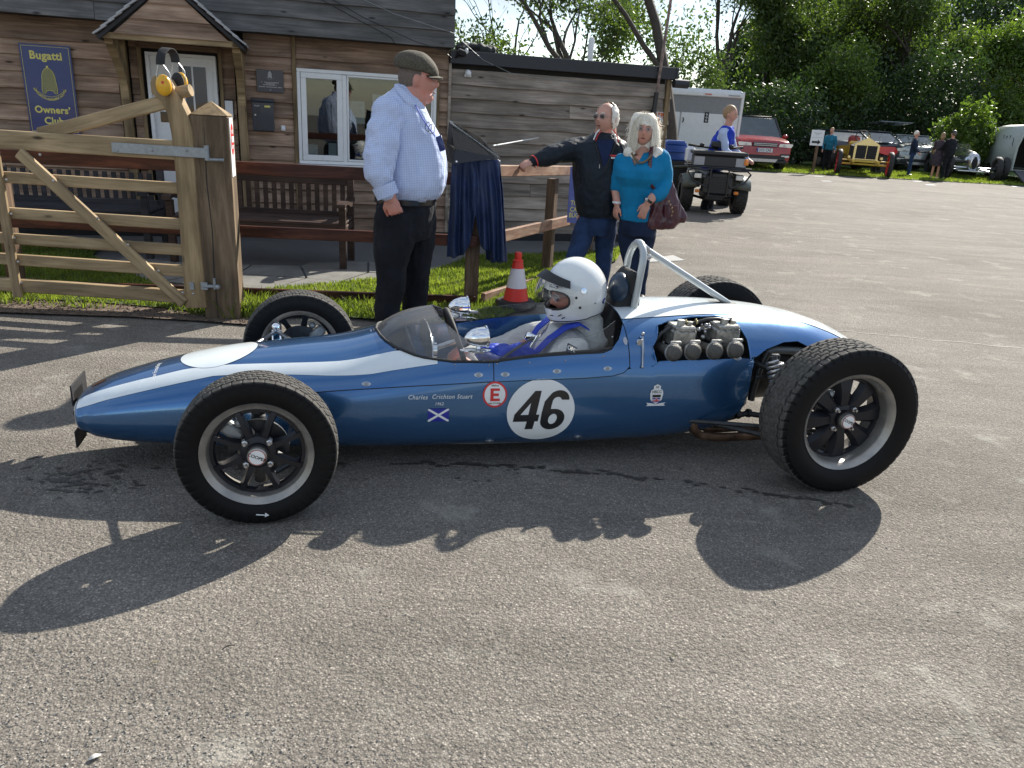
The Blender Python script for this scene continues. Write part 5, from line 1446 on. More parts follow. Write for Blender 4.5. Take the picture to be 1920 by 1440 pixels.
# mirrors
for (px, py, y, s_) in ((898, 632, -.27, 1), (864, 573, .285, 1)):
    c = CL(px, py, y); mr = None
    pr = [(.0, -.062), (.012, -.058), (.024, -.046), (.034, -.028), (.040, -.006), (.0415, .012), (.0415, .026), (.046, .028), (.0465, .034), (.043, .036), (.0, .036)]
    Mx = Matrix.Translation(c) @ Matrix.Rotation(R(-4), 4, 'Y') @ Matrix.Rotation(R(4), 4, 'Z')
    q = MB(); q.lathe(pr, 'x', 32, M=Mx); mr = q.build('mirror', M_['chrome'], car, smooth=35)
    zf = SP(c.x, ty(c.x, y_open(c.x))).z
    q = MB(); q.tube([c+Vector((0, 0, -.035)), c+Vector((0, -.006*(1 if y < 0 else -1), -.05))], .010, 8)
    q.lathe([(.0, .006), (.030, .004), (.052, 0)], 'z', 24, M=Matrix.Translation(c+Vector((-.012, 0, -.055))) @ Matrix.Diagonal((1.25, .6, 1, 1))); q.build('mirror_foot', M_['chrome'], mr, smooth=50)
    if y > 0: 
        q = MB(); q.tube([c+Vector((.03, 0, -.03)), c+Vector((.085, .01, -.035))], .008, 8); q.build('mirror_clip', M_['steel'], mr)
    q = MB(); q.box(tuple(c+Vector((-.0, .015 if y < 0 else -.0, -.064))), (.05, .05, .006)); q.build('mirror_bracket', M_['steel'], mr)
# ---- seat, headrest, roll hoop
sp_ = [CL(*p, .0) for p in ((1110, 650), (1120, 612), (1135, 577), (1150, 552), (1163, 516), (1178, 500), (1190, 510), (1190, 560), (1184, 615), (1182, 650))]
q = MB()
pl_ = [(p.x, p.z) for p in sp_]
q.poly(pl_, .15, M=Matrix(((1, 0, 0, 0), (0, 0, 1, -.075), (0, 1, 0, 0), (0, 0, 0, 1)))); st = q.build('seat_back', M_['black_matt'], car)
bv = st.modifiers.new('b', 'BEVEL'); bv.width = .02; bv.segments = 4; bv.limit_method = 'ANGLE'; st.parent = None; evaluated(st); st.parent = car
st.data.polygons.foreach_set('use_smooth', [True]*len(st.data.polygons)); st.data.set_sharp_from_angle(angle=R(35))
q = MB(); c = CL(1160, 540, -.02); q.sph(c, (.043, .075, .072), 24, 16, M=Matrix.Rotation(R(6), 4, 'Y')); q.build('headrest', plain('navy_leather', (.012, .028, .055), .32, bmp=.15), car, smooth=80)
q = MB(); q.box(tuple(c+Vector((.05, 0, .03))), (.05, .13, .10), ch=.01); q.build('headrest_mount', M_['black_matt'], car)
HW_ = .085
hn = [CL(*p, -HW_) for p in ((1180, 614), (1188, 578), (1196, 538), (1204, 498))]
zt_ = CL(1191, 455, 0.0).z; zb0 = hn[-1].z; xt_ = hn[-1].x+.012
ht = [Vector((hn[-1].x+(xt_-hn[-1].x)*math.sin(a), -HW_*math.cos(a), zb0+(zt_-zb0)*math.sin(a))) for a in np.linspace(.2, PI-.2, 9)]
hf = [Vector((p.x, HW_, p.z)) for p in hn[::-1]]
q = MB(); q.tube(hn+ht+hf, .0165, 14); hp_o = q.build('roll_hoop', M_['grey_tube'], car, smooth=60)
a = CL(1212, 468, 0); b = CL(1366, 569, 0)
q = MB(); q.tube([a, b], .0145, 14); q.build('roll_hoop_stay', M_['grey_tube'], car, smooth=60)
q = MB(); q.box(tuple(a+Vector((-.012, 0, .008))), (.05, .03, .03), ch=.006, rot=(0, R(30), 0)); q.tube([a+Vector((.0, -.03, -.005)), a+Vector((.0, .03, -.005))], .009, 8)
q.sph(a+Vector((.004, -.03, -.03)), (.012, .004, .012), 12, 8); q.build('stay_clevis', M_['steel'], hp_o, smooth=40)
q = MB(); n_ = 24; c = Vector((b.x-.035, 0, 0)); vs = []
for rr in (1.0, .55):
    for k in range(n_):
        aa = 2*PI*k/n_; x, y = c.x+.075*rr*math.cos(aa), .032*rr*math.sin(aa); t = ty(x, y); vs.append(SP(x, t if y < 0 else -t, .005))
q.add(vs, [(k, (k+1) % n_, n_+(k+1) % n_, n_+k) for k in range(n_)]+[tuple(range(n_, 2*n_))]); q.build('stay_grommet', M_['rubber'], car)
# ---- carburettors and trumpets in the opening
def carb(px, py, w_):
    c = CL(px, py, -.26); q = MB()
    q.box((0, 0, 0), (w_, .12, .075), ch=.008); q.box((0, -.01, .045), (w_*.9, .10, .022), ch=.006)
    q.lathe([(.0, .03), (.016, .028), (.018, 0)], 'z', 12, M=Matrix.Translation((-w_*.1, -.02, .05)))
    q.lathe([(.0, .022), (.012, .02), (.013, 0)], 'z', 6, M=Matrix.Translation((w_*.3, -.02, .05)))
    q.lathe([(.006, -.01), (.013, -.01), (.013, .02)], 'y', 12, M=Matrix.Translation((-w_*.28, -.065, -.02)))
    q.box((w_*.5, .0, .01), (.02, .05, .05), ch=.004)
    for k in range(4): q.sph((-w_*.4+w_*.27*k, -.058, .035), .005, 8, 5)
    return q.build('carburettor', M_['carb'], car, loc=c, smooth=35)
cb1 = carb(1274, 630, .105); cb2 = carb(1354, 627, .110)
for (px, py) in ((1266, 662), (1302, 660), (1343, 659), (1382, 657)):
    c = CL(px, py, -.405); q = MB()
    q.lathe([(.0, -.006), (.020, -.005), (.032, .001), (.0365, .012), (.0365, .022), (.032, .024), (.024, .05), (.022, .10), (.022, .16)], 'y', 26, M=Matrix.Translation(c) @ Matrix.Rotation(R(-8), 4, 'X'))
    tr_ = q.build('air_trumpet', M_['mesh_cap'], car, smooth=50)
    q = MB(); q.lathe([(.037, .010), (.039, .012), (.039, .022), (.037, .024)], 'y', 26, M=Matrix.Translation(c) @ Matrix.Rotation(R(-8), 4, 'X')); q.box(tuple(c+Vector((.012, .03, .035))), (.05, .014, .016), ch=.004); q.build('trumpet_clamp', M_['carb'], tr_, smooth=40)
q = MB()
q.tube([CL(*p, -.26) for p in ((1228, 640), (1240, 625), (1262, 612), (1286, 606), (1302, 606))], .0085, 8)
q.tube([CL(*p, -.26) for p in ((1308, 604), (1325, 599), (1345, 598), (1368, 602), (1378, 604))], .0085, 8)
q.tube([CL(*p, -.24) for p in ((1300, 626), (1308, 636), (1318, 642))], .007, 8); q.build('fuel_hose', M_['hose'], car, smooth=60)
q = MB()
for (px, py) in ((1286, 606), (1305, 605), (1371, 602)): q.tube([CL(px-2, py, -.262), CL(px+2, py, -.262)], .0115, 8); q.sph(CL(px, py-5, -.262), .006, 6, 5)
q.tube([CL(1297, 608, -.265), CL(1297, 622, -.27)], .006, 8); q.sph(CL(1300, 620, -.27), .012, 8, 6); q.sph(CL(1381, 616, -.26), .013, 8, 6); q.tube([CL(1378, 604, -.26), CL(1379, 618, -.26)], .006, 6)
q.build('fuel_union', plain('brass', (.35, .30, .16), .35, .9, var=.3), car, smooth=50)
q = MB(); 
for (px, py) in ((1310, 618), (1322, 622), (1330, 614), (1318, 632), (1324, 610)): q.sph(CL(px, py, -.25), rb.uniform(.008, .013), 8, 6)
q.tube([CL(1312, 615, -.24), CL(1336, 622, -.24)], .006, 6); q.tube([CL(1316, 608, -.24), CL(1326, 636, -.24)], .005, 6); q.tube([CL(1232, 650, -.25), CL(1240, 660, -.27), CL(1244, 640, -.24)], .006, 6)
q.build('throttle_linkage', M_['steel'], car, smooth=50)
# ---- nose bracket plates
q = MB(); a, b, c, d = CL(122, 713, .0), CL(157, 708, .0), CL(150, 780, 0), CL(134, 782, 0)
xs0_ = -.77
q.box((xs0_, .09, .262), (.006, .20, .085), ch=.001); q.box((xs0_, .07, .20), (.006, .12, .14)); q.box((xs0_+.02, -.03, .105), (.006, .13, .07)); q.build('nose_number_plate', M_['black_matt'], car)
# ---- wheels
def tread(R0, w_, seed_pat):
    """tyre carcass with grooves cut between the tread blocks"""
    NC = 300; prof = []
    hw = w_/2
    # across: inner bead -> sidewall -> shoulder -> tread -> shoulder -> sidewall -> bead
    return NC
def tyre_mesh(Ro, w_, rim, nblk, rows, wave):
    hw = w_/2; NC = nblk*8
    side = [(rim-.004, hw*.80), (rim+.010, hw*.90), (rim+(Ro-rim)*.30, hw*1.02), (rim+(Ro-rim)*.55, hw*1.05), (rim+(Ro-rim)*.78, hw*1.02), (Ro-.020, hw*.97), (Ro-.012, hw*.945), (Ro-.006, hw*.90)]
    nt_ = rows*4
    trd = [(Ro-.006*(abs(1-2*i/nt_))**3, hw*.88*(1-2*i/nt_)) for i in range(nt_+1)]
    prof = [(r_, y, 0) for r_, y in side]+[(r_, y, 1) for r_, y in trd]+[(r_, -y, 0) for r_, y in side[::-1]]
    vs = []; n = len(prof)
    for k in range(NC):
        a = 2*PI*k/NC; ph = k % 8
        for (r_, y, tr_) in prof:
            rr, yy = r_, y
            if tr_:
                i = (y/(hw*.88)+1)/2*rows; row = int(min(rows-1, max(0, i))); fr = i-row
                z_ = math.sin(2*PI*(k/8.0)+row*1.3)*wave
                yy = y+z_*(1 if 0 < abs(y) < hw*.80 else 0)
                if abs(i-round(i)) < .02 and 0 < round(i) < rows: rr -= .0055
                if ph == (row*3) % 8 and 0.1 < fr < .9: rr -= .0035
            elif r_ > Ro-.022 and ph in (0, 1): rr -= .004; yy = y*.975
            vs.append((rr*math.sin(a), yy, rr*math.cos(a)))
    fs = []
    for k in range(NC):
        k2 = (k+1) % NC
        for i in range(n-1): fs.append((k*n+i, k*n+i+1, k2*n+i+1, k2*n+i))
    q = MB(); q.add(vs, fs); return q
def tyre_mat():
    mt, t, b = nodes('tyre_rubber')
    co, _ = coords(t, rnd=False)
    n = N(t, 'ShaderNodeTexNoise', Scale=40.0, Detail=6.0); t.links.new(co, n.inputs['Vector'])
    sx = N(t, 'ShaderNodeSeparateXYZ'); t.links.new(co, sx.inputs[0])
    ln = N(t, 'ShaderNodeVectorMath', operation='LENGTH'); cb = N(t, 'ShaderNodeCombineXYZ'); t.links.new(sx.outputs[0], cb.inputs[0]); t.links.new(sx.outputs[2], cb.inputs[1]); t.links.new(cb.outputs[0], ln.inputs[0])
    at = N(t, 'ShaderNodeAttribute'); at.attribute_name = 'worn'
    c = mixc(t, at.outputs['Fac'], (.0035, .0036, .0042), (.085, .080, .072))
    c = mixc(t, 1.0, c, ramp(t, n.outputs['Fac'], [(.3, .75), (.7, 1.25)]), 'MULTIPLY')
    t.links.new(c, b.inputs['Base Color']); t.links.new(ramp(t, at.outputs['Fac'], [(0, .55), (1, .85)]), b.inputs['Roughness'])
    b.inputs['Specular IOR Level'].default_value = .22
    return mt
M_['tyre'] = tyre_mat()
M_['rim'] = plain('magnesium_rim', (.36, .34, .31), .42, .65, var=.22, scale=14)
M_['spoke'] = plain('black_spoke', (.010, .011, .016), .38, .2)
def make_tyre_me(Ro, w_, rim, nblk, rows, wave):
    q = tyre_mesh(Ro, w_, rim, nblk, rows, wave); me = q.mesh('tyre', 28)
    at = me.attributes.new('worn', 'FLOAT', 'POINT'); vals = []
    for v in me.vertices:
        r_ = math.hypot(v.co.x, v.co.z); vals.append(1.0 if (abs(v.co.y) < w_*.455 and r_ > Ro-.0065) else 0.0)
    at.data.foreach_set('value', vals); return me
def wheel(x, yc, side, Ro, w_, rim_r, me_t, depth, nsp, rotx, camber=0):
    """side -1: outer face towards the viewer"""
    wh = bpy.data.objects.new('wheel', None); col.objects.link(wh); wh.parent = car; wh.location = (x, yc, Ro-.004); wh.rotation_euler = (camber, 0, 0)
    wh.empty_display_size = .1
    if side > 0: wh.rotation_euler = (0, 0, PI)
    to = link('tyre', me_t, M_['tyre'], wh)
    hw = w_/2*.86; r_ = rim_r
    pr = [(r_-.026, -hw*.2+depth*0), (r_-.028, -hw+depth), (r_-.022, -hw+depth*.4), (r_-.020, -hw+.016), (r_-.006, -hw+.003), (r_+.002, -hw-.004), (r_+.003, -hw+.0), (r_-.003, -hw+.006), (r_-.006, -hw+.02), (r_-.010, hw-.01), (r_+.002, hw), (r_+.002, hw+.003), (r_-.012, hw-.004), (r_-.024, hw-.02), (r_-.026, -hw*.2)]
    q = MB(); q.lathe(pr, 'y', 64); rm = q.build('rim', M_['rim'], wh, smooth=40)
    yf = -hw+depth; q = MB()
    for k in range(nsp):
        a = 2*PI*(k+.5)/nsp+rotx
        prof = [(.045, .024, .012), (.085, .017, .012), (.12, .013, .011), (r_-.030, .017, .008)]
        if r_ > .19: prof = [(.045, .030, .014), (.09, .033, .014), (.13, .040, .012), (r_-.028, .054, .008)]
        vs = []
        for (rr, hwid, hth) in prof:
            yy = yf+.006-.014*math.sin(min(1, (rr-.045)/(r_-.07))*PI)*.6
            for (u, v_) in ((-hwid, .012), (-hwid*.55, -hth), (hwid*.55, -hth), (hwid, .012)):
                vs.append((rr*math.sin(a)+u*math.cos(a), yy+v_, rr*math.cos(a)-u*math.sin(a)))
        fs = []
        for i in range(3):
            for j in range(4): fs.append((i*4+j, i*4+(j+1) % 4, i*4+4+(j+1) % 4, i*4+4+j))
        q.add(vs, fs+[(3, 2, 1, 0), (12, 13, 14, 15)])
    q.lathe([(.0, yf+.02), (.062, yf+.02), (.068, yf+.004), (.060, yf-.008), (.040, yf-.014), (.040, yf-.03), (.0, yf-.03)], 'y', 32)
    q.lathe([(r_-.021, yf-.0), (r_-.040, yf+.0), (r_-.046, yf+.012), (r_-.022, yf+.014)], 'y', 48)
    q.build('spokes', M_['spoke'], rm, smooth=30)
    capr = .033
    q = MB(); q.lathe([(.0, yf-.052), (capr-.004, yf-.052), (capr, yf-.048), (capr, yf-.02)], 'y', 32); cp_ = q.build('hub_cap', M_['rim'], wh, smooth=40)
    if side < 0:
        M_txt = Matrix.Translation((0, yf-.0535, 0)) @ Matrix.Rotation(PI if r_ < .19 else R(25), 4, 'Y') @ XZ
        q = MB(); q.lathe([(.0, yf-.0526), (capr-.006, yf-.0526)], 'y', 32); q.build('cap_disc', M_['number_white'], cp_)
        text('COOPER', 'cap_lettering', .0165, M_['black'], M_txt, cp_, bold=.02)
        q = MB(); q.lathe([(capr-.005, yf-.0528), (capr-.0065, yf-.0528)], 'y', 32); q.build('cap_ring', M_['red'], cp_)
    for k in range(4):
        q = MB(); a = PI/2*k+(0 if r_ < .19 else PI/4); cx, cz2 = .058*math.sin(a), .058*math.cos(a)
        q.lathe([(.0, yf-.036), (.006, yf-.036), (.006, yf-.024), (.011, yf-.022), (.012, yf-.0)], 'y', 6, M=Matrix.Translation((cx, 0, cz2))); q.build('wheel_nut', M_['steel'], wh, smooth=30)
    q = MB(); q.lathe([(.03, .012), (.105, .012), (.105, .022), (.03, .022)], 'y', 36, close=True); q.build('brake_disc', M_['dark_metal'], wh, smooth=40)
    q = MB(); q.box((-.085, .015, .065), (.05, .045, .085), ch=.012, rot=(0, R(-50), 0)); q.sph((-.06, .0, .10), .018, 10, 6); q.build('brake_calliper', M_['galv'], wh, smooth=40)
    q = MB(); q.box((0, -w_*.5*.985, -Ro+.048), (.030, .001, .004), rot=(0, .12, 0)); q.add([(.016, -w_*.493, -Ro+.056), (.030, -w_*.495, -Ro+.044), (.014, -w_*.497, -Ro+.038)], [(0, 1, 2)])
    if side < 0:
        for v_ in range(len(q.v)): pass
        o_ = q.build('chalk_arrow', M_['paper'], wh)
        if r_ > .19: o_.rotation_euler = (0, R(200), 0)
        o_.location.y = -.004
    return wh
FR, FW, RR_, RW = .277, .140, .322, .195
me_f = make_tyre_me(FR, FW, .188, 48, 6, .003); me_r = make_tyre_me(RR_, RW, .207, 50, 7, .0040)
wheel(0.0, -.69+FW/2, -1, FR, FW, .190, me_f, .030, 8, 0)
wheel(0.11, .64, 1, FR, FW, .190, me_f, .030, 8, .2)
wr_ = wheel(2.335, -.725+RW/2, -1, RR_, RW, .209, me_r, .062, 8, .3)
wheel(2.37, .725-RW/2, 1, RR_, RW, .209, me_r, .062, 8, .1)
# balance tape on the rear rim
q = MB(); vs = []
for i in range(9):
    a = R(14+34*i/8); vs += [(.1945*math.sin(a), -RW/2*.86+.008, .1945*math.cos(a)), (.183*math.sin(a), -RW/2*.86+.032, .183*math.cos(a))]
q.add(vs, [(2*i, 2*i+1, 2*i+3, 2*i+2) for i in range(8)]); q.build('rim_tape', M_['galv'], wr_)
# ---- suspension
def rod(name, pts, r_, mat='dark_metal'):
    q = MB(); q.tube(pts, r_, 8); return q.build(name, M_[mat], car, smooth=50)
for s_ in (-1, 1):
    for (x0, x1, z0, z1_, yb) in ((-.14, 0, .36, .37, .20), (.16, 0, .36, .37, .22), (-.12, 0, .12, .13, .20), (.25, .02, .12, .13, .24)):
        rod('front_wishbone', [(x0, s_*yb, z0), (x1, s_*.56, z1_)], .010, 'steel' if s_ > 0 else 'dark_metal')
    q = MB(); q.box((.0, s_*.565, .25), (.05, .045, .27), ch=.01); q.sph((0, s_*.56, .39), .026, 10, 8); q.build('front_upright', M_['chrome'] if s_ > 0 else M_['dark_metal'], car, smooth=40)
    rod('steering_arm', [(.10, s_*.2, .22), (.09, s_*.55, .23)], .008)
    rod('rear_top_link', [(2.10, s_*.22, .445), (2.30, s_*.60, .40)], .013)
    rod('rear_top_link', [(2.42, s_*.12, .445), (2.33, s_*.60, .40)], .011)
    rod('rear_wishbone', [(1.85, s_*.20, .155), (2.33, s_*.60, .15)], .013)
    rod('rear_wishbone', [(2.42, s_*.10, .15), (2.33, s_*.60, .15)], .012)
    rod('radius_arm', [(1.72, s_*.30, .19), (2.30, s_*.56, .22)], .011)
    q = MB(); q.box((2.335, s_*.575, .29), (.07, .05, .30), ch=.015); q.build('rear_upright', M_['dark_metal'], car)
    a = CL(1450, 668, -.38); b = CL(1464, 748, -.45); a.y *= -s_; b.y *= -s_; q = MB(); q.tube([a, b], .017, 10); dm = q.build('damper', M_['dark_metal'], car, smooth=40)
    pts = []
    for i in range(100):
        t = i/99; ax = (b-a).normalized(); u, v = perp(ax); aa = t*2*PI*6.5; pts.append(a.lerp(b, .12+.66*t)+(u*math.cos(aa)+v*math.sin(aa))*.034)
    q = MB(); q.tube(pts, .0065, 6); q.build('coil_spring', M_['steel'], dm, smooth=60)
    rod('drive_shaft', [(2.33, s_*.10, .30), (2.33, s_*.58, .30)], .018)
# rear frame loop, grey tube seen in the arch
rod('frame_tube', [CL(*p, -.25) for p in ((1432, 662), (1452, 656), (1500, 658), (1530, 668), (1548, 690))], .019, 'frame_grey')
q = MB(); q.sph((2.30, 0, .42), (.46, .235, .15), 24, 12); q.build('tail_inner', M_['black_matt'], car, smooth=80)
rod('frame_tube', [CL(*p, -.28) for p in ((1440, 660), (1425, 690), (1412, 730), (1408, 750))], .016)
q = MB(); q.box(tuple(CL(1452, 676, -.34)), (.045, .02, .06), ch=.006); q.tube([CL(1440, 682, -.37), CL(1466, 682, -.37)], .009, 8); q.build('damper_bracket', M_['dark_metal'], car, smooth=40)
rod('brake_pipe', [CL(*p, -.34) for p in ((1416, 708), (1440, 706), (1462, 712))], .008)
q = MB(); q.sph((2.30, 0, .30), (.20, .13, .13), 18, 12); q.lathe([(.10, 0), (.13, .1), (.12, .3), (.05, .42)], 'x', 16, M=Matrix.Translation((2.25, 0, .30))); q.box((2.05, 0, .25), (.35, .26, .22), ch=.03); q.build('gearbox', M_['dark_metal'], car, smooth=50)
# exhaust
q = MB(); e1 = [CL(*p, -.325) for p in ((1316, 778), (1304, 780), (1299, 793), (1302, 807), (1312, 816), (1340, 820), (1400, 818), (1432, 815))]
e2 = [CL(*p, -.24) for p in ((1320, 770), (1308, 785), (1312, 800), (1330, 806), (1380, 803), (1440, 804))]
q.tube(e1, [.019, .020, .020, .020, .020, .020, .021, .022], 12); ex = q.build('exhaust_pipe', M_['exhaust'], car, smooth=60)
q = MB(); q.tube(e2, .016, 12); q.build('exhaust_pipe', M_['exhaust'], car, smooth=60)
rod('tail_pipe', [e1[-1], e1[-1]+Vector((.30, .10, .02))], .024, 'dark_metal')
rod('lower_frame_rail', [CL(1318, 795, -.22), CL(1400, 775, -.25), CL(1445, 782, -.3)], .014)
q = MB(); q.tube([CL(1378, 776, -.25), CL(1386, 777, -.25)], .022, 10); q.tube([CL(1400, 774, -.25), CL(1406, 775, -.25)], .020, 10); q.build('frame_clamp', M_['dark_metal'], car)
# ------------------------------------------------------------------ people
def skin_mat(name, c):
    mt, t, b = nodes(name); co, _ = coords(t)
    n = N(t, 'ShaderNodeTexNoise', Scale=14.0, Detail=5.0); t.links.new(co, n.inputs['Vector'])
    t.links.new(ramp(t, n.outputs['Fac'], [(.3, tuple(x*.82 for x in c)), (.55, c), (.72, (c[0]*1.12, c[1]*.82, c[2]*.8))]), b.inputs['Base Color'])
    b.inputs['Roughness'].default_value = .5; b.inputs['Subsurface Weight'].default_value = .12
    b.inputs['Subsurface Radius'].default_value = (.02, .008, .004)
    return mt
M_['skin'] = skin_mat('skin', (.56, .30, .22)); M_['skin_red'] = skin_mat('ruddy_skin', (.56, .25, .19))
def cloth(name, c, var=.15, scale=9, check=0.0, sheen=.03, rough=.85):
    mt, t, b = nodes(name); co, _ = coords(t)
    n = N(t, 'ShaderNodeTexNoise', Scale=scale, Detail=6.0); t.links.new(co, n.inputs['Vector'])
    cc = ramp(t, n.outputs['Fac'], [(.3, tuple(x*(1-var) for x in c)), (.7, tuple(min(1, x*(1+var)) for x in c))])
    if check:
        for ax in (0, 2):
            s_ = N(t, 'ShaderNodeSeparateXYZ'); t.links.new(co, s_.inputs[0])
            m1 = N(t, 'ShaderNodeMath', operation='MULTIPLY'); m1.inputs[1].default_value = check; t.links.new(s_.outputs[ax], m1.inputs[0])
            m2 = N(t, 'ShaderNodeMath', operation='FRACT'); t.links.new(m1.outputs[0], m2.inputs[0])
            cc = mixc(t, 1.0, cc, ramp(t, m2.outputs[0], [(.0, (.74, .80, .93)), (.42, (.74, .80, .93)), (.5, 1.0), (1, 1.0)]), 'MULTIPLY')
    t.links.new(cc, b.inputs['Base Color']); b.inputs['Roughness'].default_value = rough; b.inputs['Sheen Weight'].default_value = sheen
    b.inputs['Specular IOR Level'].default_value = .25
    n2 = N(t, 'ShaderNodeTexNoise', Scale=16.0, Detail=4.0, Roughness=.6, Distortion=1.0); t.links.new(co, n2.inputs['Vector'])
    bump(t, b, n2.outputs['Fac'], .55, .012)
    return mt
M_['shirt'] = cloth('checked_shirt', (.62, .67, .80), .05, check=95)
M_['black_cloth'] = cloth('black_trouser', (.009, .010, .014), .3)
M_['denim'] = cloth('denim', (.018, .04, .10), .35)
M_['dark_denim'] = cloth('dark_denim', (.010, .020, .05), .3)
M_['jacket'] = cloth('navy_jacket', (.008, .014, .022), .3, rough=.55)
M_['teal'] = cloth('teal_jersey', (.004, .18, .36), .12)
M_['tweed'] = cloth('tweed', (.085, .075, .055), .35, scale=90)
M_['race_suit'] = cloth('racing_overalls', (.52, .52, .49), .08)
M_['blue_belt'] = cloth('blue_webbing', (.02, .055, .42), .12, rough=.6)
M_['white_hair'] = plain('white_hair', (.72, .69, .62), .6, var=.15, scale=60, bmp=.5)
M_['blond_hair'] = plain('pale_blonde_hair', (.82, .77, .66), .5, var=.15, scale=70, bmp=.6)
M_['grey_hair'] = plain('grey_brown_hair', (.13, .10, .08), .7, var=.3, scale=70, bmp=.5)
M_['brown_hair'] = plain('fair_brown_hair', (.30, .19, .10), .6, var=.3, scale=60, bmp=.4)
M_['leather'] = plain('burgundy_leather', (.060, .010, .018), .3, var=.25, coat=.25, bmp=.25)
M_['shoe'] = plain('dark_shoe', (.015, .013, .012), .4)
def head_mb(M, s=1.0, fat=1.0, jaw=1.0):
    """head facing +y in its own frame, centre between ears; about 0.235 m tall"""
    q = MB(); q.sph((0, 0, 0), 1, 40, 30); vs = []
    for (x, y, z_) in q.v:
        X, Y, Z = x*.077*fat, y*.095, z_*.118
        if z_ < 0: k = 1-.30*(-z_)**1.6/ max(.6, jaw); X *= k; Y = Y*(1-.10*(-z_)**2)+(.010*(-z_) if y > 0 else .0)
        if z_ < 0 and y < 0: Y *= 1-.35*(-z_)
        if y > .1:
            g = lambda cx, cz_, sx, sz: math.exp(-((X-cx)/sx)**2-((Z-cz_)/sz)**2)
            Y += .026*g(0, -.022, .013, .020)+.012*g(0, .0, .009, .025)      # nose
            Y += .008*g(0, .030, .05, .010)                                    # brow
            Y -= .010*(g(.031, .010, .016, .012)+g(-.031, .010, .016, .012))   # sockets
            Y += .005*(g(.036, -.025, .018, .02)+g(-.036, -.025, .018, .02))   # cheeks
            Y += .007*g(0, -.056, .022, .006)+.006*g(0, -.070, .020, .006)-.005*g(0, -.063, .024, .003)
            Y += .010*g(0, -.095, .022, .016)                                  # chin
        vs.append((X*s, Y*s, Z*s))
    r_ = MB(); r_.add(vs, q.f, 0, M)
    for sx in (-1, 1):
        e = MB(); e.sph((0, 0, 0), (.010, .020, .032), 10, 8, M=Matrix.Rotation(R(sx*-18), 4, 'Z'))
        r_.add([(v[0]*s+sx*.078*fat*s, v[1]*s-.008*s, v[2]*s-.008*s) for v in e.v], e.f, 0, M)
    return r_
M_['eye_white'] = plain('eye_white', (.34, .30, .28), .3)
def face_bits(M, parent, s=1.0, fat=1.0, brow=None, mouth=True):
    eyes = []
    for sx in (-1, 1):
        q = MB(); q.sph((sx*.031*s, .084*s, .010*s), (.0125*s, .008*s, .0075*s), 12, 8); q.v = [tuple(M @ Vector(v)) for v in q.v]
        e = q.build('eye', M_['eye_white'], parent, smooth=80)
        q = MB(); q.sph((sx*.031*s, .0905*s, .010*s), (.0065*s, .003*s, .0068*s), 10, 6); q.v = [tuple(M @ Vector(v)) for v in q.v]; q.build('iris', M_['black'], e, smooth=80)
        if brow:
            q = MB(); q.tube([(sx*.015*s, .099*s, .029*s), (sx*.031*s, .098*s, .034*s), (sx*.047*s, .088*s, .030*s)], .004*s, 6); q.v = [tuple(M @ Vector(v)) for v in q.v]; q.build('eyebrow', M_[brow], parent)
    if mouth:
        q = MB(); q.sph((0, .0985*s, -.063*s), (.020*s, .006*s, .0045*s), 12, 6); q.v = [tuple(M @ Vector(v)) for v in q.v]; q.build('mouth', plain('lips', (.16, .035, .03), .5), parent, smooth=80)
def glasses(M, parent, s, mat_l, mat_f, name='spectacles', r_=.022):
    q = MB()
    for sx in (-1, 1):
        pts = [(sx*.033*s+r_*1.05*s*math.cos(a), .106*s-.010*s*abs(math.cos(a))*(1 if math.cos(a)*sx > 0 else 0), .006*s+r_*.72*s*math.sin(a)) for a in np.linspace(0, 2*PI, 17)]
        q.tube(pts, .0016*s, 5, caps=False); q.tube([(sx*.055*s, .098*s, .010*s), (sx*.079*s, .05*s, .008*s), (sx*.081*s, -.01*s, .004*s)], .0014*s, 5)
    q.tube([(-.010*s, .108*s, .010*s), (0, .112*s, .013*s), (.010*s, .108*s, .010*s)], .0015*s, 5)
    q.v = [tuple(M @ Vector(v)) for v in q.v]; g = q.build(name, M_[mat_f], parent)
    for sx in (-1, 1):
        q = MB(); q.lathe([(.0, .106*s), (r_*s, .104*s)], 'y', 14, M=Matrix.Translation((sx*.033*s, 0, .006*s)) @ Matrix.Diagonal((1, 1, .72, 1))); q.v = [tuple(M @ Vector(v)) for v in q.v]
        q.build('lens', M_[mat_l], g)
M_['sunlens'] = glass('dark_lens', (.18, .14, .10), ior=1.6)
M_['thinlens'] = glass('clear_lens', (.9, .9, .9), ior=1.5)
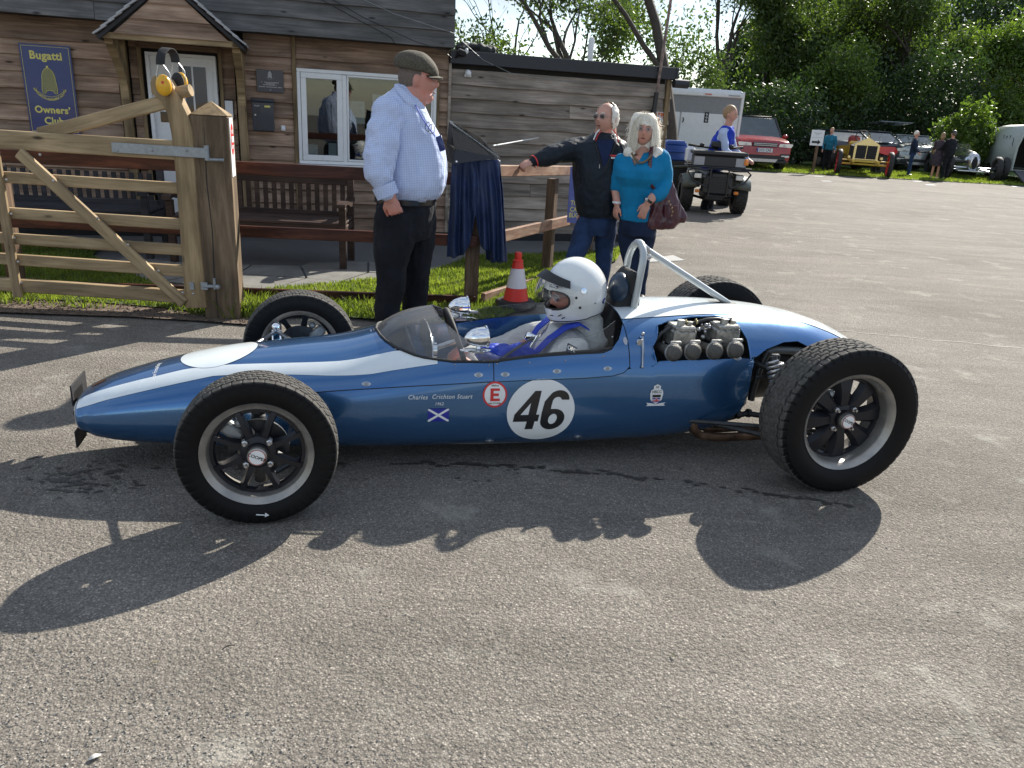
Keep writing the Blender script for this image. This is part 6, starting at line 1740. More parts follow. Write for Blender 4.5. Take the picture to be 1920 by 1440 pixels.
def hand_mb(wrist, d, n, s=1.0, curl=.5, spread=.12, side=1):
    """palm, four unequal bent fingers and a thumb; d towards the fingers, n out of the back of the hand"""
    d = Vector(d).normalized(); n = Vector(n); n = (n-d*n.dot(d)).normalized(); u = d.cross(n)*side
    wrist = Vector(wrist); q = MB()
    pm = wrist+d*.048*s
    Mx = Matrix((u, d, n)).transposed().to_4x4(); Mx.translation = pm
    q.sph((0, 0, 0), 1, 14, 10); q.v = [tuple(Mx @ Vector((v[0]*.041*s*(1+.12*v[1]), v[1]*.054*s, v[2]*.017*s))) for v in q.v]
    q.tube([wrist-d*.05*s, wrist, wrist+d*.03*s], [.026*s, .024*s, .026*s], 10)
    for i, (off, ln) in enumerate(((-.029, .066), (-.010, .076), (.010, .071), (.028, .056))):
        b = wrist+d*.088*s+u*off*s*1.0; a = spread*(off/.03); p = b; ang = 0; pts = [b-d*.02*s, b]
        for k, f in enumerate((.46, .30, .24)):
            ang += curl*(1.25 if k < 2 else .9)*(.9 if k == 0 else 1)
            dd = (d*math.cos(ang)-n*math.sin(ang)+u*a*math.cos(ang)).normalized(); p = p+dd*ln*f*s*1.05; pts.append(p)
        q.limb(pts, [.0098*s, .0098*s, .0090*s, .0082*s, .0070*s], 8)
    b = wrist+d*.025*s-u*.028*s; t1 = (d*.72-u*.62-n*.25).normalized(); t2 = (d*.9-u*.12-n*.4*(.5+curl)).normalized()
    q.limb([b, b+t1*.036*s, b+t1*.036*s+t2*.030*s, b+t1*.036*s+t2*.055*s], [.014*s, .012*s, .0105*s, .008*s], 8)
    return q
def px_rings(rows, y, depth, yaw=0, pw=2.2):
    """rows (py, pxl, pxr[, depth]) measured on the photograph -> horizontal rings at distance y"""
    rg = []
    for r_ in rows:
        a, b = P(r_[1], r_[0], y), P(r_[2], r_[0], y); c = (a+b)/2
        rg.append((Vector((c.x, y, c.z)), abs(b.x-a.x)/2, r_[3] if len(r_) > 3 else depth, yaw, pw))
    return rg[::-1]
def rad(px, y): return px/FPX*(y*1.02+.3)
def limb_px(mb, pts, seg=14):
    """pts (px, py, y, radius in px)"""
    mb.limb([P(p[0], p[1], p[2]) for p in pts], [rad(p[3], p[2]) for p in pts], seg)
def person(label, loc, group=None):
    return thing('person', label, 'person', loc, 0, group)
def local(mb, o): mb.v = [(v[0]-o.x, v[1]-o.y, v[2]-o.z) for v in mb.v]; return mb
def headM(c, yaw, pitch=0, roll=0):
    """yaw: direction the face points, measured from +x"""
    return Matrix.Translation(c) @ Matrix.Rotation(yaw-R(90), 4, 'Z') @ Matrix.Rotation(pitch, 4, 'X') @ Matrix.Rotation(roll, 4, 'Y')
class Fig:
    def __init__(s, label, px, py, y):
        s.o = P(px, py, y); s.o.z = 0; s.t = person(label, s.o)
    def fuse(s, mb, name, mat, **k): return fuse(local(mb, s.o), name, mat, s.t, **k)
    def part(s, mb, name, mat, smooth=60, parent=None): return local(mb, s.o).build(name, mat, parent or s.t, smooth=smooth)
    def M(s, M0): return Matrix.Translation(-s.o) @ M0

# ---- A: the marshal in a flat cap, in profile
yA = 5.28
A_ = Fig('heavy man in tweed flat cap, checked blue shirt and black trousers', 760, 605, yA)
hs = 1.13; hc = P(783, 149, yA)
HM = headM(hc, R(8), R(-2))
body = head_mb(HM, hs, 1.06, 2.2)
limb_px(body, [(766, 214, yA, 24), (771, 190, yA, 24), (779, 168, yA, 22)])
nk = MB(); 
body.sph(P(797, 183, yA), (.055, .05, .04), 14, 10)           # double chin
body.rings(px_rings([(222, 730, 790, .13), (300, 715, 815, .15), (370, 712, 805, .14), (400, 715, 805, .14)], yA, .14))
limb_px(body, [(745, 400, yA-.1, 26), (737, 490, yA-.12, 13), (730, 585, yA-.12, 11)]); limb_px(body, [(785, 400, yA+.1, 26), (780, 490, yA+.12, 13), (777, 575, yA+.12, 11)])
limb_px(body, [(730, 240, yA-.2, 10), (718, 318, yA-.26, 12), (726, 352, yA-.29, 11), (731, 368, yA-.30, 11)])
w0 = P(731, 368, yA-.30); hnd = hand_mb(w0, P(739, 392, yA-.30)-w0, (-.1, -1, .1), 1.18, curl=1.1, spread=.05, side=-1)
body.add(hnd.v, hnd.f)
A_.fuse(body, 'body', M_['skin_red'], voxel=.0062, it=3)
face_bits(A_.M(HM), A_.t, hs)
sh_ = MB(); sh_.rings(px_rings([(157, 746, 768, .065), (168, 732, 784, .095), (180, 716, 792, .13), (194, 705, 797, .165), (212, 697, 806, .19), (240, 692, 822, .20), (270, 690, 833, .21), (300, 690, 840, .23), (325, 693, 841, .24), (345, 698, 837, .24), (360, 703, 828, .23), (373, 710, 814, .205)], yA, .2, pw=2.3))
sl2 = MB(); limb_px(sl2, [(728, 216, yA-.15, 30), (718, 255, yA-.22, 30), (712, 300, yA-.29, 28), (712, 332, yA-.31, 25), (721, 354, yA-.31, 19)])
A_.fuse(sl2, 'sleeve', M_['shirt'], voxel=.0085, it=4, wr=.024, wf=9)
limb_px(sh_, [(775, 245, yA+.19, 24), (790, 300, yA+.24, 22), (805, 350, yA+.24, 18)])
A_.fuse(sh_, 'shirt', M_['shirt'], voxel=.0085, it=5, wr=.016, wf=8, stretch=(1, 1, .55))
cu = MB(); cu.tube([P(719, 347, yA-.31), P(728, 368, yA-.31)], [rad(19.5, yA), rad(18.5, yA)], 20, caps=False); A_.part(cu, 'cuff', M_['shirt'])
co_ = MB()
co_.tube([P(746, 160, yA-.05), P(754, 172, yA-.12), P(765, 186, yA-.14), P(777, 198, yA-.13), P(790, 198, yA-.08)], [.026, .032, .032, .026, .010], 8, flat=.5); A_.part(co_, 'collar', M_['shirt'])
tr_ = MB(); tr_.rings(px_rings([(372, 706, 815, .20), (390, 704, 816, .21), (410, 705, 815, .21), (430, 708, 812, .20), (445, 712, 806, .17)], yA, .2))
limb_px(tr_, [(742, 410, yA-.12, 39), (738, 460, yA-.12, 34), (735, 500, yA-.12, 28), (730, 560, yA-.12, 25), (728, 592, yA-.12, 24.5)])
limb_px(tr_, [(780, 410, yA+.1, 36), (782, 460, yA+.12, 31), (779, 500, yA+.12, 26), (778, 560, yA+.12, 22), (777, 582, yA+.12, 22)])
A_.fuse(tr_, 'trousers', M_['black_cloth'], voxel=.010, it=5, wr=.020, wf=8, stretch=(1, 1, .6))
bl = MB(); rr = px_rings([(379, 703, 817, .212), (369, 704, 819, .212)], yA, .2); bl.rings(rr, 40, caps=False); A_.part(bl, 'belt', plain('belt_leather', (.01, .009, .009), .3, coat=.3))
bk = MB(); c = P(792, 374, yA-.20); bk.tube([c+Vector((-.02, 0, -.017)), c+Vector((.02, .012, -.017)), c+Vector((.02, .012, .017)), c+Vector((-.02, 0, .017)), c+Vector((-.02, 0, -.017))], .003, 6); A_.part(bk, 'belt_buckle', M_['steel'])
for (px, py, yy) in ((728, 603, yA-.12), (779, 590, yA+.12)):
    s1 = MB(); c = P(px, py, yy); s1.sph((c.x+.05, c.y, .05), (.145, .055, .05), 18, 10); A_.part(s1, 'shoe', M_['shoe'])
hr = MB(); hr.sph((0, -.012, .012), (.083*hs, .100*hs, .100*hs), 28, 18); hr.v = [tuple(HM @ Vector(v)) for v in hr.v if True]
hm = bpy.data.meshes.new('x')
keep = []
for f in hr.f:
    c = sum((HM.inverted() @ Vector(hr.v[i]) for i in f), Vector((0, 0, 0)))/len(f)
    if c.y < .028-.5*max(0, -c.z-.01) and c.z > -.075: keep.append(f)
hr.f = keep; hr.m = [0]*len(keep); A_.part(hr, 'hair', M_['grey_hair'])
# flat cap
cpm = MB(); q = MB(); q.sph((0, -.010, .064), (.098, .128, .084), 32, 20)
for (x, y, z_) in q.v:
    if z_ < .045: z_ = .045+(z_-.045)*.15
    z_ += .012*max(0, -y/.1) - .030*max(0, (y-.02)/.1)**1.3
    cpm.v.append((x, y, z_))
cpm.f = q.f; cpm.m = q.m
vis = MB(); vv = []
for i in range(9):
    a = R(-60+120*i/8)
    for j in range(4): r_ = .080+.052*j/3*math.cos(a*.75)**.5; vv.append((math.sin(a)*r_*.92, math.cos(a)*r_*1.12-.002, .038-.016*j/3-.010*abs(math.sin(a))))
vis.add(vv, [(i*4+j, i*4+j+1, i*4+5+j, i*4+4+j) for i in range(8) for j in range(3)])
n0 = len(vis.v); vis.add([(x, y, z_-.006) for x, y, z_ in vv], [(i*4+j, i*4+4+j, i*4+5+j, i*4+j+1) for i in range(8) for j in range(3)])
for mb_ in (cpm, vis): mb_.v = [tuple(HM @ (Vector(v)*hs)) for v in mb_.v]
cap_o = A_.part(cpm, 'flat_cap', M_['tweed']); A_.part(vis, 'cap_peak', M_['tweed'], parent=cap_o)
# lanyard and badge, glasses hanging on the chest
ly = MB(); ly.tube([P(779, 197, yA-.15), P(792, 222, yA-.21), P(806, 243, yA-.20), P(816, 256, yA-.19)], .005, 6, flat=.4); A_.part(ly, 'lanyard', M_['blue_belt'])
bd = MB(); c = P(826, 269, yA-.17); bd.box(tuple(c), (.045, .012, .095), ch=.005, rot=(0, R(-22), R(-25))); bo = A_.part(bd, 'badge', M_['sign_blue'])
gl2 = MB(); 
for k in (0, 1): gl2.tube([P(803+k*6, 238+k*4, yA-.22)+Vector((math.cos(a)*.02, 0, math.sin(a)*.028)) for a in np.linspace(0, 2*PI, 13)], .002, 5, caps=False)
A_.part(gl2, 'hanging_glasses', M_['black'])

# ---- B: white haired man in a dark jacket leaning on the rail
yB = 6.55
B_ = Fig('white haired man in sunglasses and dark zipped jacket leaning one hand on the rail', 1110, 545, yB)
hs = .98; hc = P(1137, 222, yB-.03); HM = headM(hc, R(228), R(3), R(2))
body = head_mb(HM, hs, 1.12, 2.0); limb_px(body, [(1132, 268, yB, 20), (1136, 245, yB, 18)])
body.rings(px_rings([(275, 1090, 1155, .10), (340, 1092, 1145, .12), (395, 1098, 1142, .10)], yB, .12))
limb_px(body, [(1098, 410, yB, 15), (1082, 470, yB-.12, 11), (1050, 545, yB-.25, 9)]); limb_px(body, [(1132, 410, yB, 15), (1132, 480, yB, 11), (1128, 540, yB, 9)])
limb_px(body, [(1082, 278, yB, 9), (1035, 292, yB-.1, 8), (1000, 303, yB-.15, 7)])
w0 = P(999, 303, yB-.17); hnd = hand_mb(w0, P(978, 311, yB-.22)-w0, (0, -.5, .85), .92, curl=.7, spread=.1, side=-1); body.add(hnd.v, hnd.f)
B_.fuse(body, 'body', M_['skin'], voxel=.0062, it=2); face_bits(B_.M(HM), B_.t, hs, brow='white_hair')
glasses(B_.M(HM), B_.t, hs, 'sunlens', 'steel', 'sunglasses')
jk = MB(); jk.rings(px_rings([(250, 1116, 1156, .09), (259, 1096, 1164, .13), (268, 1074, 1174, .16), (285, 1070, 1178, .18), (310, 1073, 1176, .20), (345, 1074, 1174, .21), (380, 1075, 1170, .205), (398, 1078, 1164, .19), (407, 1084, 1160, .17)], yB, .17))
limb_px(jk, [(1090, 278, yB, 21), (1060, 284, yB-.06, 19), (1030, 292, yB-.12, 16.5), (1010, 300, yB-.15, 13.5), (1000, 303, yB-.17, 10)])
limb_px(jk, [(1160, 280, yB, 17), (1172, 330, yB, 15), (1170, 380, yB, 12)])
B_.fuse(jk, 'jacket', M_['jacket'], voxel=.0085, it=4, wr=.018, wf=9, stretch=(.8, 1, .7))
for (pts, nm, mt, rr_) in (([(1113, 262), (1118, 250), (1124, 243)], 'collar_trim', 'number_white', .006), ([(1117, 264), (1121, 253), (1127, 246)], 'collar_trim', 'red', .004),
                 ([(1147, 245), (1153, 255), (1156, 267)], 'collar_trim', 'number_white', .006), ([(1150, 243), (1157, 254), (1160, 266)], 'collar_trim', 'red', .004)):
    q = MB(); q.tube([P(a, b, yB-.15) for a, b in pts], rr_, 6); B_.part(q, nm, M_[mt])
q = MB(); q.add([P(1119, 262, yB-.155), P(1152, 262, yB-.155), P(1140, 300, yB-.195), P(1133, 316, yB-.20), P(1128, 300, yB-.195)], [(0, 1, 2, 3, 4)]); B_.part(q, 'polo_shirt', cloth('navy_polo', (.01, .02, .06)))
q = MB(); q.tube([P(1120, 258, yB-.13), P(1117, 272, yB-.165), P(1126, 300, yB-.195), P(1131, 320, yB-.20), P(1130, 360, yB-.205), P(1130, 400, yB-.175)], .004, 6); q.tube([P(1155, 262, yB-.13), P(1152, 276, yB-.17), P(1142, 300, yB-.195), P(1133, 320, yB-.20)], .004, 6); B_.part(q, 'zip', M_['black'])
q = MB(); q.box(tuple(P(1124, 312, yB-.205)), (.005, .004, .03)); B_.part(q, 'zip_pull', M_['steel'])
q = MB(); c = P(1151, 292, yB-.185); q.box(tuple(c), (.062, .006, .014)); lg = B_.part(q, 'chest_logo', M_['red']); q = MB(); q.box(tuple(c+Vector((.004, 0, -.017))), (.05, .006, .012)); B_.part(q, 'chest_logo_white', M_['number_white'], parent=lg)
q = MB(); q.tube([P(1002.5, 302, yB-.165), P(1000.5, 303, yB-.17)], rad(10.6, yB), 14, caps=False); B_.part(q, 'cuff', M_['red'])
tr_ = MB(); tr_.rings(px_rings([(398, 1086, 1156, .14), (412, 1086, 1156, .145), (425, 1085, 1156, .14), (440, 1088, 1152, .12)], yB, .14))
limb_px(tr_, [(1100, 418, yB-.02, 20), (1088, 455, yB-.08, 18), (1076, 490, yB-.15, 15.5), (1060, 530, yB-.24, 14), (1050, 552, yB-.30, 14)])
limb_px(tr_, [(1138, 418, yB, 20), (1134, 460, yB, 17), (1131, 495, yB, 14.5), (1128, 540, yB, 13)])
B_.fuse(tr_, 'jeans', M_['denim'], voxel=.0095, it=4, wr=.018, wf=9, stretch=(1, 1, .6))
for (px, py, yy, dx) in ((1038, 556, yB-.33, -.08), (1122, 548, yB-.02, -.03)):
    s1 = MB(); c = P(px, py, yy); s1.sph((c.x+dx*.4, c.y-.03, .045), (.13, .065, .045), 16, 10, M=Matrix.Rotation(R(25), 4, 'Z')); B_.part(s1, 'shoe', M_['shoe'])
def hair_shell(M0, s, cond, name, mat, fig, sc=(.084, .101, .122), off=(0, -.006, .006), wr=.004, seed=0):
    q = MB(); q.sph(off, sc, 40, 28); keep = []
    for f in q.f:
        c = sum((Vector(q.v[i]) for i in f), Vector((0, 0, 0)))/len(f)
        if cond(c): keep.append(f)
    vs = []
    for v in q.v:
        v = Vector(v); n = (v-Vector(off)).normalized(); vs.append(tuple(M0 @ ((v+n*wr*(mnoise.noise(v*60+Vector((seed, 0, 0)))+.3*mnoise.noise(v*160)))*s)))
    q.v = vs; q.f = keep; q.m = [0]*len(keep)
    o = fig.part(q, name, mat, smooth=80)
    return o
hair_shell(HM, hs, lambda c: c.y < .045-.25*abs(c.z-.02) and c.z > -.085+max(0, c.y)*1.5 and not (c.z > .090 and c.y > -.02), 'hair', M_['white_hair'], B_, wr=.010, sc=(.098, .106, .124))

# ---- C: woman with long pale hair in a teal jersey
yC = 6.35
C_ = Fig('woman with long pale blonde hair, glasses and a bright teal jersey', 1195, 548, yC)
hs = .94; hc = P(1208, 245, yC-.03); HM = headM(hc, R(262), R(3), R(-3))
body = head_mb(HM, hs, 1.14, 1.8); limb_px(body, [(1204, 290, yC, 15), (1207, 268, yC, 13)])
body.rings(px_rings([(292, 1172, 1244, .09), (340, 1170, 1225, .11), (412, 1170, 1222, .11)], yC, .12))
limb_px(body, [(1178, 420, yC, 14), (1180, 480, yC, 10), (1183, 545, yC, 9)]); limb_px(body, [(1210, 420, yC, 14), (1204, 480, yC, 10), (1200, 545, yC, 9)])
limb_px(body, [(1240, 296, yC-.02, 10), (1245, 345, yC-.06, 9.5), (1222, 372, yC-.18, 7.5), (1215, 380, yC-.2, 6.5)])
w0 = P(1214, 381, yC-.2); hnd = hand_mb(w0, P(1205, 402, yC-.2)-w0, (-.2, -1, .2), .84, curl=.25, spread=.12, side=-1); body.add(hnd.v, hnd.f)
limb_px(body, [(1164, 310, yC, 9), (1154, 355, yC, 8), (1157, 382, yC-.05, 6)])
w0 = P(1157, 383, yC-.05); hnd = hand_mb(w0, P(1153, 404, yC-.05)-w0, (-.8, -.5, 0), .82, curl=.35, spread=.1, side=1); body.add(hnd.v, hnd.f)
# chest opening above the neckline
body.rings(px_rings([(286, 1190, 1222, .06), (298, 1185, 1226, .125), (308, 1194, 1216, .145)], yC, .1))
C_.fuse(body, 'body', M_['skin'], voxel=.0058, it=2); face_bits(C_.M(HM), C_.t, hs, brow='brown_hair')
glasses(C_.M(HM), C_.t, hs, 'thinlens', 'steel')
jr = MB(); jr.rings(px_rings([(284, 1182, 1232, .07), (290, 1168, 1248, .10), (300, 1162, 1252, .125), (318, 1152, 1250, .19), (332, 1150, 1243, .195), (350, 1158, 1234, .15), (375, 1160, 1230, .145), (400, 1158, 1230, .15), (413, 1159, 1228, .15)], yC, .15))
limb_px(jr, [(1238, 298, yC-.02, 18), (1244, 325, yC-.04, 17), (1246, 348, yC-.07, 15.5), (1238, 362, yC-.12, 13.5), (1230, 368, yC-.15, 12)])
limb_px(jr, [(1166, 302, yC, 13), (1158, 335, yC, 11), (1156, 352, yC, 10)])
jo = C_.fuse(jr, 'jersey', M_['teal'], voxel=.0085, it=5, wr=.010, wf=8, stretch=(1, 1, .7))
q = MB(); q.poly([(-.075, .06), (.075, .06), (.012, -.075)], .4, M=Matrix.Translation(P(1205, 298, yC-.42)-C_.o) @ XZ @ Matrix.Rotation(PI, 4, 'Y')); 
co_ = q.build('cut', None); jo.parent = None; bpy.context.view_layer.update()
q2 = MB()
co_.location = (0, 0, 0); b_ = jo.modifiers.new('b', 'BOOLEAN'); b_.operation = 'DIFFERENCE'; b_.object = co_; b_.solver = 'EXACT'; co_.data.transform(Matrix.Identity(4)); jm = jo.data.materials[0]
ys_ = [v.co.y for v in co_.data.vertices]; 
if min(ys_) > P(1205, 298, yC-.42).y-C_.o.y-.05: pass
evaluated(jo); bpy.data.objects.remove(co_); jo.data.materials.clear(); jo.data.materials.append(jm); jo.parent = C_.t
q = MB(); pts = [P(a, b, yC-.155) for a, b in ((1184, 286), (1190, 297), (1197, 305), (1205, 305), (1214, 300), (1222, 290))]; q.tube(pts, .0085, 8)
C_.part(q, 'bead_necklace', plain('beads', (.16, .11, .06), .4, var=.5, scale=90))
tr_ = MB(); tr_.rings(px_rings([(405, 1160, 1228, .14), (425, 1158, 1232, .15), (440, 1160, 1230, .145)], yC, .14))
limb_px(tr_, [(1177, 430, yC, 19), (1180, 470, yC, 15.5), (1183, 510, yC, 12.5), (1184, 548, yC, 12)]); limb_px(tr_, [(1212, 430, yC, 19), (1206, 470, yC, 15.5), (1202, 510, yC, 12.5), (1199, 548, yC, 12)])
C_.fuse(tr_, 'jeans', M_['dark_denim'], voxel=.0095, it=4, wr=.014, wf=9, stretch=(1, 1, .6))
for (px, py) in ((1182, 558), (1200, 558)):
    s1 = MB(); c = P(px, py, yC-.03); s1.sph((c.x, c.y-.05, .04), (.045, .12, .04), 14, 8); C_.part(s1, 'shoe', M_['shoe'])
q = MB(); q.sph((0, -.010, .018), (.091, .106, .116), 28, 20); q.v = [tuple(HM @ (Vector(v)*hs)) for v in q.v]
q.rings(px_rings([(212, 1190, 1226, .07), (222, 1184, 1232, .095), (240, 1180, 1236, .105), (258, 1177, 1239, .105), (272, 1175, 1239, .095), (282, 1175, 1238, .08), (290, 1180, 1234, .055)], yC+.03, .1, 0, 2.1), 36)
for (a, b, yy, r_) in ((1179, 286, -.04, 9.5), (1188, 293, -.06, 7), (1233, 287, -.05, 9.5), (1226, 294, -.07, 7)):
    q.sph(P(a, b, yC+yy), rad(r_, yC), 14, 10)
inv = HM.inverted(); hq = fuse(q, 'hair', M_['blond_hair'], None, .006, 4, .003, 60, (1, 1, .10))
me_ = hq.data; bm = bmesh.new(); bm.from_mesh(me_)
dl = []
for f in bm.faces:
    c = inv @ f.calc_center_median()/1
    if c.y > .035 and abs(c.x) < .055+.006*math.sin(c.z*90)-(.012 if c.z < -.13 else 0) and c.z < .042+.010*math.sin(c.x*140)-.25*abs(c.x) and c.z > -.25: dl.append(f)
bmesh.ops.delete(bm, geom=dl, context='FACES'); bm.to_mesh(me_); bm.free(); me_.transform(Matrix.Translation(-C_.o)); hq.parent = C_.t
# loose strands combed over the hair
M_['hair_shade'] = plain('honey_hair', (.62, .56, .44), .5, var=.2)
for mt_, sd_, nn_ in (('blond_hair', 8, 420), ('hair_shade', 9, 200)):
    q = MB(); rg_ = random.Random(sd_); cH = hc+Vector((0, .012, .018))
    for i in range(nn_):
        a = rg_.uniform(0, 2*PI); dx, dy = math.cos(a), math.sin(a); fr_ = -dy
        if fr_ > .75 and abs(dx) < .55: ln_ = .55
        else: ln_ = 1.0
        pts = []
        for k in range(8):
            t = k/7*ln_; th = min(1.0, t*1.7)*PI*.5; rx, ry = .090+.014*min(1, t*1.5)+rg_.uniform(0, .003), .102
            z_ = .118*math.cos(th)-max(0, t-.55)*.40; pts.append(cH+Vector((dx*rx*math.sin(th)*(1+.10*max(0, t-.75)*4*rg_.uniform(.5, 1)), dy*ry*math.sin(th), z_))*.95+Vector((rg_.gauss(0, .0015), 0, 0)))
        q.tube(pts, [.0022]*6+[.0016, .0006], 3, caps=False)
    kind(C_.part(q, 'hair_strands', M_[mt_], parent=hq), 'stuff')
q = MB(); rg_ = random.Random(4)
for i in range(240):
    a = rg_.uniform(0, 2*PI); c = P(1208, 246, yC+.02); r0 = rad(27, yC)
    p0 = c+Vector((math.cos(a)*r0*.95, rg_.uniform(-.08, .06), math.sin(a)*r0*1.15*(1 if math.sin(a) > 0 else 1.35)))
    p1 = p0+Vector((math.cos(a)*.02+rg_.uniform(-.012, .012), rg_.uniform(-.01, .01), rg_.uniform(-.05, .012))); q.tube([p0, p0.lerp(p1, .5)+Vector((math.cos(a)*.008, 0, 0)), p1], [.0012, .001, .0005], 3)
wo_ = kind(C_.part(q, 'hair_wisps', M_['blond_hair'], parent=hq), 'stuff'); 
q = MB(); q.tube([P(1214, 378, yC-.2), P(1217, 374, yC-.2)], rad(8, yC), 12, caps=False); wa = C_.part(q, 'watch_strap', M_['black']); q = MB(); q.box(tuple(P(1212, 374, yC-.235)), (.022, .008, .026), ch=.003); C_.part(q, 'watch_face', M_['steel'], parent=wa)
q = MB(); q.tube([P(1156, 381, yC-.05), P(1156.5, 377, yC-.05)], rad(7.5, yC), 12, caps=False); C_.part(q, 'wristband', M_['paper'])
# handbag
hb = thing('handbag', 'large burgundy leather shoulder bag with studded strap on the woman\'s arm', 'handbag', P(1248, 400, yC-.1)); ho_ = hb.location.copy()
q = MB(); rws = [(338, 1236, 1262, .03), (350, 1228, 1268, .045), (370, 1222, 1276, .06), (390, 1214, 1283, .07), (405, 1208, 1289, .075), (415, 1205, 1284, .075), (425, 1205, 1262, .07), (431, 1212, 1240, .045)]
q.rings(px_rings(rws, yC-.08, .07, 0, 2.6)); q.v = [tuple(Vector(v)-ho_) for v in q.v]; hbo = fuse(q, 'bag_body', M_['leather'], hb, .007, 3, .022, 9, (1.4, 1, .5))
q = MB(); st_p = [P(a, b, yC-yy) for a, b, yy in ((1243, 280, -.06), (1230, 272, .02), (1222, 276, .10), (1219, 300, .155), (1217, 325, .165), (1218, 345, .15), (1232, 360, .14))]
q.tube([p-ho_ for p in st_p], .016, 8, flat=.3); q.build('bag_strap', M_['leather'], hb, smooth=60)
q = MB()
for i in range(9): c = P(1218.5, 296+i*5.4, yC-.175)-ho_; q.sph(c, .0032, 6, 4)
q.build('strap_studs', plain('brass_stud', (.5, .38, .18), .3, .9), hb)
q = MB(); q.rings([(c-ho_, a*.0+.055, .012, 0, 2.6) for c, a, b, _, _2 in px_rings([(385, 1245, 1272), (408, 1245, 1272)], yC-.165, .01)]); q.build('front_pocket', M_['leather'], hbo)
q = MB()
for i, (a, b) in enumerate(((1254, 378), (1257, 384), (1260, 390), (1261, 397), (1259, 404))): q.sph(P(a, b, yC-.19)-ho_, (.007, .006, .010), 8, 6)
q.build('bag_tassel', M_['brown_hair'], hbo)

# ---- D: the driver
D_ = Fig('racing driver in white helmet and pale grey overalls sitting in the blue car', 1080, 640, 2.9)
CM = Matrix.Translation(CO) @ Matrix.Rotation(CTH, 4, 'Z')
def CW(x, y, z_): return CM @ Vector((x, y, z_))
def DP(px, py, yl): return CM @ CL(px, py, yl)
DI = CTH+PI          # facing the nose
hcc = CL(1076, 546, -.01); HMc = CM @ Matrix.Translation(hcc) @ Matrix.Rotation(PI-R(90)+R(8), 4, 'Z') @ Matrix.Rotation(R(-14), 4, 'X')
hbody = head_mb(HMc, 1.0)
hbody.limb([DP(1100, 615, 0), DP(1085, 575, 0)], [.055, .055], 14)
hbody.rings([(CW(1.30, 0, .12), .10, .13, CTH), (CW(1.30, 0, .30), .10, .15, CTH), (CW(1.29, 0, .44), .08, .15, CTH)])
hbody.limb([CW(1.27, 0, .16), CW(.85, .0, .20), CW(.55, 0, .18)], [.09, .08, .06], 12)
for s_ in (-1, 1):
    hbody.limb([CW(1.28, s_*.17, .44), CW(1.08, s_*.20, .34), CW(.88, s_*.12, .36)], [.045, .038, .028], 10)
    h_ = hand_mb(CW(.87, s_*.12, .36), CM.to_3x3() @ Vector((-.7, -s_*.4, .5)), CM.to_3x3() @ Vector((0, s_*.9, .4)), .95, curl=.8, side=-s_); hbody.add(h_.v, h_.f)
D_.fuse(hbody, 'body', M_['skin_red'], voxel=.007, it=2)
su = MB(); su.rings([(CW(1.27, 0, .12), .13, .17, CTH), (CW(1.27, 0, .28), .13, .20, CTH), (CW(1.28, 0, .40), .13, .215, CTH, 2.4), (CW(1.30, 0, .465), .115, .21, CTH, 2.4), (CW(1.305, 0, .515), .085, .15, CTH), (CW(1.30, 0, .545), .07, .085, CTH)])
su.limb([CW(1.25, -.08, .18), CW(.9, -.10, .30), CW(.6, -.10, .2)], [.11, .09, .07], 12); su.limb([CW(1.25, .08, .18), CW(.9, .10, .30), CW(.6, .10, .2)], [.11, .09, .07], 12)
for s_ in (-1, 1): su.limb([CW(1.30, s_*.175, .475), CW(1.20, s_*.225, .42), CW(1.08, s_*.235, .385), CW(.96, s_*.17, .38), CW(.88, s_*.13, .365)], [.068, .066, .056, .045, .036], 14)
D_.fuse(su, 'race_suit', M_['race_suit'], voxel=.0075, it=4, wr=.016, wf=11)
q = MB(); q.limb([DP(1106, 640, 0), DP(1100, 615, 0), DP(1090, 590, 0)], [.10, .088, .08], 18); D_.fuse(q, 'neck_collar', M_['race_suit'], voxel=.006, it=3, wr=.008, wf=20)
for s_ in (-1, 1):
    q = MB(); pts = [CW(1.375, s_*.10, .55), CW(1.33, s_*.105, .575), CW(1.27, s_*.105, .558), CW(1.20, s_*.095, .50), CW(1.14, s_*.07, .42), CW(1.11, s_*.04, .36)]
    pts = [p+Vector((0, 0, .004)) for p in pts]; vs = []
    sd_ = CM.to_3x3() @ Vector((0, .030, 0))
    for p in pts: vs += [p-sd_, p+sd_, p+sd_+Vector((0, 0, .006)), p-sd_+Vector((0, 0, .006))]
    q.add(vs, [(i*4+k, i*4+(k+1) % 4, i*4+4+(k+1) % 4, i*4+4+k) for i in range(len(pts)-1) for k in range(4)]); D_.part(q, 'shoulder_belt', M_['blue_belt'])
q = MB(); q.sph(CW(.985, -.13, .445), (.12, .07, .055), 16, 10, M=Matrix.Rotation(CTH-.2, 4, 'Z')); q.sph(CW(1.07, -.09, .44), (.07, .07, .05), 16, 10); D_.fuse(q, 'blue_lap_pad', M_['blue_belt'], voxel=.006, it=3, wr=.014, wf=22)
q = MB(); q.tube([CW(.93, -.225, .44), CW(1.0, -.21, .485), CW(1.08, -.17, .52), CW(1.12, -.15, .53)], .010, 8, flat=.4); D_.part(q, 'belt_strap', M_['dark_metal'])
q = MB(); q.box(tuple(CW(1.11, -.12, .525)), (.05, .02, .035), ch=.004, rot=(0, .4, CTH)); q.tube([CW(1.10, -.16, .49), CW(1.13, -.16, .545)], .005, 6); D_.part(q, 'belt_buckle', M_['chrome'])
Mp = CM @ Matrix.Translation(CL(1072, 655, -.297)) @ Matrix.Rotation(R(16), 4, 'Z') @ Matrix.Rotation(R(28), 4, 'Y') @ Matrix.Rotation(R(-24), 4, 'X') @ XZ
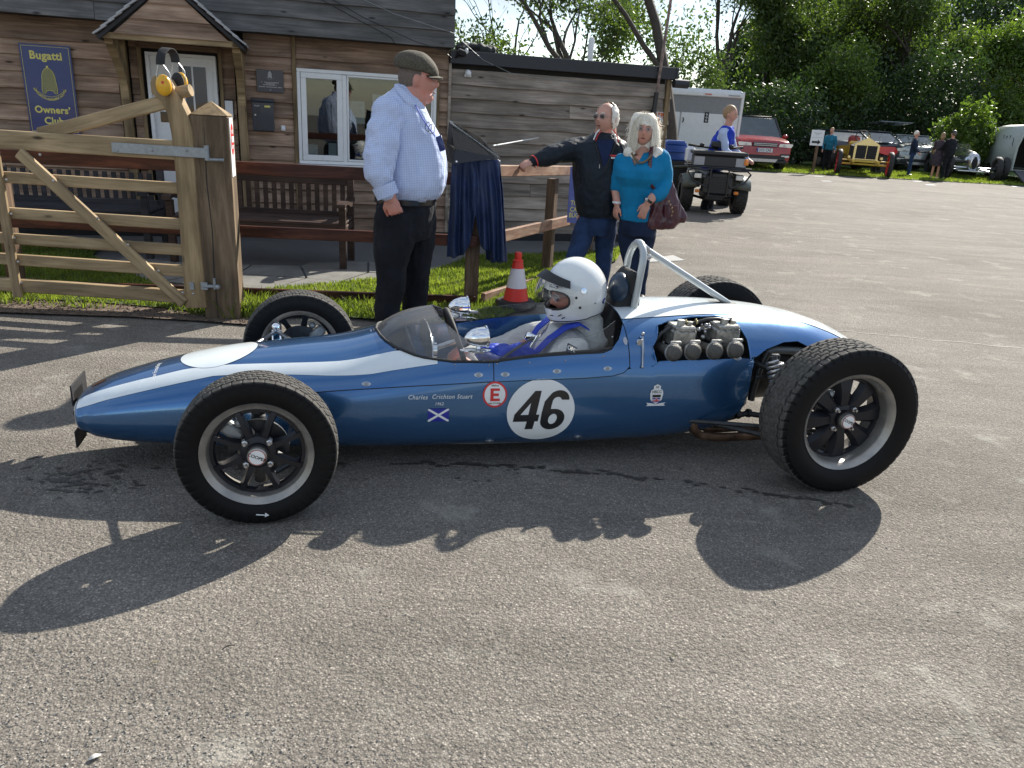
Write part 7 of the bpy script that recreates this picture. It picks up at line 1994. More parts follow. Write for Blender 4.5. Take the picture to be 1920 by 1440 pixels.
q = MB(); q.box((0, 0, 0), (.056, .036, .003)); q.v = [tuple(Mp @ Vector(v)) for v in q.v]; pc = D_.part(q, 'sleeve_patch', plain('grey_patch', (.06, .07, .09), .7))
tt = text('OMP', 'patch_lettering', .026, M_['number_white'], Matrix.Translation(-D_.o) @ Mp @ Matrix.Translation((0, 0, .0025)), pc, bold=.03)
# helmet
Hm = CM @ Matrix.Translation(CL(1079, 545, -.01)) @ Matrix.Rotation(R(90)+R(7), 4, 'Z') @ Matrix.Rotation(R(-10), 4, 'X')
def helmet_pt(x, y, z_):
    """unit sphere point -> helmet shell (face towards +y)"""
    X, Y, Z = x*.127, y*.145, z_*.152
    if z_ < 0 and y > 0: Y = Y*(1+.20*(-z_)**.8*min(1, y*1.2))*1.0; X *= 1-.10*(-z_)
    if z_ < -.15: 
        k = (-z_-.15)/.85
        Z = -.021-(.140-.021)*.92*k**.85
        rr = math.hypot(x, y)
        if rr > .02: g_ = (.80+.2*(1-k))/max(rr, .30); X = X*min(g_, 1.6); Y = Y*min(g_, 1.6)
        if y < 0: Z *= .93
    return (X, Y, Z)
q = MB(); q.sph((0, 0, 0), 1, 64, 44); q.v = [helmet_pt(*v) for v in q.v]
cutb = MB(); outl = []
for i in range(28):
    a = 2*PI*i/28; c_, s_ = math.cos(a), math.sin(a)
    outl.append((.108*math.copysign(abs(c_)**.6, c_), -.006+.043*math.copysign(abs(s_)**.75, s_)))
vs = [(x*.9, .03, z_) for x, z_ in outl]+[(x*1.25, .25, z_*1.0) for x, z_ in outl]
cutb.add(vs, [tuple(range(27, -1, -1)), tuple(range(28, 56))]+[(i, (i+1) % 28, 28+(i+1) % 28, 28+i) for i in range(28)])
cutn = MB(); cutn.lathe([(.0, -.2), (.082, -.2), (.082, -.085), (.0, -.085)], 'z', 24)
for mb_ in (q, cutb, cutn): mb_.v = [tuple(Hm @ Vector(v)) for v in mb_.v]
ho2 = local(q, D_.o).build('helmet', None)
so = ho2.modifiers.new('s', 'SOLIDIFY'); so.thickness = .010; so.offset = -1
tmp = []
for c_ in (cutb, cutn):
    co_ = local(c_, D_.o).build('cut', None); tmp.append(co_); b_ = ho2.modifiers.new('b', 'BOOLEAN'); b_.object = co_; b_.operation = 'DIFFERENCE'; b_.solver = 'EXACT'
evaluated(ho2); [bpy.data.objects.remove(k) for k in tmp]
M_['helmet'] = plain('helmet_white', (.74, .76, .75), .2, var=.02, coat=.8)
ho2.data.materials.clear(); ho2.data.materials.append(M_['helmet']); ho2.parent = D_.t
ho2.data.polygons.foreach_set('use_smooth', [True]*len(ho2.data.polygons)); ho2.data.set_sharp_from_angle(angle=R(40))
def HP(th, ph, off=0.0):
    """helmet surface by azimuth from the face (deg, + towards the wearer's left) and elevation"""
    x, y, z_ = math.sin(R(th))*math.cos(R(ph)), math.cos(R(th))*math.cos(R(ph)), math.sin(R(ph))
    p = Vector(helmet_pt(x, y, z_)); return Hm @ (p+p.normalized()*off)
def hpatch(th0, th1, f0, f1, off, n=24, m_=4):
    q = MB(); vs = []
    for i in range(n+1):
        th = th0+(th1-th0)*i/n; a, b = f0(th), f1(th)
        for j in range(m_+1): vs.append(HP(th, a+(b-a)*j/m_, off(th)*(1.15-.5*j/m_) if callable(off) else off))
    q.add(vs, [(i*(m_+1)+j, i*(m_+1)+j+1, (i+1)*(m_+1)+j+1, (i+1)*(m_+1)+j) for i in range(n) for j in range(m_)]); return q
# which side faces the viewer: the wearer's left (+) or right (-)
SGN = 1 if (HP(80, 0)-Vector((0, 0, CAM_H))).length < (HP(-80, 0)-Vector((0, 0, CAM_H))).length else -1
# rim of the eye port and chin vents
rp_ = []
for (x, z_) in outl:
    Y = .12
    for _ in range(8):
        k_ = .9+(Y-.03)/.22*.35; ux2, uz2 = min(.98, abs(x*k_)/.127), z_/.152; yy2 = math.sqrt(max(0, 1-ux2**2-uz2**2)); Y = helmet_pt(math.copysign(ux2, x), yy2, uz2)[1]
    rp_.append(Hm @ Vector((x*k_, Y-.004, z_)))
q = MB(); q.tube(rp_+[rp_[0]], .005, 6, caps=False); D_.part(q, 'port_seal', M_['rubber'], parent=ho2)
for (th, ph, ln, an) in ((20, -32, .022, 10), (38, -31, .032, 38), (44, -38, .028, 38)):
    for s_ in (1, -1):
        c = HP(s_*th, ph, .002); nrm = (HP(s_*th, ph, .02)-c).normalized(); Mx = Matrix.Translation(c) @ nrm.to_track_quat('Z', 'Y').to_matrix().to_4x4() @ Matrix.Rotation(R(an*(1 if s_ == SGN else -1)), 4, 'Z')
        q = MB(); q.box((0, 0, 0), (ln, .004, .003)); q.v = [tuple(Mx @ Vector(v)) for v in q.v]; D_.part(q, 'chin_vent', M_['black'], parent=ho2)
# visor raised, dark strip along its top
vis_o = hpatch(-78, 78, lambda t: 8-.0*abs(t), lambda t: 44-26*(abs(t)/78)**1.5, .014, 40, 8)
vcl = D_.part(hpatch(-82, 82, lambda t: 2+12*(abs(t)/80)**2.2, lambda t: 40-22*(abs(t)/80)**1.6, lambda t: .010+.030*math.cos(R(t))**2, 40, 8), 'visor', M_['clear'], parent=ho2)
D_.part(hpatch(-62, 62, lambda t: 29-12*(abs(t)/62)**1.6, lambda t: 43-14*(abs(t)/62)**1.6, lambda t: .012+.030*math.cos(R(t))**2, 36, 3), 'visor_strip', M_['black'], parent=ho2)
D_.part(hpatch(-66, 66, lambda t: -6-2*(abs(t)/66)**2, lambda t: 10-4*(abs(t)/66)**2, .0075, 30, 5), 'inner_visor', M_['clear'], parent=ho2)
q = MB(); c = HP(SGN*36, 21, .034); nrm = (HP(SGN*36, 21, .06)-c).normalized(); Mx = Matrix.Translation(c) @ nrm.to_track_quat('Z', 'Y').to_matrix().to_4x4()
q.box((0, 0, 0), (.045, .014, .001)); q.v = [tuple(Mx @ Vector(v)) for v in q.v]; vl = D_.part(q, 'visor_label', M_['sign_dark'], parent=ho2); text('UTEC.', 'label_lettering', .014, M_['number_white'], Matrix.Translation(-D_.o) @ Mx @ Matrix.Translation((0, 0, .002)), vl, bold=.02)
for (th, ph, r_, mt, nm) in ((84, 12, .016, 'chrome', 'visor_pivot'), (70, 2, .0065, 'black', 'snap'), (76, -16, .0065, 'black', 'snap'), (105, -14, .004, 'steel', 'screw'), (132, -18, .015, 'sign_blue', 'round_badge')):
    for s_ in (1, -1):
        c = HP(s_*th, ph, .0); nrm = (HP(s_*th, ph, .02)-c).normalized(); Mx = Matrix.Translation(c) @ nrm.to_track_quat('Z', 'Y').to_matrix().to_4x4()
        q = MB(); q.lathe([(.0, r_*.45 if nm == 'visor_pivot' else .004), (r_*.8, r_*.4 if nm == 'visor_pivot' else .004), (r_, -.004)], 'z', 18); q.v = [tuple(Mx @ Vector(v)) for v in q.v]; oo = D_.part(q, nm, M_[mt], parent=ho2, smooth=40)
        if nm == 'round_badge': q = MB(); q.sph((0, 0, .0045), (r_*.45, r_*.6, .001), 10, 6); q.v = [tuple(Mx @ Vector(v)) for v in q.v]; D_.part(q, 'badge_emblem', M_['number_white'], parent=ho2)
ri = hpatch(-180, 180, lambda t: -49, lambda t: -53, .002, 60, 1); D_.part(ri, 'helmet_edge_trim', M_['rubber'], parent=ho2)
glasses(D_.M(HMc), D_.t, 1.0, 'sunlens', 'steel')
q = MB(); q.lathe([(.0, 0), (.10, 0), (.10, .001), (.0, .001)], 'z', 20, M=Matrix.Identity(4))
liner = MB(); liner.sph((0, 0, 0), 1, 32, 20); liner.v = [tuple(Hm @ (Vector(helmet_pt(*v))*.86)) for v in liner.v]
keep = []
for f in liner.f:
    c = Hm.inverted() @ (sum((Vector(liner.v[i]) for i in f), Vector((0, 0, 0)))/len(f))
    if not (c.y > .04 and abs(c.z+.0) < .06): keep.append(f)
liner.f = keep; liner.m = [0]*len(keep); D_.part(liner, 'helmet_liner', M_['black_matt'], parent=ho2)
# ------------------------------------------------------------------ far paddock: vehicles, people, sign
def at(px, py, z=0): return G(px, py, z)
def far_thing(name, label, cat, px, y, rz=0, group=None):
    p = P(px, 300, y); return thing(name, label, cat, (p.x, y, 0), rz, group)
M_['atv_green'] = plain('atv_green', (.055, .065, .05), .35, coat=.3)
M_['plastic_black'] = plain('black_plastic', (.018, .018, .02), .45)
M_['amber'] = plain('amber_lens', (.75, .22, .02), .2, coat=.5)
M_['lamp'] = plain('lamp_glass', (.75, .76, .74), .1, .3, coat=.8)
M_['mud_tyre'] = plain('mud_tyre', (.02, .019, .018), .7, bmp=.3)
def knobby(q, c, r_, w_, seg=18):
    q.lathe([(r_*.55, -w_/2), (r_*.86, -w_*.52), (r_*.95, -w_*.40), (r_*.97, 0), (r_*.95, w_*.40), (r_*.86, w_*.52), (r_*.55, w_/2)], 'x', 32, M=Matrix.Translation(c))
    for k in range(seg):
        a = 2*PI*k/seg
        for j, o in enumerate((-.36, -.12, .12, .36)):
            aa = a+(PI/seg if j % 2 else 0)
            q.box((c[0]+o*w_, c[1]+math.sin(aa)*r_*.97, c[2]+math.cos(aa)*r_*.97), (w_*.20, r_*.10, r_*.09), rot=(-aa, 0, 0))
p = G(1334, 399); atv = thing('quad_bike', 'dark green quad bike facing the viewer with black front box and roo bar', 'quad bike', (p.x, p.y+.15, 0), R(-4))
atv.scale = (1.03, 1.03, 1.03)
for (x, y_, r_, w_) in ((-.44, 0, .29, .20), (.44, 0, .29, .20), (-.42, 1.25, .29, .24), (.42, 1.25, .29, .24)):
    q = MB(); knobby(q, (0, 0, 0), r_, w_); wq = q.build('wheel', M_['mud_tyre'], atv, loc=(x, y_, r_), smooth=30)
    q = MB(); q.lathe([(.0, -.06), (.15, -.06), (.155, .06), (.0, .06)], 'x', 20); q.build('rim', M_['plastic_black'], wq)
for s_ in (-1, 1):
    q = MB(); vs = []
    for i in range(9):
        a = R(-40+150*i/8); 
        for x in (.27, .40, .55): vs.append((s_*x, .02-math.cos(a+R(20))*.36 if False else -.36*math.cos(R(150*i/8)), .30+.36*math.sin(R(20+130*i/8))*(1-.18*(x-.27)/.28)))
    q.add(vs, [(i*3+j, i*3+j+1, i*3+4+j, i*3+3+j) for i in range(8) for j in range(2)]); fo = q.build('front_mudguard', M_['atv_green'], atv, smooth=60)
    sm_ = fo.modifiers.new('s', 'SOLIDIFY'); sm_.thickness = .02; fo.parent = None; evaluated(fo); fo.parent = atv
    q = MB(); q.box((s_*.42, 1.25, .66), (.34, .75, .04), ch=.015, rot=(0, s_*.1, 0)); q.build('rear_mudguard', M_['atv_green'], atv)
    q = MB(); q.box((s_*.33, -.36, .60), (.15, .10, .10), ch=.02); hd = q.build('headlight', M_['plastic_black'], atv)
    q = MB(); q.box((s_*.33, -.415, .60), (.115, .02, .075), ch=.008); q.build('headlight_glass', M_['lamp'], hd)
    q = MB(); q.box((s_*.31, -.40, .36), (.07, .05, .05), ch=.01); q.build('indicator', M_['amber'], atv)
    q = MB(); q.tube([(s_*.12, -.44, .50), (s_*.20, -.50, .44), (s_*.40, -.47, .52), (s_*.50, -.42, .66), (s_*.44, -.42, .71), (s_*.22, -.44, .70), (s_*.12, -.44, .72)], .016, 8); q.build('roo_bar', M_['plastic_black'], atv, smooth=50)
    q = MB(); q.tube([(s_*.10, .1, .20), (s_*.40, 0, .27)], .022, 8); q.tube([(s_*.16, .1, .46), (s_*.40, 0, .32)], .018, 8); q.build('suspension_arm', M_['plastic_black'], atv)
q = MB(); q.box((0, -.30, .46), (.46, .34, .30), ch=.04); q.box((0, .45, .52), (.34, 1.5, .28), ch=.05); q.box((0, .1, .28), (.30, .8, .16), ch=.03); q.build('chassis', M_['plastic_black'], atv)
q = MB()
for i in range(5): q.box((0, -.48, .40+i*.045), (.30, .02, .018))
q.tube([(-.14, -.49, .30), (-.14, -.49, .72), (.14, -.49, .72), (.14, -.49, .30), (-.14, -.49, .30)], .015, 8); q.box((0, -.49, .62), (.24, .02, .06), ch=.008); q.build('grille', M_['plastic_black'], atv)
q = MB(); q.tube([(-.50, -.40, .74), (.50, -.40, .74), (.50, .15, .74), (-.50, .15, .74), (-.50, -.40, .74)], .014, 8); q.build('front_rack', M_['plastic_black'], atv)
q = MB(); q.box((0, -.12, .83), (.80, .46, .20), ch=.03); fb = q.build('front_box', plain('box_plastic', (.03, .032, .034), .5), atv); q = MB(); q.box((0, -.13, .955), (.86, .50, .06), ch=.015); q.build('box_lid', M_['plastic_black'], fb)
for s_ in (-1, 1): q = MB(); q.box((s_*.33, -.355, .83), (.16, .012, .13)); q.build('reflective_panel', M_['print_grey'], fb)
q = MB(); q.lathe([(.035, 0), (.038, .02), (.03, .085), (.0, .095)], 'z', 14, M=Matrix.Translation((.41, -.36, .80))); q.build('beacon', M_['amber'], atv, smooth=50)
q = MB(); q.tube([(-.40, .28, 1.04), (-.12, .20, 1.02), (.12, .20, 1.02), (.40, .28, 1.04)], .016, 8); q.tube([(0, .1, .75), (0, .22, 1.02)], .03, 8)
for s_ in (-1, 1): q.tube([(s_*.27, .25, 1.03), (s_*.45, .30, 1.05)], .022, 8); q.box((s_*.24, .2, 1.06), (.07, .06, .05), ch=.01); q.tube([(s_*.28, .22, 1.04), (s_*.38, .12, 1.02)], .008, 6)
q.box((-.02, .14, 1.08), (.16, .08, .10), ch=.02); q.build('handlebar', M_['plastic_black'], atv, smooth=40)
q = MB(); q.box((0, .95, .74), (.34, .80, .14), ch=.05); q.build('saddle', M_['plastic_black'], atv)
wc = thing('water_container', 'translucent white jerrycan strapped beside the quad bike rider', 'jerrycan', P(1291, 312, p.y+.9)); q = MB(); q.box((0, 0, .12), (.17, .14, .26), ch=.035); q.tube([(0, 0, .24), (0, 0, .28)], .025, 8); q.build('canister', M_['white'], wc, smooth=30)
wc.location.z = .80-.02
# blue crate on the rear rack
bcx = thing('blue_crate', 'blue plastic storage crate with lid behind the quad bike by the shed corner', 'crate', P(1262, 300, p.y+1.3)); M_['crate_blue'] = plain('crate_blue', (.015, .06, .25), .4)
zz = bcx.location.z; bcx.location.z = 0
q = MB(); q.box((0, 0, zz+.14), (.44, .34, .30), ch=.03); cr = q.build('bin', M_['crate_blue'], bcx); q = MB(); q.box((0, 0, zz+.30), (.36, .36, .09), ch=.03); q.box((.02, -.02, zz+.16), (.50, .38, .03), ch=.01); q.build('lid', M_['crate_blue'], cr)
q = MB(); q.box((0, 0, zz/2), (.5, .34, zz), ch=.02); q.build('stand', M_['plastic_black'], bcx)

def simple_person(label, px, pyf, pyt, y, top, bottom, hairm, face=-90, bend=0, arms=((-1, .0, .0), (1, .0, .0)), shorts=False, w_=1.0, cap=None, dress=False, seat=False, group=None, crouch=0):
    """small distant figure; heights in metres from the photograph's pixel rows"""
    f = P(px, pyf, y); t_ = P(px, pyt, y); H = t_.z-(f.z if seat else 0); o = Vector((f.x, y, 0))
    t = person(label, o, group); k = H/1.75; F_ = Vector((math.cos(R(face)), math.sin(R(face)), 0)); S = Vector((-F_.y, F_.x, 0)); U = Vector((0, 0, 1))
    if seat: k = 1.2
    base = f.z-.86*k if seat else 0.0
    z = lambda v: Vector((0, 0, base+v*k)); lean = F_*bend
    hd = z(1.62)+lean; yaw = R(face)
    HM_ = Matrix.Translation(hd) @ Matrix.Rotation(yaw-R(90), 4, 'Z') @ Matrix.Rotation(R(-8), 4, 'X')
    b = head_mb(HM_, k*.98); b.limb([z(1.35)+lean*.8, z(1.55)+lean], [.055*k, .055*k], 10)
    b.rings([(z(.9), .10*k, .09*k, yaw), (z(1.2)+lean*.5, .11*k, .11*k, yaw), (z(1.40)+lean*.85, .08*k, .12*k, yaw)], 14)
    for s_ in (-1, 1):
        sp2 = S*s_*.09*k; b.limb([z(.88)+sp2, z(.48)+sp2+F_*crouch*.3, z(.08)+sp2*1.1], [.07*k, .05*k, .04*k], 10)
    shirt = MB(); shirt.rings([(z(.86), .125*k*w_, .155*k*w_, yaw, 2.3), (z(1.05)+lean*.25, .135*k*w_, .16*k*w_, yaw, 2.3), (z(1.25)+lean*.6, .13*k*w_, .19*k*w_, yaw, 2.3), (z(1.38)+lean*.85, .10*k, .18*k, yaw), (z(1.46)+lean*.9, .065*k, .09*k, yaw)], 18)
    for (s_, fw_, up) in arms:
        sh0 = z(1.38)+lean*.85+S*s_*.185*k; el = sh0+S*s_*.05*k-U*.27*k+F_*(fw_*.15+.02)*k+U*up*.1; wr = el+F_*(.08+fw_*.22)*k-U*(.24-fw_*.2)*k*(1-up*.5)+U*up*.12
        shirt.limb([sh0, el], [.062*k, .05*k], 10)
        if shorts or dress: b.limb([el, wr], [.038*k, .028*k], 8)
        else: shirt.limb([el, wr], [.05*k, .038*k], 10)
        b.limb([sh0, el], [.04*k, .035*k], 8); b.limb([wr, wr+(wr-el).normalized()*.10*k], [.032*k, .030*k], 8)
    fuse(b, 'body', M_['skin'], t, .016, 2); fuse(shirt, 'top', top, t, .018, 3, .02, 9)
    if dress:
        q = MB(); q.rings([(z(1.0), .13*k, .15*k, yaw), (z(.80), .16*k, .19*k, yaw), (z(.5), .17*k, .20*k, yaw)], 18); fuse(q, 'skirt', top, t, .02, 2, .03, 9)
    else:
        q = MB(); q.rings([(z(.98), .115*k*w_, .15*k*w_, yaw), (z(.82), .13*k, .165*k*w_, yaw)], 16); lo = .52 if shorts else .07
        for s_ in (-1, 1): sp2 = S*s_*.09*k; q.limb([z(.84)+sp2, z(.5)+sp2+F_*crouch*.3]+([] if shorts else [z(lo)+sp2*1.1]), [.09*k, .072*k]+([] if shorts else [.06*k]), 10)
        fuse(q, 'trousers', bottom, t, .018, 3, .02, 9)
    for s_ in (-1, 1):
        q = MB(); q.sph(z(.05)+S*s_*.1*k+F_*.05, (.05*k, .12*k, .045*k), 10, 6, M=Matrix.Rotation(yaw-R(90), 4, 'Z')); q.build('shoe', M_['shoe'] if not dress else M_['paper'], t, smooth=60)
    q = MB(); q.sph((0, -.02, .025), (.083*k, .10*k, .105*k), 18, 12); keep = [f_ for f_ in q.f if sum(q.v[i][1] for i in f_)/len(f_) < .035 or sum(q.v[i][2] for i in f_)/len(f_) > .085]
    if dress: q.sph((0, -.05, -.05), (.09*k, .07*k, .10*k), 14, 10); keep += q.f[-140:]
    q.f = keep; q.m = [0]*len(keep); q.v = [tuple(HM_ @ Vector(v)) for v in q.v]
    q.build('hair', hairm, t, smooth=80)
    if cap: q = MB(); q.sph((0, -.01, .055), (.088*k, .108*k, .075*k), 18, 10); q.box((0, .12*k, .05), (.12*k, .10*k, .015), ch=.005); q.v = [tuple(HM_ @ Vector(v)) for v in q.v]; q.build('cap', cap, t, smooth=50)
    face_bits(HM_, t, k*.98, mouth=False)
    return t
M_['blue_vest'] = cloth('royal_blue_vest', (.015, .045, .42), .1); M_['pale_shirt'] = cloth('pale_blue_shirt', (.42, .50, .68), .08)
rider = simple_person('fair haired rider in a royal blue body warmer seated on the quad bike', 1336, 316, 222, p.y+.6, M_['pale_shirt'], M_['black_cloth'], M_['brown_hair'], face=-30, bend=.18, arms=((-1, .5, .2), (1, .5, .2)), seat=True)
q = MB(); fr_ = P(1336, 316, p.y+.6); zb2 = fr_.z-.86
k = 1.2; F_ = Vector((math.cos(R(-30)), math.sin(R(-30)), 0))
zb2 = fr_.z-.86*k; q.rings([(Vector((0, 0, zb2+h_*k))+F_*o_, a_*k, b2*k, R(-30), 2.3) for h_, o_, a_, b2 in ((.84, 0, .15, .18), (1.05, .05, .16, .185), (1.25, .11, .155, .20), (1.38, .15, .125, .16), (1.46, .165, .08, .10))], 20); fuse(q, 'body_warmer', M_['blue_vest'], rider, .015, 3, .025, 10)

# white box van, seen from behind
pv = P(1316, 300, 28.2); van = thing('box_van', 'white box bodied horse lorry with grey upper rear panel parked beyond the quad bike', 'van', (pv.x-.15, 28.2, 0), R(3))
M_['van_white'] = plain('van_white', (.66, .67, .67), .35, var=.05, coat=.3); M_['van_grey'] = plain('van_grey_panel', (.22, .225, .23), .5, var=.1)
VW, VH = 2.55, 2.47
q = MB(); q.box((0, 2.8, .45+VH/2-.2), (VW, 5.6, VH-.35), ch=.06); q.build('body', M_['van_white'], van)
q = MB(); q.box((0, -.03, VH-.10), (VW+.04, .12, .16), ch=.03); q.box((-VW/2, -.02, 1.35), (.10, .10, 2.3), ch=.02); q.box((VW/2, -.02, 1.35), (.10, .10, 2.3), ch=.02); q.build('rear_frame', M_['van_white'], van)
q = MB(); q.box((0, -.012, 2.03), (VW-.14, .03, .60), ch=.01); q.build('upper_panel', M_['van_grey'], van)
for (x, w_) in ((-1.02, .42), (-.0, 1.50), (1.02, .42)):
    q = MB(); q.box((x, -.02, 1.10), (w_-.02, .05, 1.30), ch=.012); q.build('ramp_panel', M_['van_white'], van)
q = MB(); q.box((-.75, -.055, 1.10), (.07, .03, 1.30), ch=.01); q.box((.75, -.055, 1.10), (.07, .03, 1.30), ch=.01); q.box((-.75, -.06, .8), (.10, .03, .6), ch=.01); q.box((0, -.048, 1.38), (1.4, .012, .02)); q.build('ramp_strap', M_['van_white'], van)
q = MB(); q.tube([(-.72, -.10, 1.42), (-.70, -.13, 1.50), (-.72, -.10, 1.58)], .018, 6); q.build('handle', M_['black'], van)
q = MB(); q.box((.10, -.05, 1.62), (.15, .01, .34)); pnl = q.build('emblem_plate', M_['black_matt'], van)
for i in range(3): q = MB(); q.box((.10, -.058, 1.52+i*.10), (.08, .006, .06), rot=(0, R(45), 0)); q.build('emblem_mark', M_['print_grey'], pnl)
q = MB(); q.box((.05, -.10, VH-.10), (.22, .02, .03)); q.build('brake_light', M_['red'], van)
q = MB(); q.box((.95, -.10, VH-.10), (.40, .02, .04)); q.build('marker', M_['print_grey'], van)
q = MB(); q.box((0, .02, .36), (VW*.9, .12, .16), ch=.02); q.build('bumper', M_['plastic_black'], van)
for s_ in (-1, 1):
    q = MB(); q.lathe([(.0, -.12), (.34, -.12), (.36, .0), (.34, .12), (.0, .12)], 'x', 24); q.build('wheel', M_['mud_tyre'], van, loc=(s_*1.0, 1.2, .36))
q = MB(); q.box((-.5, .3, VH+.05), (.4, .3, .06), ch=.02); q.box((.45, .3, VH+.05), (.4, .3, .06), ch=.02); q.build('roof_vent', M_['van_white'], van)

# cars -------------------------------------------------------------
M_['car_glass'] = plain('car_glass', (.05, .065, .065), .08, var=.3, scale=2, coat=.6, spec=.8)
def suv(name, label, px, y, rz, paint, Wd=2.0, Hh=1.72, Ln=4.7, plate=None, roof=None, front=True):
    p = P(px, 300, y); t = thing(name, label, 'car', (p.x, y, 0), rz, None)
    hw = Wd/2
    q = MB(); secs = [(0, .30, .74, .80), (.05, .26, .98, .93), (.35, .24, 1.05, .97), (1.2, .24, 1.13, 1.0), (Ln-.7, .24, 1.12, 1.0), (Ln-.1, .30, 1.08, .96), (Ln, .40, .95, .90)]
    vs = []; 
    for (y_, zb_, zt_, k) in secs:
        w2 = hw*k; vs += [(-w2*.94, y_, zb_), (-w2, y_, zb_+.22), (-w2, y_, zt_-.16), (-w2*.90, y_, zt_-.02), (-w2*.5, y_, zt_+.02), (w2*.5, y_, zt_+.02), (w2*.90, y_, zt_-.02), (w2, y_, zt_-.16), (w2, y_, zb_+.22), (w2*.94, y_, zb_)]
    n = 10; fs = [(i*n+k, i*n+(k+1) % n, (i+1)*n+(k+1) % n, (i+1)*n+k) for i in range(len(secs)-1) for k in range(n)]+[tuple(range(n-1, -1, -1)), tuple(range((len(secs)-1)*n, len(secs)*n))]
    q.add(vs, fs); bo_ = q.build('body', paint, t, smooth=35)
    bv_ = bo_.modifiers.new('b', 'BEVEL'); bv_.width = .03; bv_.segments = 2; bv_.limit_method = 'ANGLE'; bo_.parent = None; evaluated(bo_); bo_.parent = t
    q = MB(); cab = [(1.05, 1.10, .88, .86), (1.65, Hh-.05, .75, .70), (2.1, Hh, .75, .70), (Ln-.9, Hh-.02, .69, .69), (Ln-.15, 1.10, .84, .84)]
    vs = []
    for (y_, z_, k, _) in cab: vs += [(-hw*k, y_, z_), (hw*k, y_, z_)]
    vs += [(-hw*.90, 1.1, 1.08), (hw*.90, 1.1, 1.08), (-hw*.88, Ln-.2, 1.08), (hw*.88, Ln-.2, 1.08)]
    q.add(vs, [(0, 1, 3, 2), (2, 3, 5, 4), (4, 5, 7, 6), (6, 7, 9, 8), (0, 2, 4, 6, 8, 12, 10), (1, 11, 13, 9, 7, 5, 3)]); q.build('glasshouse', M_['car_glass'], t)
    q = MB(); q.box((0, (2.0+Ln-.9)/2, Hh+.01), (Wd*.75, Ln-2.85, .035), ch=.012)
    for s_ in (-1, 1): q.tube([(s_*hw*.88, 1.05, 1.10), (s_*hw*.76, 1.65, Hh-.03), (s_*hw*.70, Ln-.9, Hh-.01), (s_*hw*.85, Ln-.15, 1.10)], .035, 6)
    q.build('roof', roof or paint, t, smooth=40)
    for s_ in (-1, 1):
        for yy in (.85, Ln-.95):
            q = MB(); q.lathe([(.0, -.11), (.24, -.12), (.36, -.10), (.375, 0), (.36, .11), (.0, .11)], 'x', 26); w_ = q.build('wheel', M_['mud_tyre'], t, loc=(s_*(hw-.13), yy, .375), smooth=40)
            q = MB(); q.lathe([(.0, s_*.125), (.20, s_*.125), (.25, s_*.10)], 'x', 20); q.build('rim', M_['rim'], w_)
        q = MB(); q.sph((s_*(hw+.08), 1.25, 1.14), (.10, .06, .075), 12, 8); q.build('door_mirror', paint, t, smooth=60)
    if front:
        for s_ in (-1, 1):
            q = MB(); q.poly([(-.23, -.05), (.20, -.065), (.25, .02), (.22, .06), (-.20, .045)], .03, M=Matrix.Translation((s_*.70, -.015, .86)) @ XZ @ Matrix.Diagonal((s_, 1, 1, 1))); hl_ = q.build('headlight', M_['lamp'], t)
            q = MB(); q.lathe([(.0, -.008), (.045, -.004)], 'y', 14, M=Matrix.Translation((s_*.66, -.045, .855))); q.build('lamp_core', M_['steel'], hl_)
            q = MB(); q.box((s_*.74, -.01, .50), (.28, .05, .07), ch=.015); q.build('fog_light', M_['lamp'], t)
            q = MB(); q.box((s_*.74, .0, .56), (.34, .04, .05), ch=.01); q.build('air_intake', M_['plastic_black'], t)
        q = MB(); q.box((0, -.022, .86), (.86, .05, .14), ch=.02); gr_o = q.build('grille', M_['plastic_black'], t)
        q = MB(); q.box((0, -.052, .89), (.80, .012, .025)); q.box((0, -.052, .835), (.80, .012, .025)); q.build('grille_bar', M_['steel'], gr_o)
        q = MB(); q.box((0, -.01, .44), (1.5, .06, .16), ch=.03); q.box((0, .02, .32), (1.7, .10, .12), ch=.03); q.build('lower_grille', M_['plastic_black'], t)
        q = MB(); q.poly([(-.50, 0), (.50, 0), (.42, -.10), (-.42, -.10)], .02, M=Matrix.Translation((0, -.045, .40)) @ XZ); q.build('skid_plate', M_['steel'], t)
    if plate:
        q = MB(); q.box((0, -.055, .68), (.54, .012, .125), ch=.003); pl_o = q.build('number_plate', M_['white'], t)
        q = MB(); q.box((-.245, -.063, .68), (.04, .004, .115)); q.build('plate_band', M_['sticker_blue'], pl_o)
        text(plate, 'plate_lettering', .125, M_['black'], Matrix.Translation((.015, -.0635, .68)) @ XZ, pl_o, bold=.02, sx=.86)
    return t
M_['suv_red'] = plain('red_car_paint', (.33, .006, .010), .25, 0.0, var=.05, coat=1.0)
M_['car_dark'] = plain('dark_car_paint', (.012, .016, .02), .25, .2, coat=1.0)
M_['car_silver'] = plain('silver_car_paint', (.30, .33, .34), .3, .6, coat=.8)
suv('red_car', 'red four wheel drive car facing the viewer on the grass beside the white lorry', 1430, 27.6, R(2), M_['suv_red'], 2.02, 1.76, 4.8, 'H15 CAS', M_['plastic_black'])
dc = suv('dark_car', 'very dark hatchback parked tail on between the red car and the arrow sign', 1509, 35.0, R(184), M_['car_dark'], 1.75, 1.45, 4.2, None, None, False)
dc2 = suv('dark_car', 'black estate car with raised tailgate behind the person in the teal top', 1560, 38.2, R(186), M_['car_dark'], 1.85, 1.5, 4.3, None, None, False)
q = MB(); q.box((0, 4.35, 1.85), (1.4, 1.0, .05), ch=.02, rot=(R(6), 0, 0)); q.build('tailgate', M_['car_glass'], dc2)
suv('silver_car', 'silver green saloon parked behind the bearded man', 1724, 33.2, R(-12), M_['car_silver'], 1.75, 1.42, 4.3, None, None, True)
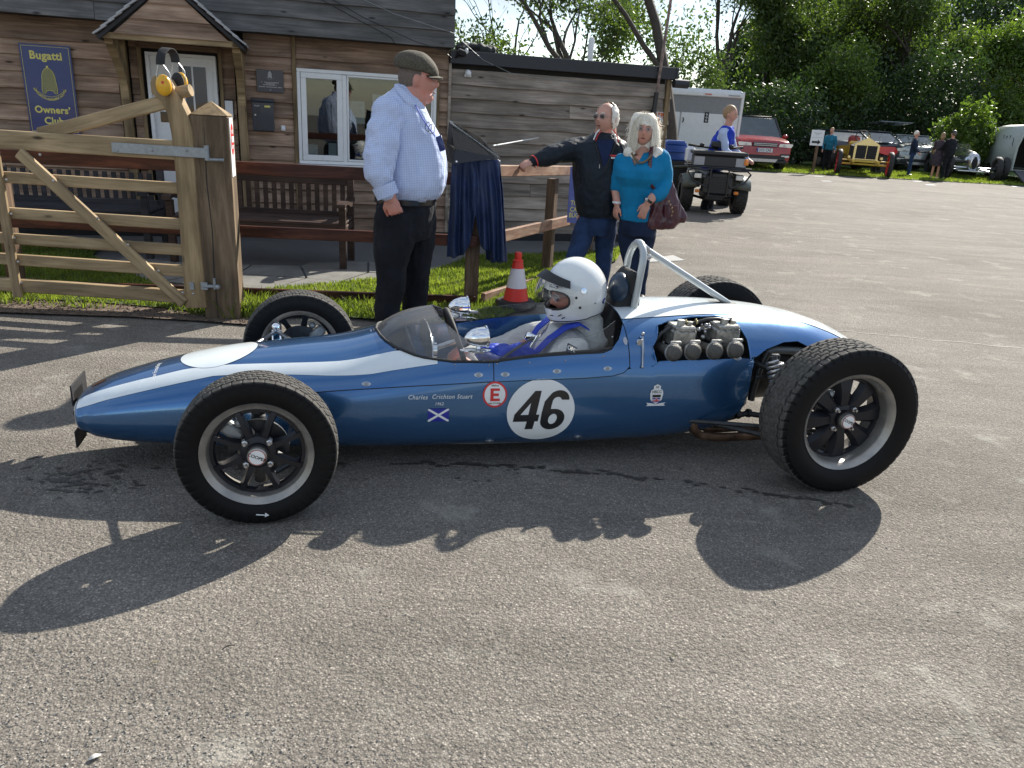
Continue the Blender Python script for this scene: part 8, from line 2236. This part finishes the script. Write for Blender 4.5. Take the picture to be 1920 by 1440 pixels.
# veteran yellow car
M_['car_yellow'] = plain('yellow_coachwork', (.55, .36, .03), .35, coat=.5); M_['spoke_red'] = plain('red_wheel', (.40, .02, .03), .4, coat=.4); M_['brass'] = plain('brass_shell', (.60, .48, .25), .25, .9)
p0_ = G(1617, 331); vy = thing('veteran_car', 'yellow vintage racing car with pointed brass radiator and red wooden wheels', 'vintage car', (p0_.x, p0_.y+.1, 0), R(-16))
def spoked(parent, x, y_, r_, w_, rimc, ns=12, flat=False):
    q = MB(); q.lathe([(r_*.84, -w_/2), (r_*.93, -w_*.55), (r_, -w_*.3), (r_, w_*.3), (r_*.93, w_*.55), (r_*.84, w_/2)], 'x', 30, close=True); wo = q.build('wheel', M_['mud_tyre'], parent, loc=(x, y_, r_), smooth=50)
    q = MB(); q.lathe([(r_*.76, -w_*.4), (r_*.85, -w_*.45), (r_*.85, w_*.45), (r_*.76, w_*.4)], 'x', 30, close=True); q.lathe([(.0, -.09), (.07, -.08), (.08, .08), (.0, .09)], 'x', 16)
    for k in range(ns): a = 2*PI*k/ns; q.tube([(0, math.sin(a)*.05, math.cos(a)*.05), (0, math.sin(a)*r_*.80, math.cos(a)*r_*.80)], .022 if ns < 16 else .006, 6)
    if flat: q.lathe([(.0, -.02), (r_*.8, -.03), (r_*.8, .03), (.0, .02)], 'x', 30)
    q.build('spokes', rimc, wo, smooth=40); return wo
for (x, y_) in ((-.82, 0), (.82, 0), (-.82, 2.7), (.82, 2.7)): spoked(vy, x, y_, .43, .13, M_['spoke_red'])
q = MB(); q.box((-.38, 1.4, .50), (.07, 3.6, .10), ch=.01); q.box((.38, 1.4, .50), (.07, 3.6, .10), ch=.01); q.box((0, -.25, .50), (.8, .06, .06), ch=.01); q.box((0, .0, .40), (1.5, .07, .07), ch=.02)
for s_ in (-1, 1): q.tube([(s_*.42, -.45, .50), (s_*.42, -.1, .42), (s_*.42, .4, .50)], .03, 6)
q.tube([(-.80, -.05, .52), (.80, -.05, .52)], .022, 8); q.build('chassis', M_['car_yellow'], vy, smooth=40)
q = MB(); q.poly([(-.40, .0), (.40, .0), (.40, .50), (.0, .74), (-.40, .50)], .16, M=Matrix.Translation((0, .10, .55)) @ XZ); rd_o = q.build('radiator_shell', M_['brass'], vy)
q = MB(); q.box((0, -.068, .80), (.66, .01, .44)); q.build('radiator_core', M_['black_matt'], rd_o); q = MB(); q.box((0, -.076, .80), (.02, .01, .5)); q.tube([(0, .05, 1.27), (0, .05, 1.36)], .03, 8); q.build('radiator_cap', M_['brass'], rd_o)
q = MB(); vs = []
for (y_, w_, h_) in ((.12, .36, .60), (1.3, .42, .66)): vs += [(-w_, y_, .55), (-w_, y_, .55+h_*.68), (0, y_, .55+h_), (w_, y_, .55+h_*.68), (w_, y_, .55)]
q.add(vs, [(0, 1, 6, 5), (1, 2, 7, 6), (2, 3, 8, 7), (3, 4, 9, 8), (5, 6, 7, 8, 9)]); q.build('bonnet', M_['black_matt'], vy)
q = MB(); q.box((0, 1.65, .85), (.86, .7, .55), ch=.06); q.box((0, 2.3, .80), (.8, .6, .45), ch=.05); q.build('body', M_['car_yellow'], vy)
q = MB(); q.tube([(.0, 1.3, 1.0), (.0, 1.75, 1.28)], .02, 6); q.tube([(.24*math.cos(a), 1.75+.1*math.sin(a), 1.30+.20*math.sin(a)) for a in np.linspace(0, 2*PI, 20)], .018, 6, caps=False)
for k in range(4): a = PI/2*k; q.tube([(0, 1.75, 1.3), (.23*math.cos(a), 1.75+.1*math.sin(a), 1.3+.2*math.sin(a))], .012, 5)
q.build('steering_wheel', M_['black_matt'], vy, smooth=60)
q = MB(); q.box((-.25, 2.0, 1.12), (.4, .2, .4), ch=.08); q.build('seat', plain('red_leather', (.25, .03, .03), .5), vy)
for s_ in (-1, 1): q = MB(); q.tube([(s_*.52, -.12, .62), (s_*.52, .02, .62)], .045, 10); q.build('lamp', M_['brass'], vy)
# the red tail panel of another old car
pr_ = P(1668, 285, 29.6); rt = thing('red_engine_cover', 'bright red upturned metal cover standing beside the yellow vintage car', 'car panel', (pr_.x, 29.8, 0)); q = MB()
zr = pr_.z; q.add([(-.38, 0, zr+.16), (.28, .05, zr+.18), (.42, .05, zr+.02), (.25, 0, zr-.16), (-.10, -.02, zr-.10), (-.34, 0, zr-.04), (-.30, .4, zr+.12), (.30, .42, zr+.14)], [(0, 1, 2, 3, 4, 5), (0, 6, 7, 1), (1, 7, 2), (0, 5, 6)]); q.build('panel', plain('bright_red', (.62, .03, .025), .35, coat=.4), rt); q = MB(); q.box((0, .25, zr/2), (.5, .3, zr-.15)); q.box((-.3, .3, .1), (.06, .06, .2)); q.build('stand', M_['plastic_black'], rt)
# silver single seater by the trailer
ps = G(1820, 338); sc = thing('silver_racer', 'polished silver vintage racing car with oval grille and wire wheels by the trailer', 'vintage car', (ps.x, ps.y+.1, 0), R(-14)); sc.scale = (1.22, 1.22, 1.22)
M_['polished'] = plain('polished_aluminium', (.55, .56, .57), .16, .95, var=.15, scale=5)
for (x, y_) in ((-.66, 0), (.66, 0), (-.66, 2.4), (.66, 2.4)): spoked(sc, x, y_, .36, .14, M_['dark_metal'], 20)
q = MB(); q.rings([(Vector((0, 0, 0)), .1, .1, 0)]); q = MB()
rr = [(-.12, .10, .16, .50), (-.08, .17, .24, .50), (.2, .24, .29, .52), (1.0, .30, .33, .54), (1.8, .34, .33, .54), (2.6, .28, .30, .52), (3.2, .10, .14, .48)]
vs = []; ng = 18
for (y_, hw_, hh_, zc_) in rr:
    for k in range(ng): a = 2*PI*k/ng; vs.append((hw_*math.cos(a), y_, zc_+hh_*math.sin(a)))
q.add(vs, [(i*ng+k, i*ng+(k+1) % ng, (i+1)*ng+(k+1) % ng, (i+1)*ng+k) for i in range(len(rr)-1) for k in range(ng)]+[tuple(range(ng))]); bdy = q.build('body', M_['polished'], sc, smooth=50)
q = MB(); q.sph((0, -.10, .50), (.10, .04, .19), 14, 10); q.build('grille', M_['black_matt'], bdy, smooth=60)
q = MB(); q.tube([(-.62, 0, .36), (.62, 0, .36)], .025, 8); q.tube([(-.62, .02, .26), (-.1, .3, .34), (.1, .3, .34), (.62, .02, .26)], .02, 8); q.box((0, -.1, .26), (.9, .2, .05), ch=.02); q.build('front_axle', M_['polished'], sc, smooth=40)
q = MB(); q.add([(-.25, 1.45, .86), (.25, 1.45, .86), (.20, 1.55, 1.02), (-.20, 1.55, 1.02)], [(0, 1, 2, 3)]); q.build('wind_deflector', M_['clear'], sc)
q = MB(); q.rings([(Vector((0, 2.5, .62)), .2, .3, 0), (Vector((0, 2.5, .88)), .10, .2, 0)]); q.build('headrest_fairing', M_['polished'], sc, smooth=50)
spoked(sc, .95, .35, .36, .14, M_['dark_metal'], 20).name = 'spare_wheel'
# enclosed trailer, rear open
pt_ = P(1905, 300, 30.4); tr = thing('car_trailer', 'pale green grey enclosed car trailer with open dark rear at the frame edge', 'trailer', (pt_.x+.65, 29.4, 0), R(-14))
M_['trailer_skin'] = plain('trailer_skin', (.36, .40, .37), .45, var=.08, coat=.2)
q = MB(); Wt, Ht, Lt = 2.4, 2.05, 5.0
def tsec(y_, k=1.0, top=1.0):
    return [(-Wt/2, y_, .42), (-Wt/2*1.0, y_, 1.25), (-Wt/2*.90, y_, 1.75*top), (-Wt/2*.74, y_, 1.98*top), (-Wt/2*.5, y_, Ht*top), (Wt/2*.5, y_, Ht*top), (Wt/2*.74, y_, 1.98*top), (Wt/2*.90, y_, 1.75*top), (Wt/2, y_, 1.25), (Wt/2, y_, .42)]
vs = tsec(0)+tsec(3.4)+[(x*.92, y_+.0, z_*(.94 if z_ > 1 else 1)) for x, y_, z_ in tsec(4.6)]+[(x*.6, y_, z_*(.72 if z_ > 1 else 1)) for x, y_, z_ in tsec(5.2)]
q.add(vs, [(i*10+k, i*10+k+1, (i+1)*10+k+1, (i+1)*10+k) for i in range(3) for k in range(9)]+[tuple(range(30, 40))]+[(9, 0, 10, 19), (19, 10, 20, 29), (29, 20, 30, 39)])
to_ = q.build('body', M_['trailer_skin'], tr, smooth=35); sm_ = to_.modifiers.new('s', 'SOLIDIFY'); sm_.thickness = .05; to_.parent = None; evaluated(to_); to_.parent = tr
q = MB(); q.tube([Vector(v)+Vector((0, -.02, 0)) for v in tsec(0)], .045, 6); q.build('door_frame', M_['trailer_skin'], tr, smooth=40)
q = MB(); q.add([(-1.15, 4.0, .45), (1.15, 4.0, .45), (1.15, 4.0, 1.9), (-1.15, 4.0, 1.9), (-1.15, .05, .46), (1.15, .05, .46)], [(0, 1, 2, 3), (0, 4, 5, 1)]); q.build('interior', M_['interior'], tr)
q = MB(); q.add([(-1.1, .0, .44), (1.1, .0, .44), (1.1, -1.6, .04), (-1.1, -1.6, .04), (-1.1, .0, .38), (1.1, .0, .38), (1.1, -1.6, .0), (-1.1, -1.6, .0)], [(0, 1, 2, 3), (0, 3, 7, 4), (1, 5, 6, 2), (3, 2, 6, 7)]); q.build('ramp', plain('ramp_board', (.10, .10, .11), .8), tr)
for s_ in (-1, 1):
    for yy in (1.9, 2.7): q = MB(); q.lathe([(.0, -.09), (.28, -.10), (.30, 0), (.28, .10), (.0, .09)], 'x', 22); q.build('wheel', M_['mud_tyre'], tr, loc=(s_*1.12, yy, .30))
q = MB()
for (x, z_) in ((-.3, 1.62), (-.12, 1.60), (.06, 1.62)): q.box((-1.235, 1.5+x*2, z_), (.01, .12, .03), rot=(0, 0, 0)); q.box((-1.235, 1.5+x*2, z_-.05), (.01, .03, .10))
q.tube([(-1.236, .5, 1.55), (-1.236, .42, 1.45), (-1.236, .5, 1.35), (-1.236, .38, 1.28)], .012, 5); q.build('emblem', M_['dark_metal'], tr)
# arrow sign
psn = G(1523, 326); sn = thing('arrow_sign', 'white paper sign with a black arrow nailed to a short wooden post', 'sign', (psn.x, psn.y, 0), R(-6))
q = MB(); q.box((0, 0, .72), (.09, .06, 1.44), ch=.01); q.build('post', M_['fence_post'], sn)
q = MB(); q.box((-.06, -.045, 1.18), (.42, .012, .50)); sp2 = q.build('sheet', M_['paper'], sn)
q = MB(); q.poly([(-.16, -.035), (.03, -.035), (.03, -.08), (.13, 0), (.03, .08), (.03, .035), (-.16, .035)], .004, M=Matrix.Translation((-.055, -.053, 1.04)) @ XZ); q.build('arrow', M_['black'], sp2)
q = MB(); q.box((-.06, -.053, 1.33), (.24, .003, .02)); q.box((-.06, -.053, 1.28), (.14, .003, .012)); q.box((-.06, -.053, 1.19), (.34, .003, .008)); q.build('print', M_['print_grey'], sp2)
# distant people
simple_person('person in a teal top bending behind the arrow sign', 1546, 322, 238, 29.6, cloth('teal_top', (.02, .16, .26)), M_['black_cloth'], M_['brown_hair'], face=-110, bend=.1)
simple_person('bearded man in navy jacket and jeans standing alone between the vintage cars', 1702, 330, 244, 29.6, cloth('navy_coat', (.012, .022, .05)), M_['denim'], M_['white_hair'], face=-30, arms=((-1, .3, 0), (1, .3, 0)))
simple_person('woman in a patterned dress standing beside the man in the black cap', 1750, 336, 247, 28.8, cloth('patterned_dress', (.06, .045, .06), .5, 30), M_['black_cloth'], M_['brown_hair'], face=60, dress=True, w_=.95, arms=((-1, .6, 0), (1, .6, 0)))
simple_person('man in black clothes and black cap with his back to the viewer', 1768, 338, 243, 28.5, M_['black_cloth'], M_['black_cloth'], M_['grey_hair'], face=100, cap=M_['black'], w_=1.12, arms=((-1, .8, 0), (1, .8, 0)))
# ------------------------------------------------------------------ trees
def leaf_mat(name, a, b_, tr=.5, tint=(1.3, 1.4, .5)):
    mt, t, b = nodes(name); t.nodes.remove(b); o = t.nodes['Material Output']
    at_ = N(t, 'ShaderNodeAttribute'); at_.attribute_name = 'tone'
    c = ramp(t, at_.outputs['Fac'], [(0, a), (.6, b_), (1, (b_[0]*1.6, b_[1]*1.5, b_[2]*1.3))])
    d = N(t, 'ShaderNodeBsdfPrincipled'); t.links.new(c, d.inputs['Base Color']); d.inputs['Roughness'].default_value = .45
    tl = N(t, 'ShaderNodeBsdfTranslucent'); t.links.new(mixc(t, 1.0, c, tint, 'MULTIPLY'), tl.inputs[0])
    ms = N(t, 'ShaderNodeMixShader'); ms.inputs[0].default_value = tr
    t.links.new(d.outputs[0], ms.inputs[1]); t.links.new(tl.outputs[0], ms.inputs[2]); t.links.new(ms.outputs[0], o.inputs[0]); return mt
M_['leaf'] = leaf_mat('ash_leaf', (.036, .062, .022), (.078, .118, .036))
M_['leaf_dark'] = leaf_mat('ivy_leaf', (.018, .040, .016), (.040, .074, .024), .35)
M_['leaf_light'] = leaf_mat('sunlit_leaf', (.055, .095, .022), (.10, .155, .036), .5)
M_['bark'] = plain('bark', (.055, .045, .036), .9, var=.4, scale=10, bmp=.8)
def leaves(name, centres, size, mat, parent, seed, k='stuff', asp=.42, origin=None):
    """many small folded leaves around the given centres (array n x 3 plus spread)"""
    rg = np.random.RandomState(seed); n = len(centres)
    d = rg.normal(size=(n, 3)); d[:, 2] -= .35; d /= np.linalg.norm(d, axis=1)[:, None]
    u = rg.normal(size=(n, 3)); u -= d*(u*d).sum(1)[:, None]; u /= np.linalg.norm(u, axis=1)[:, None]
    s = size*rg.uniform(.55, 1.35, n)[:, None]; c = centres
    v = np.stack([c-d*s*.5, c+u*s*asp*.5, c+d*s*.5, c-u*s*asp*.5], 1).reshape(-1, 3)
    me = bpy.data.meshes.new(name); me.vertices.add(4*n); me.vertices.foreach_set('co', v.ravel().astype(np.float32))
    me.loops.add(4*n); me.loops.foreach_set('vertex_index', np.arange(4*n, dtype=np.int32))
    me.polygons.add(n); me.polygons.foreach_set('loop_start', np.arange(0, 4*n, 4, dtype=np.int32)); me.polygons.foreach_set('loop_total', np.full(n, 4, dtype=np.int32))
    me.update(calc_edges=True)
    at_ = me.attributes.new('tone', 'FLOAT', 'POINT'); base = np.array([mnoise.noise(Vector(p_*.9)) for p_ in c[::8]]).repeat(8)[:n]
    if len(base) < n: base = np.pad(base, (0, n-len(base)))
    tone = np.clip(.45+base*.7+rg.normal(size=n)*.22, 0, 1); at_.data.foreach_set('value', tone.repeat(4).astype(np.float32))
    o = link(name, me, mat, parent)
    if k: kind(o, k)
    return o
def tree(label, base, H, seed, spread=.45, lean=(0, 0), nleaf=20000, r0=.22, leaf=.17, lm='leaf', forks=3, first=.3, bare=False, droop=.0, density=.55, group='trees beyond the paddock', zmin=1.2, kinds='tree', clump=1.0):
    rg = random.Random(seed); t = thing('tree', label, kinds, base, 0, group); wood_ = MB(); tips = []
    def grow(p, d, L_, r_, depth):
        n = 4; pts = [p]; rs = [r_]; q = p.copy(); dd = d.copy()
        for i in range(n):
            dd = (dd+Vector((rg.gauss(0, .13), rg.gauss(0, .13), rg.gauss(.03, .07)-droop*(depth > 1)))).normalized(); q = q+dd*L_/n; pts.append(q.copy()); rs.append(r_*(1-.42*(i+1)/n))
        wood_.tube(pts, rs, 7 if r_ > .05 else 4 if r_ > .015 else 3, caps=False)
        if depth >= 2:
            for q2 in pts[1:]: tips.append((q2, L_*.34))
        if depth >= 5 or r_ < .008: return
        nb = forks if depth == 0 else rg.choice((2, 3, 3))
        for i in range(nb):
            a = rg.uniform(0, 2*PI); u, v = perp(dd); sp = spread*rg.uniform(.6, 1.35)
            nd = (dd*math.cos(sp)+(u*math.cos(a)+v*math.sin(a))*math.sin(sp)).normalized()
            st_ = pts[-1] if i < 2 else pts[rg.choice((2, 3))]
            grow(st_, nd, L_*rg.uniform(.62, .85), rs[-1]*rg.uniform(.62, .85), depth+1)
    d0 = Vector((lean[0], lean[1], 1)).normalized(); grow(Vector((0, 0, -.1)), d0, H*first, r0, 0)
    wood_.build('trunk', M_['bark'], t, smooth=60)
    if not bare:
        tips = [q for q in tips if q[0].z > zmin]; rs_ = np.random.RandomState(seed); T = np.array([tuple(q[0]) for q in tips]); S = np.array([q[1] for q in tips])
        # leaf sprays: pick clump centres round the twigs, then leaves round the clumps
        nc = max(60, int(nleaf/26)); idx = rs_.randint(0, len(T), nc); cc = T[idx]+rs_.normal(size=(nc, 3))*(S[idx][:, None]*.55*clump)
        k_ = rs_.randint(0, nc, nleaf); c = cc[k_]+rs_.normal(size=(nleaf, 3))*np.array([.26, .26, .20])*density/.55
        c = c[c[:, 2] > zmin*.6]; leaves('crown', c, leaf, M_[lm], t, seed)
    return t
def TB(px, y): v = P(px, 300, y); return (v.x, y, 0)
tree('tall leafy tree with spreading limbs behind the lower shed roof', TB(1118, 20), 11.0, 11, .42, (-.10, 0), 11500, .22, .13, forks=4, first=.22, density=.50)
tree('thick dark trunked tree close behind the antenna pole', TB(1266, 21.5), 13, 12, .35, (.03, 0), 8000, .19, .14, forks=3, first=.42, zmin=4.0, density=.6)
tree('leaning tree rising behind the white lorry roof', TB(1345, 41), 14, 13, .42, (.12, 0), 20000, .26, .20, forks=3, first=.30, density=.7)
tree('dense tree between the lorry and the red car', TB(1415, 42), 12, 14, .45, (.02, 0), 24000, .26, .20, forks=4, first=.22, density=.7)
tree('many stemmed tree with bright leaves behind the dark cars', TB(1552, 37.5), 10.5, 15, .30, (.22, 0), 10500, .20, .17, forks=6, first=.16, density=.6, lm='leaf_light')
tree('leafy tree standing between the red car and the many stemmed tree', TB(1490, 44), 12, 16, .45, (.0, 0), 24000, .24, .21, forks=4, first=.2, density=.7)
tree('tall ivy covered tree behind the bearded man', TB(1730, 42), 13, 17, .40, (-.05, 0), 17000, .34, .20, forks=4, first=.25, density=.7)
tree('spreading tree behind the vintage cars, right of the many stemmed one', TB(1645, 45), 12, 18, .45, (.1, 0), 24000, .24, .21, forks=4, first=.2, density=.7)
tree('light airy tree above the enclosed trailer', TB(1850, 43), 12, 19, .45, (.0, 0), 13000, .22, .19, forks=4, first=.22, density=.7, lm='leaf_light')
tree('tree at the far edge beyond the trailer', TB(1960, 47), 12, 20, .45, (-.1, 0), 11000, .24, .21, forks=4, first=.22, density=.7)
tree('bare twiggy tree behind the netting bundle on the roof', TB(925, 24), 8.0, 31, .40, (-.1, 0), 0, .09, forks=4, first=.30, bare=True)
tree('small tree between the bare tree and the tall leafy tree', TB(1035, 26), 6.6, 32, .45, (0, 0), 4500, .12, .16, forks=4, first=.35, density=.5, zmin=2.5)
# ivy on trunks and dark understorey
def cloud(px, y, rx, ry, rz, n, seed, shape=2.0):
    rg = np.random.RandomState(seed); c = rg.normal(size=(n, 3)); c /= np.linalg.norm(c, axis=1)[:, None]; c *= (rg.uniform(.45, 1.0, n)**.5)[:, None]
    lump = np.array([1+.55*mnoise.noise(Vector(v)*1.6+Vector((seed, 0, 0)))+.45*mnoise.noise(Vector(v)*5+Vector((0, seed, 0))) for v in c])
    if len(lump) < n: lump = np.pad(lump, (0, n-len(lump)), constant_values=1)
    return c*lump[:, None]*np.array([rx, ry, rz])
def shrub(label, px, y0_, rx, rz, n, seed, lm, size=.15, zc=None, group='shrubs along the back of the paddock'):
    y = y0_+(4 if y0_ > 33 else 1.5); t = thing('shrub', label, 'shrub', TB(px, y), 0, group); zc = zc if zc is not None else rz*.85
    c = cloud(px, y, rx, rx*.7, rz, n, seed)+np.array([0, 0, zc]); c = c[c[:, 2] > .03]
    leaves('foliage', c, size, M_[lm], t, seed); q = MB(); rg = random.Random(seed)
    for i in range(7): a = rg.uniform(0, 6.28); q.tube([(0, 0, 0), (math.cos(a)*rx*.3, math.sin(a)*rx*.2, zc*.6), (math.cos(a)*rx*.6, math.sin(a)*rx*.4, zc*1.2)], [.05, .03, .01], 5)
    q.build('stems', M_['bark'], t); return t
for (lb, px, y, rx, rz, n, s_, lm) in (
    ('dark shrub just behind the red car roof', 1440, 31.5, 2.0, 1.8, 9000, 41, 'leaf_dark'), ('dark laurel mass behind the dark hatchback', 1510, 34, 2.4, 2.0, 10000, 42, 'leaf_dark'),
    ('dark ivy mound behind the black estate car', 1600, 38.2, 2.6, 2.6, 10000, 43, 'leaf_dark'), ('deep green shrub between the yellow car and the bearded man', 1660, 35, 2.4, 2.4, 10000, 44, 'leaf_dark'),
    ('dark ivy clad mound round the ivy covered tree', 1735, 34.5, 2.2, 3.0, 12000, 45, 'leaf_dark'), ('sunlit bright green bush beside the enclosed trailer', 1800, 31.5, 1.1, 1.5, 8000, 46, 'leaf_light'),
    ('bright elder bush rising behind the enclosed trailer', 1852, 36, 1.6, 2.3, 9000, 47, 'leaf_light'), ('green bush behind the lorry near the shed corner', 1275, 30, 1.8, 2.6, 8000, 48, 'leaf'),
    ('dark bush at the far end behind the trailer', 1930, 37, 3.0, 2.4, 9000, 50, 'leaf_dark')):
    shrub(lb, px, y, rx, rz, n, s_, lm, .17, zc=(3.0 if 'above the enclosed' in lb or 'above the red' in lb else None))
# dense far wood behind everything, one unbroken mass
rg_ = np.random.RandomState(77); n = 85000
X_ = rg_.uniform(11, 60, n); Y_ = rg_.uniform(52, 58, n); Z_ = rg_.uniform(0, 1, n)**.8*np.array([(min(10.5, 3+1.3*(x-11)) if x < 34 else 6.2)+2.5*mnoise.noise(Vector((x*.25, 3, 0)))+1.6*mnoise.noise(Vector((x*.9, 8, 0))) for x in X_])
tag(leaves('far_wood', np.stack([X_, Y_, Z_], 1), .42, M_['leaf_dark'], None, 78), 'far off wood of dark trees behind the paddock', 'wood')
n = 16000; X_ = rg_.uniform(-8, 6, n); Y_ = rg_.uniform(46, 50, n); Z_ = rg_.uniform(0, 1, n)*np.array([3.2+1.2*mnoise.noise(Vector((x*.3, 5, 0))) for x in X_])
tag(leaves('far_hedge', np.stack([X_, Y_, Z_], 1), .34, M_['leaf'], None, 79), 'low far hedge seen past the shed roof', 'hedge')
# old brick wall of the barn behind the trailer
pw = P(1860, 250, 43); bw = thing('brick_barn', 'dark red brick barn half hidden behind the bushes above the trailer', 'building', (pw.x+2.5, 44, 0), R(-8))
def brick_mat():
    mt, t, b = nodes('far_brickwork'); co, _ = coords(t, rnd=False); br = N(t, 'ShaderNodeTexBrick'); br.inputs['Scale'].default_value = 4.5; br.inputs['Color1'].default_value = (.10, .035, .022, 1); br.inputs['Color2'].default_value = (.065, .028, .02, 1); br.inputs['Mortar'].default_value = (.09, .075, .06, 1)
    mp_ = N(t, 'ShaderNodeMapping'); mp_.inputs['Rotation'].default_value = (R(90), 0, 0); t.links.new(co, mp_.inputs['Vector']); t.links.new(mp_.outputs[0], br.inputs['Vector']); t.links.new(br.outputs['Color'], b.inputs['Base Color']); b.inputs['Roughness'].default_value = .9; return mt
q = MB(); q.box((0, 0, 2.0), (7.0, 3, 4.0)); q.build('wall', brick_mat(), bw)
q = MB(); q.add([(-3.7, -1.8, 3.95), (3.7, -1.8, 3.95), (3.7, 0, 5.4), (-3.7, 0, 5.4), (-3.7, 1.8, 3.95), (3.7, 1.8, 3.95)], [(0, 1, 2, 3), (3, 2, 5, 4), (0, 3, 4), (1, 5, 2)]); q.build('roof', plain('clay_tiles', (.16, .06, .035), .8, var=.4, scale=14, bmp=.6), bw)
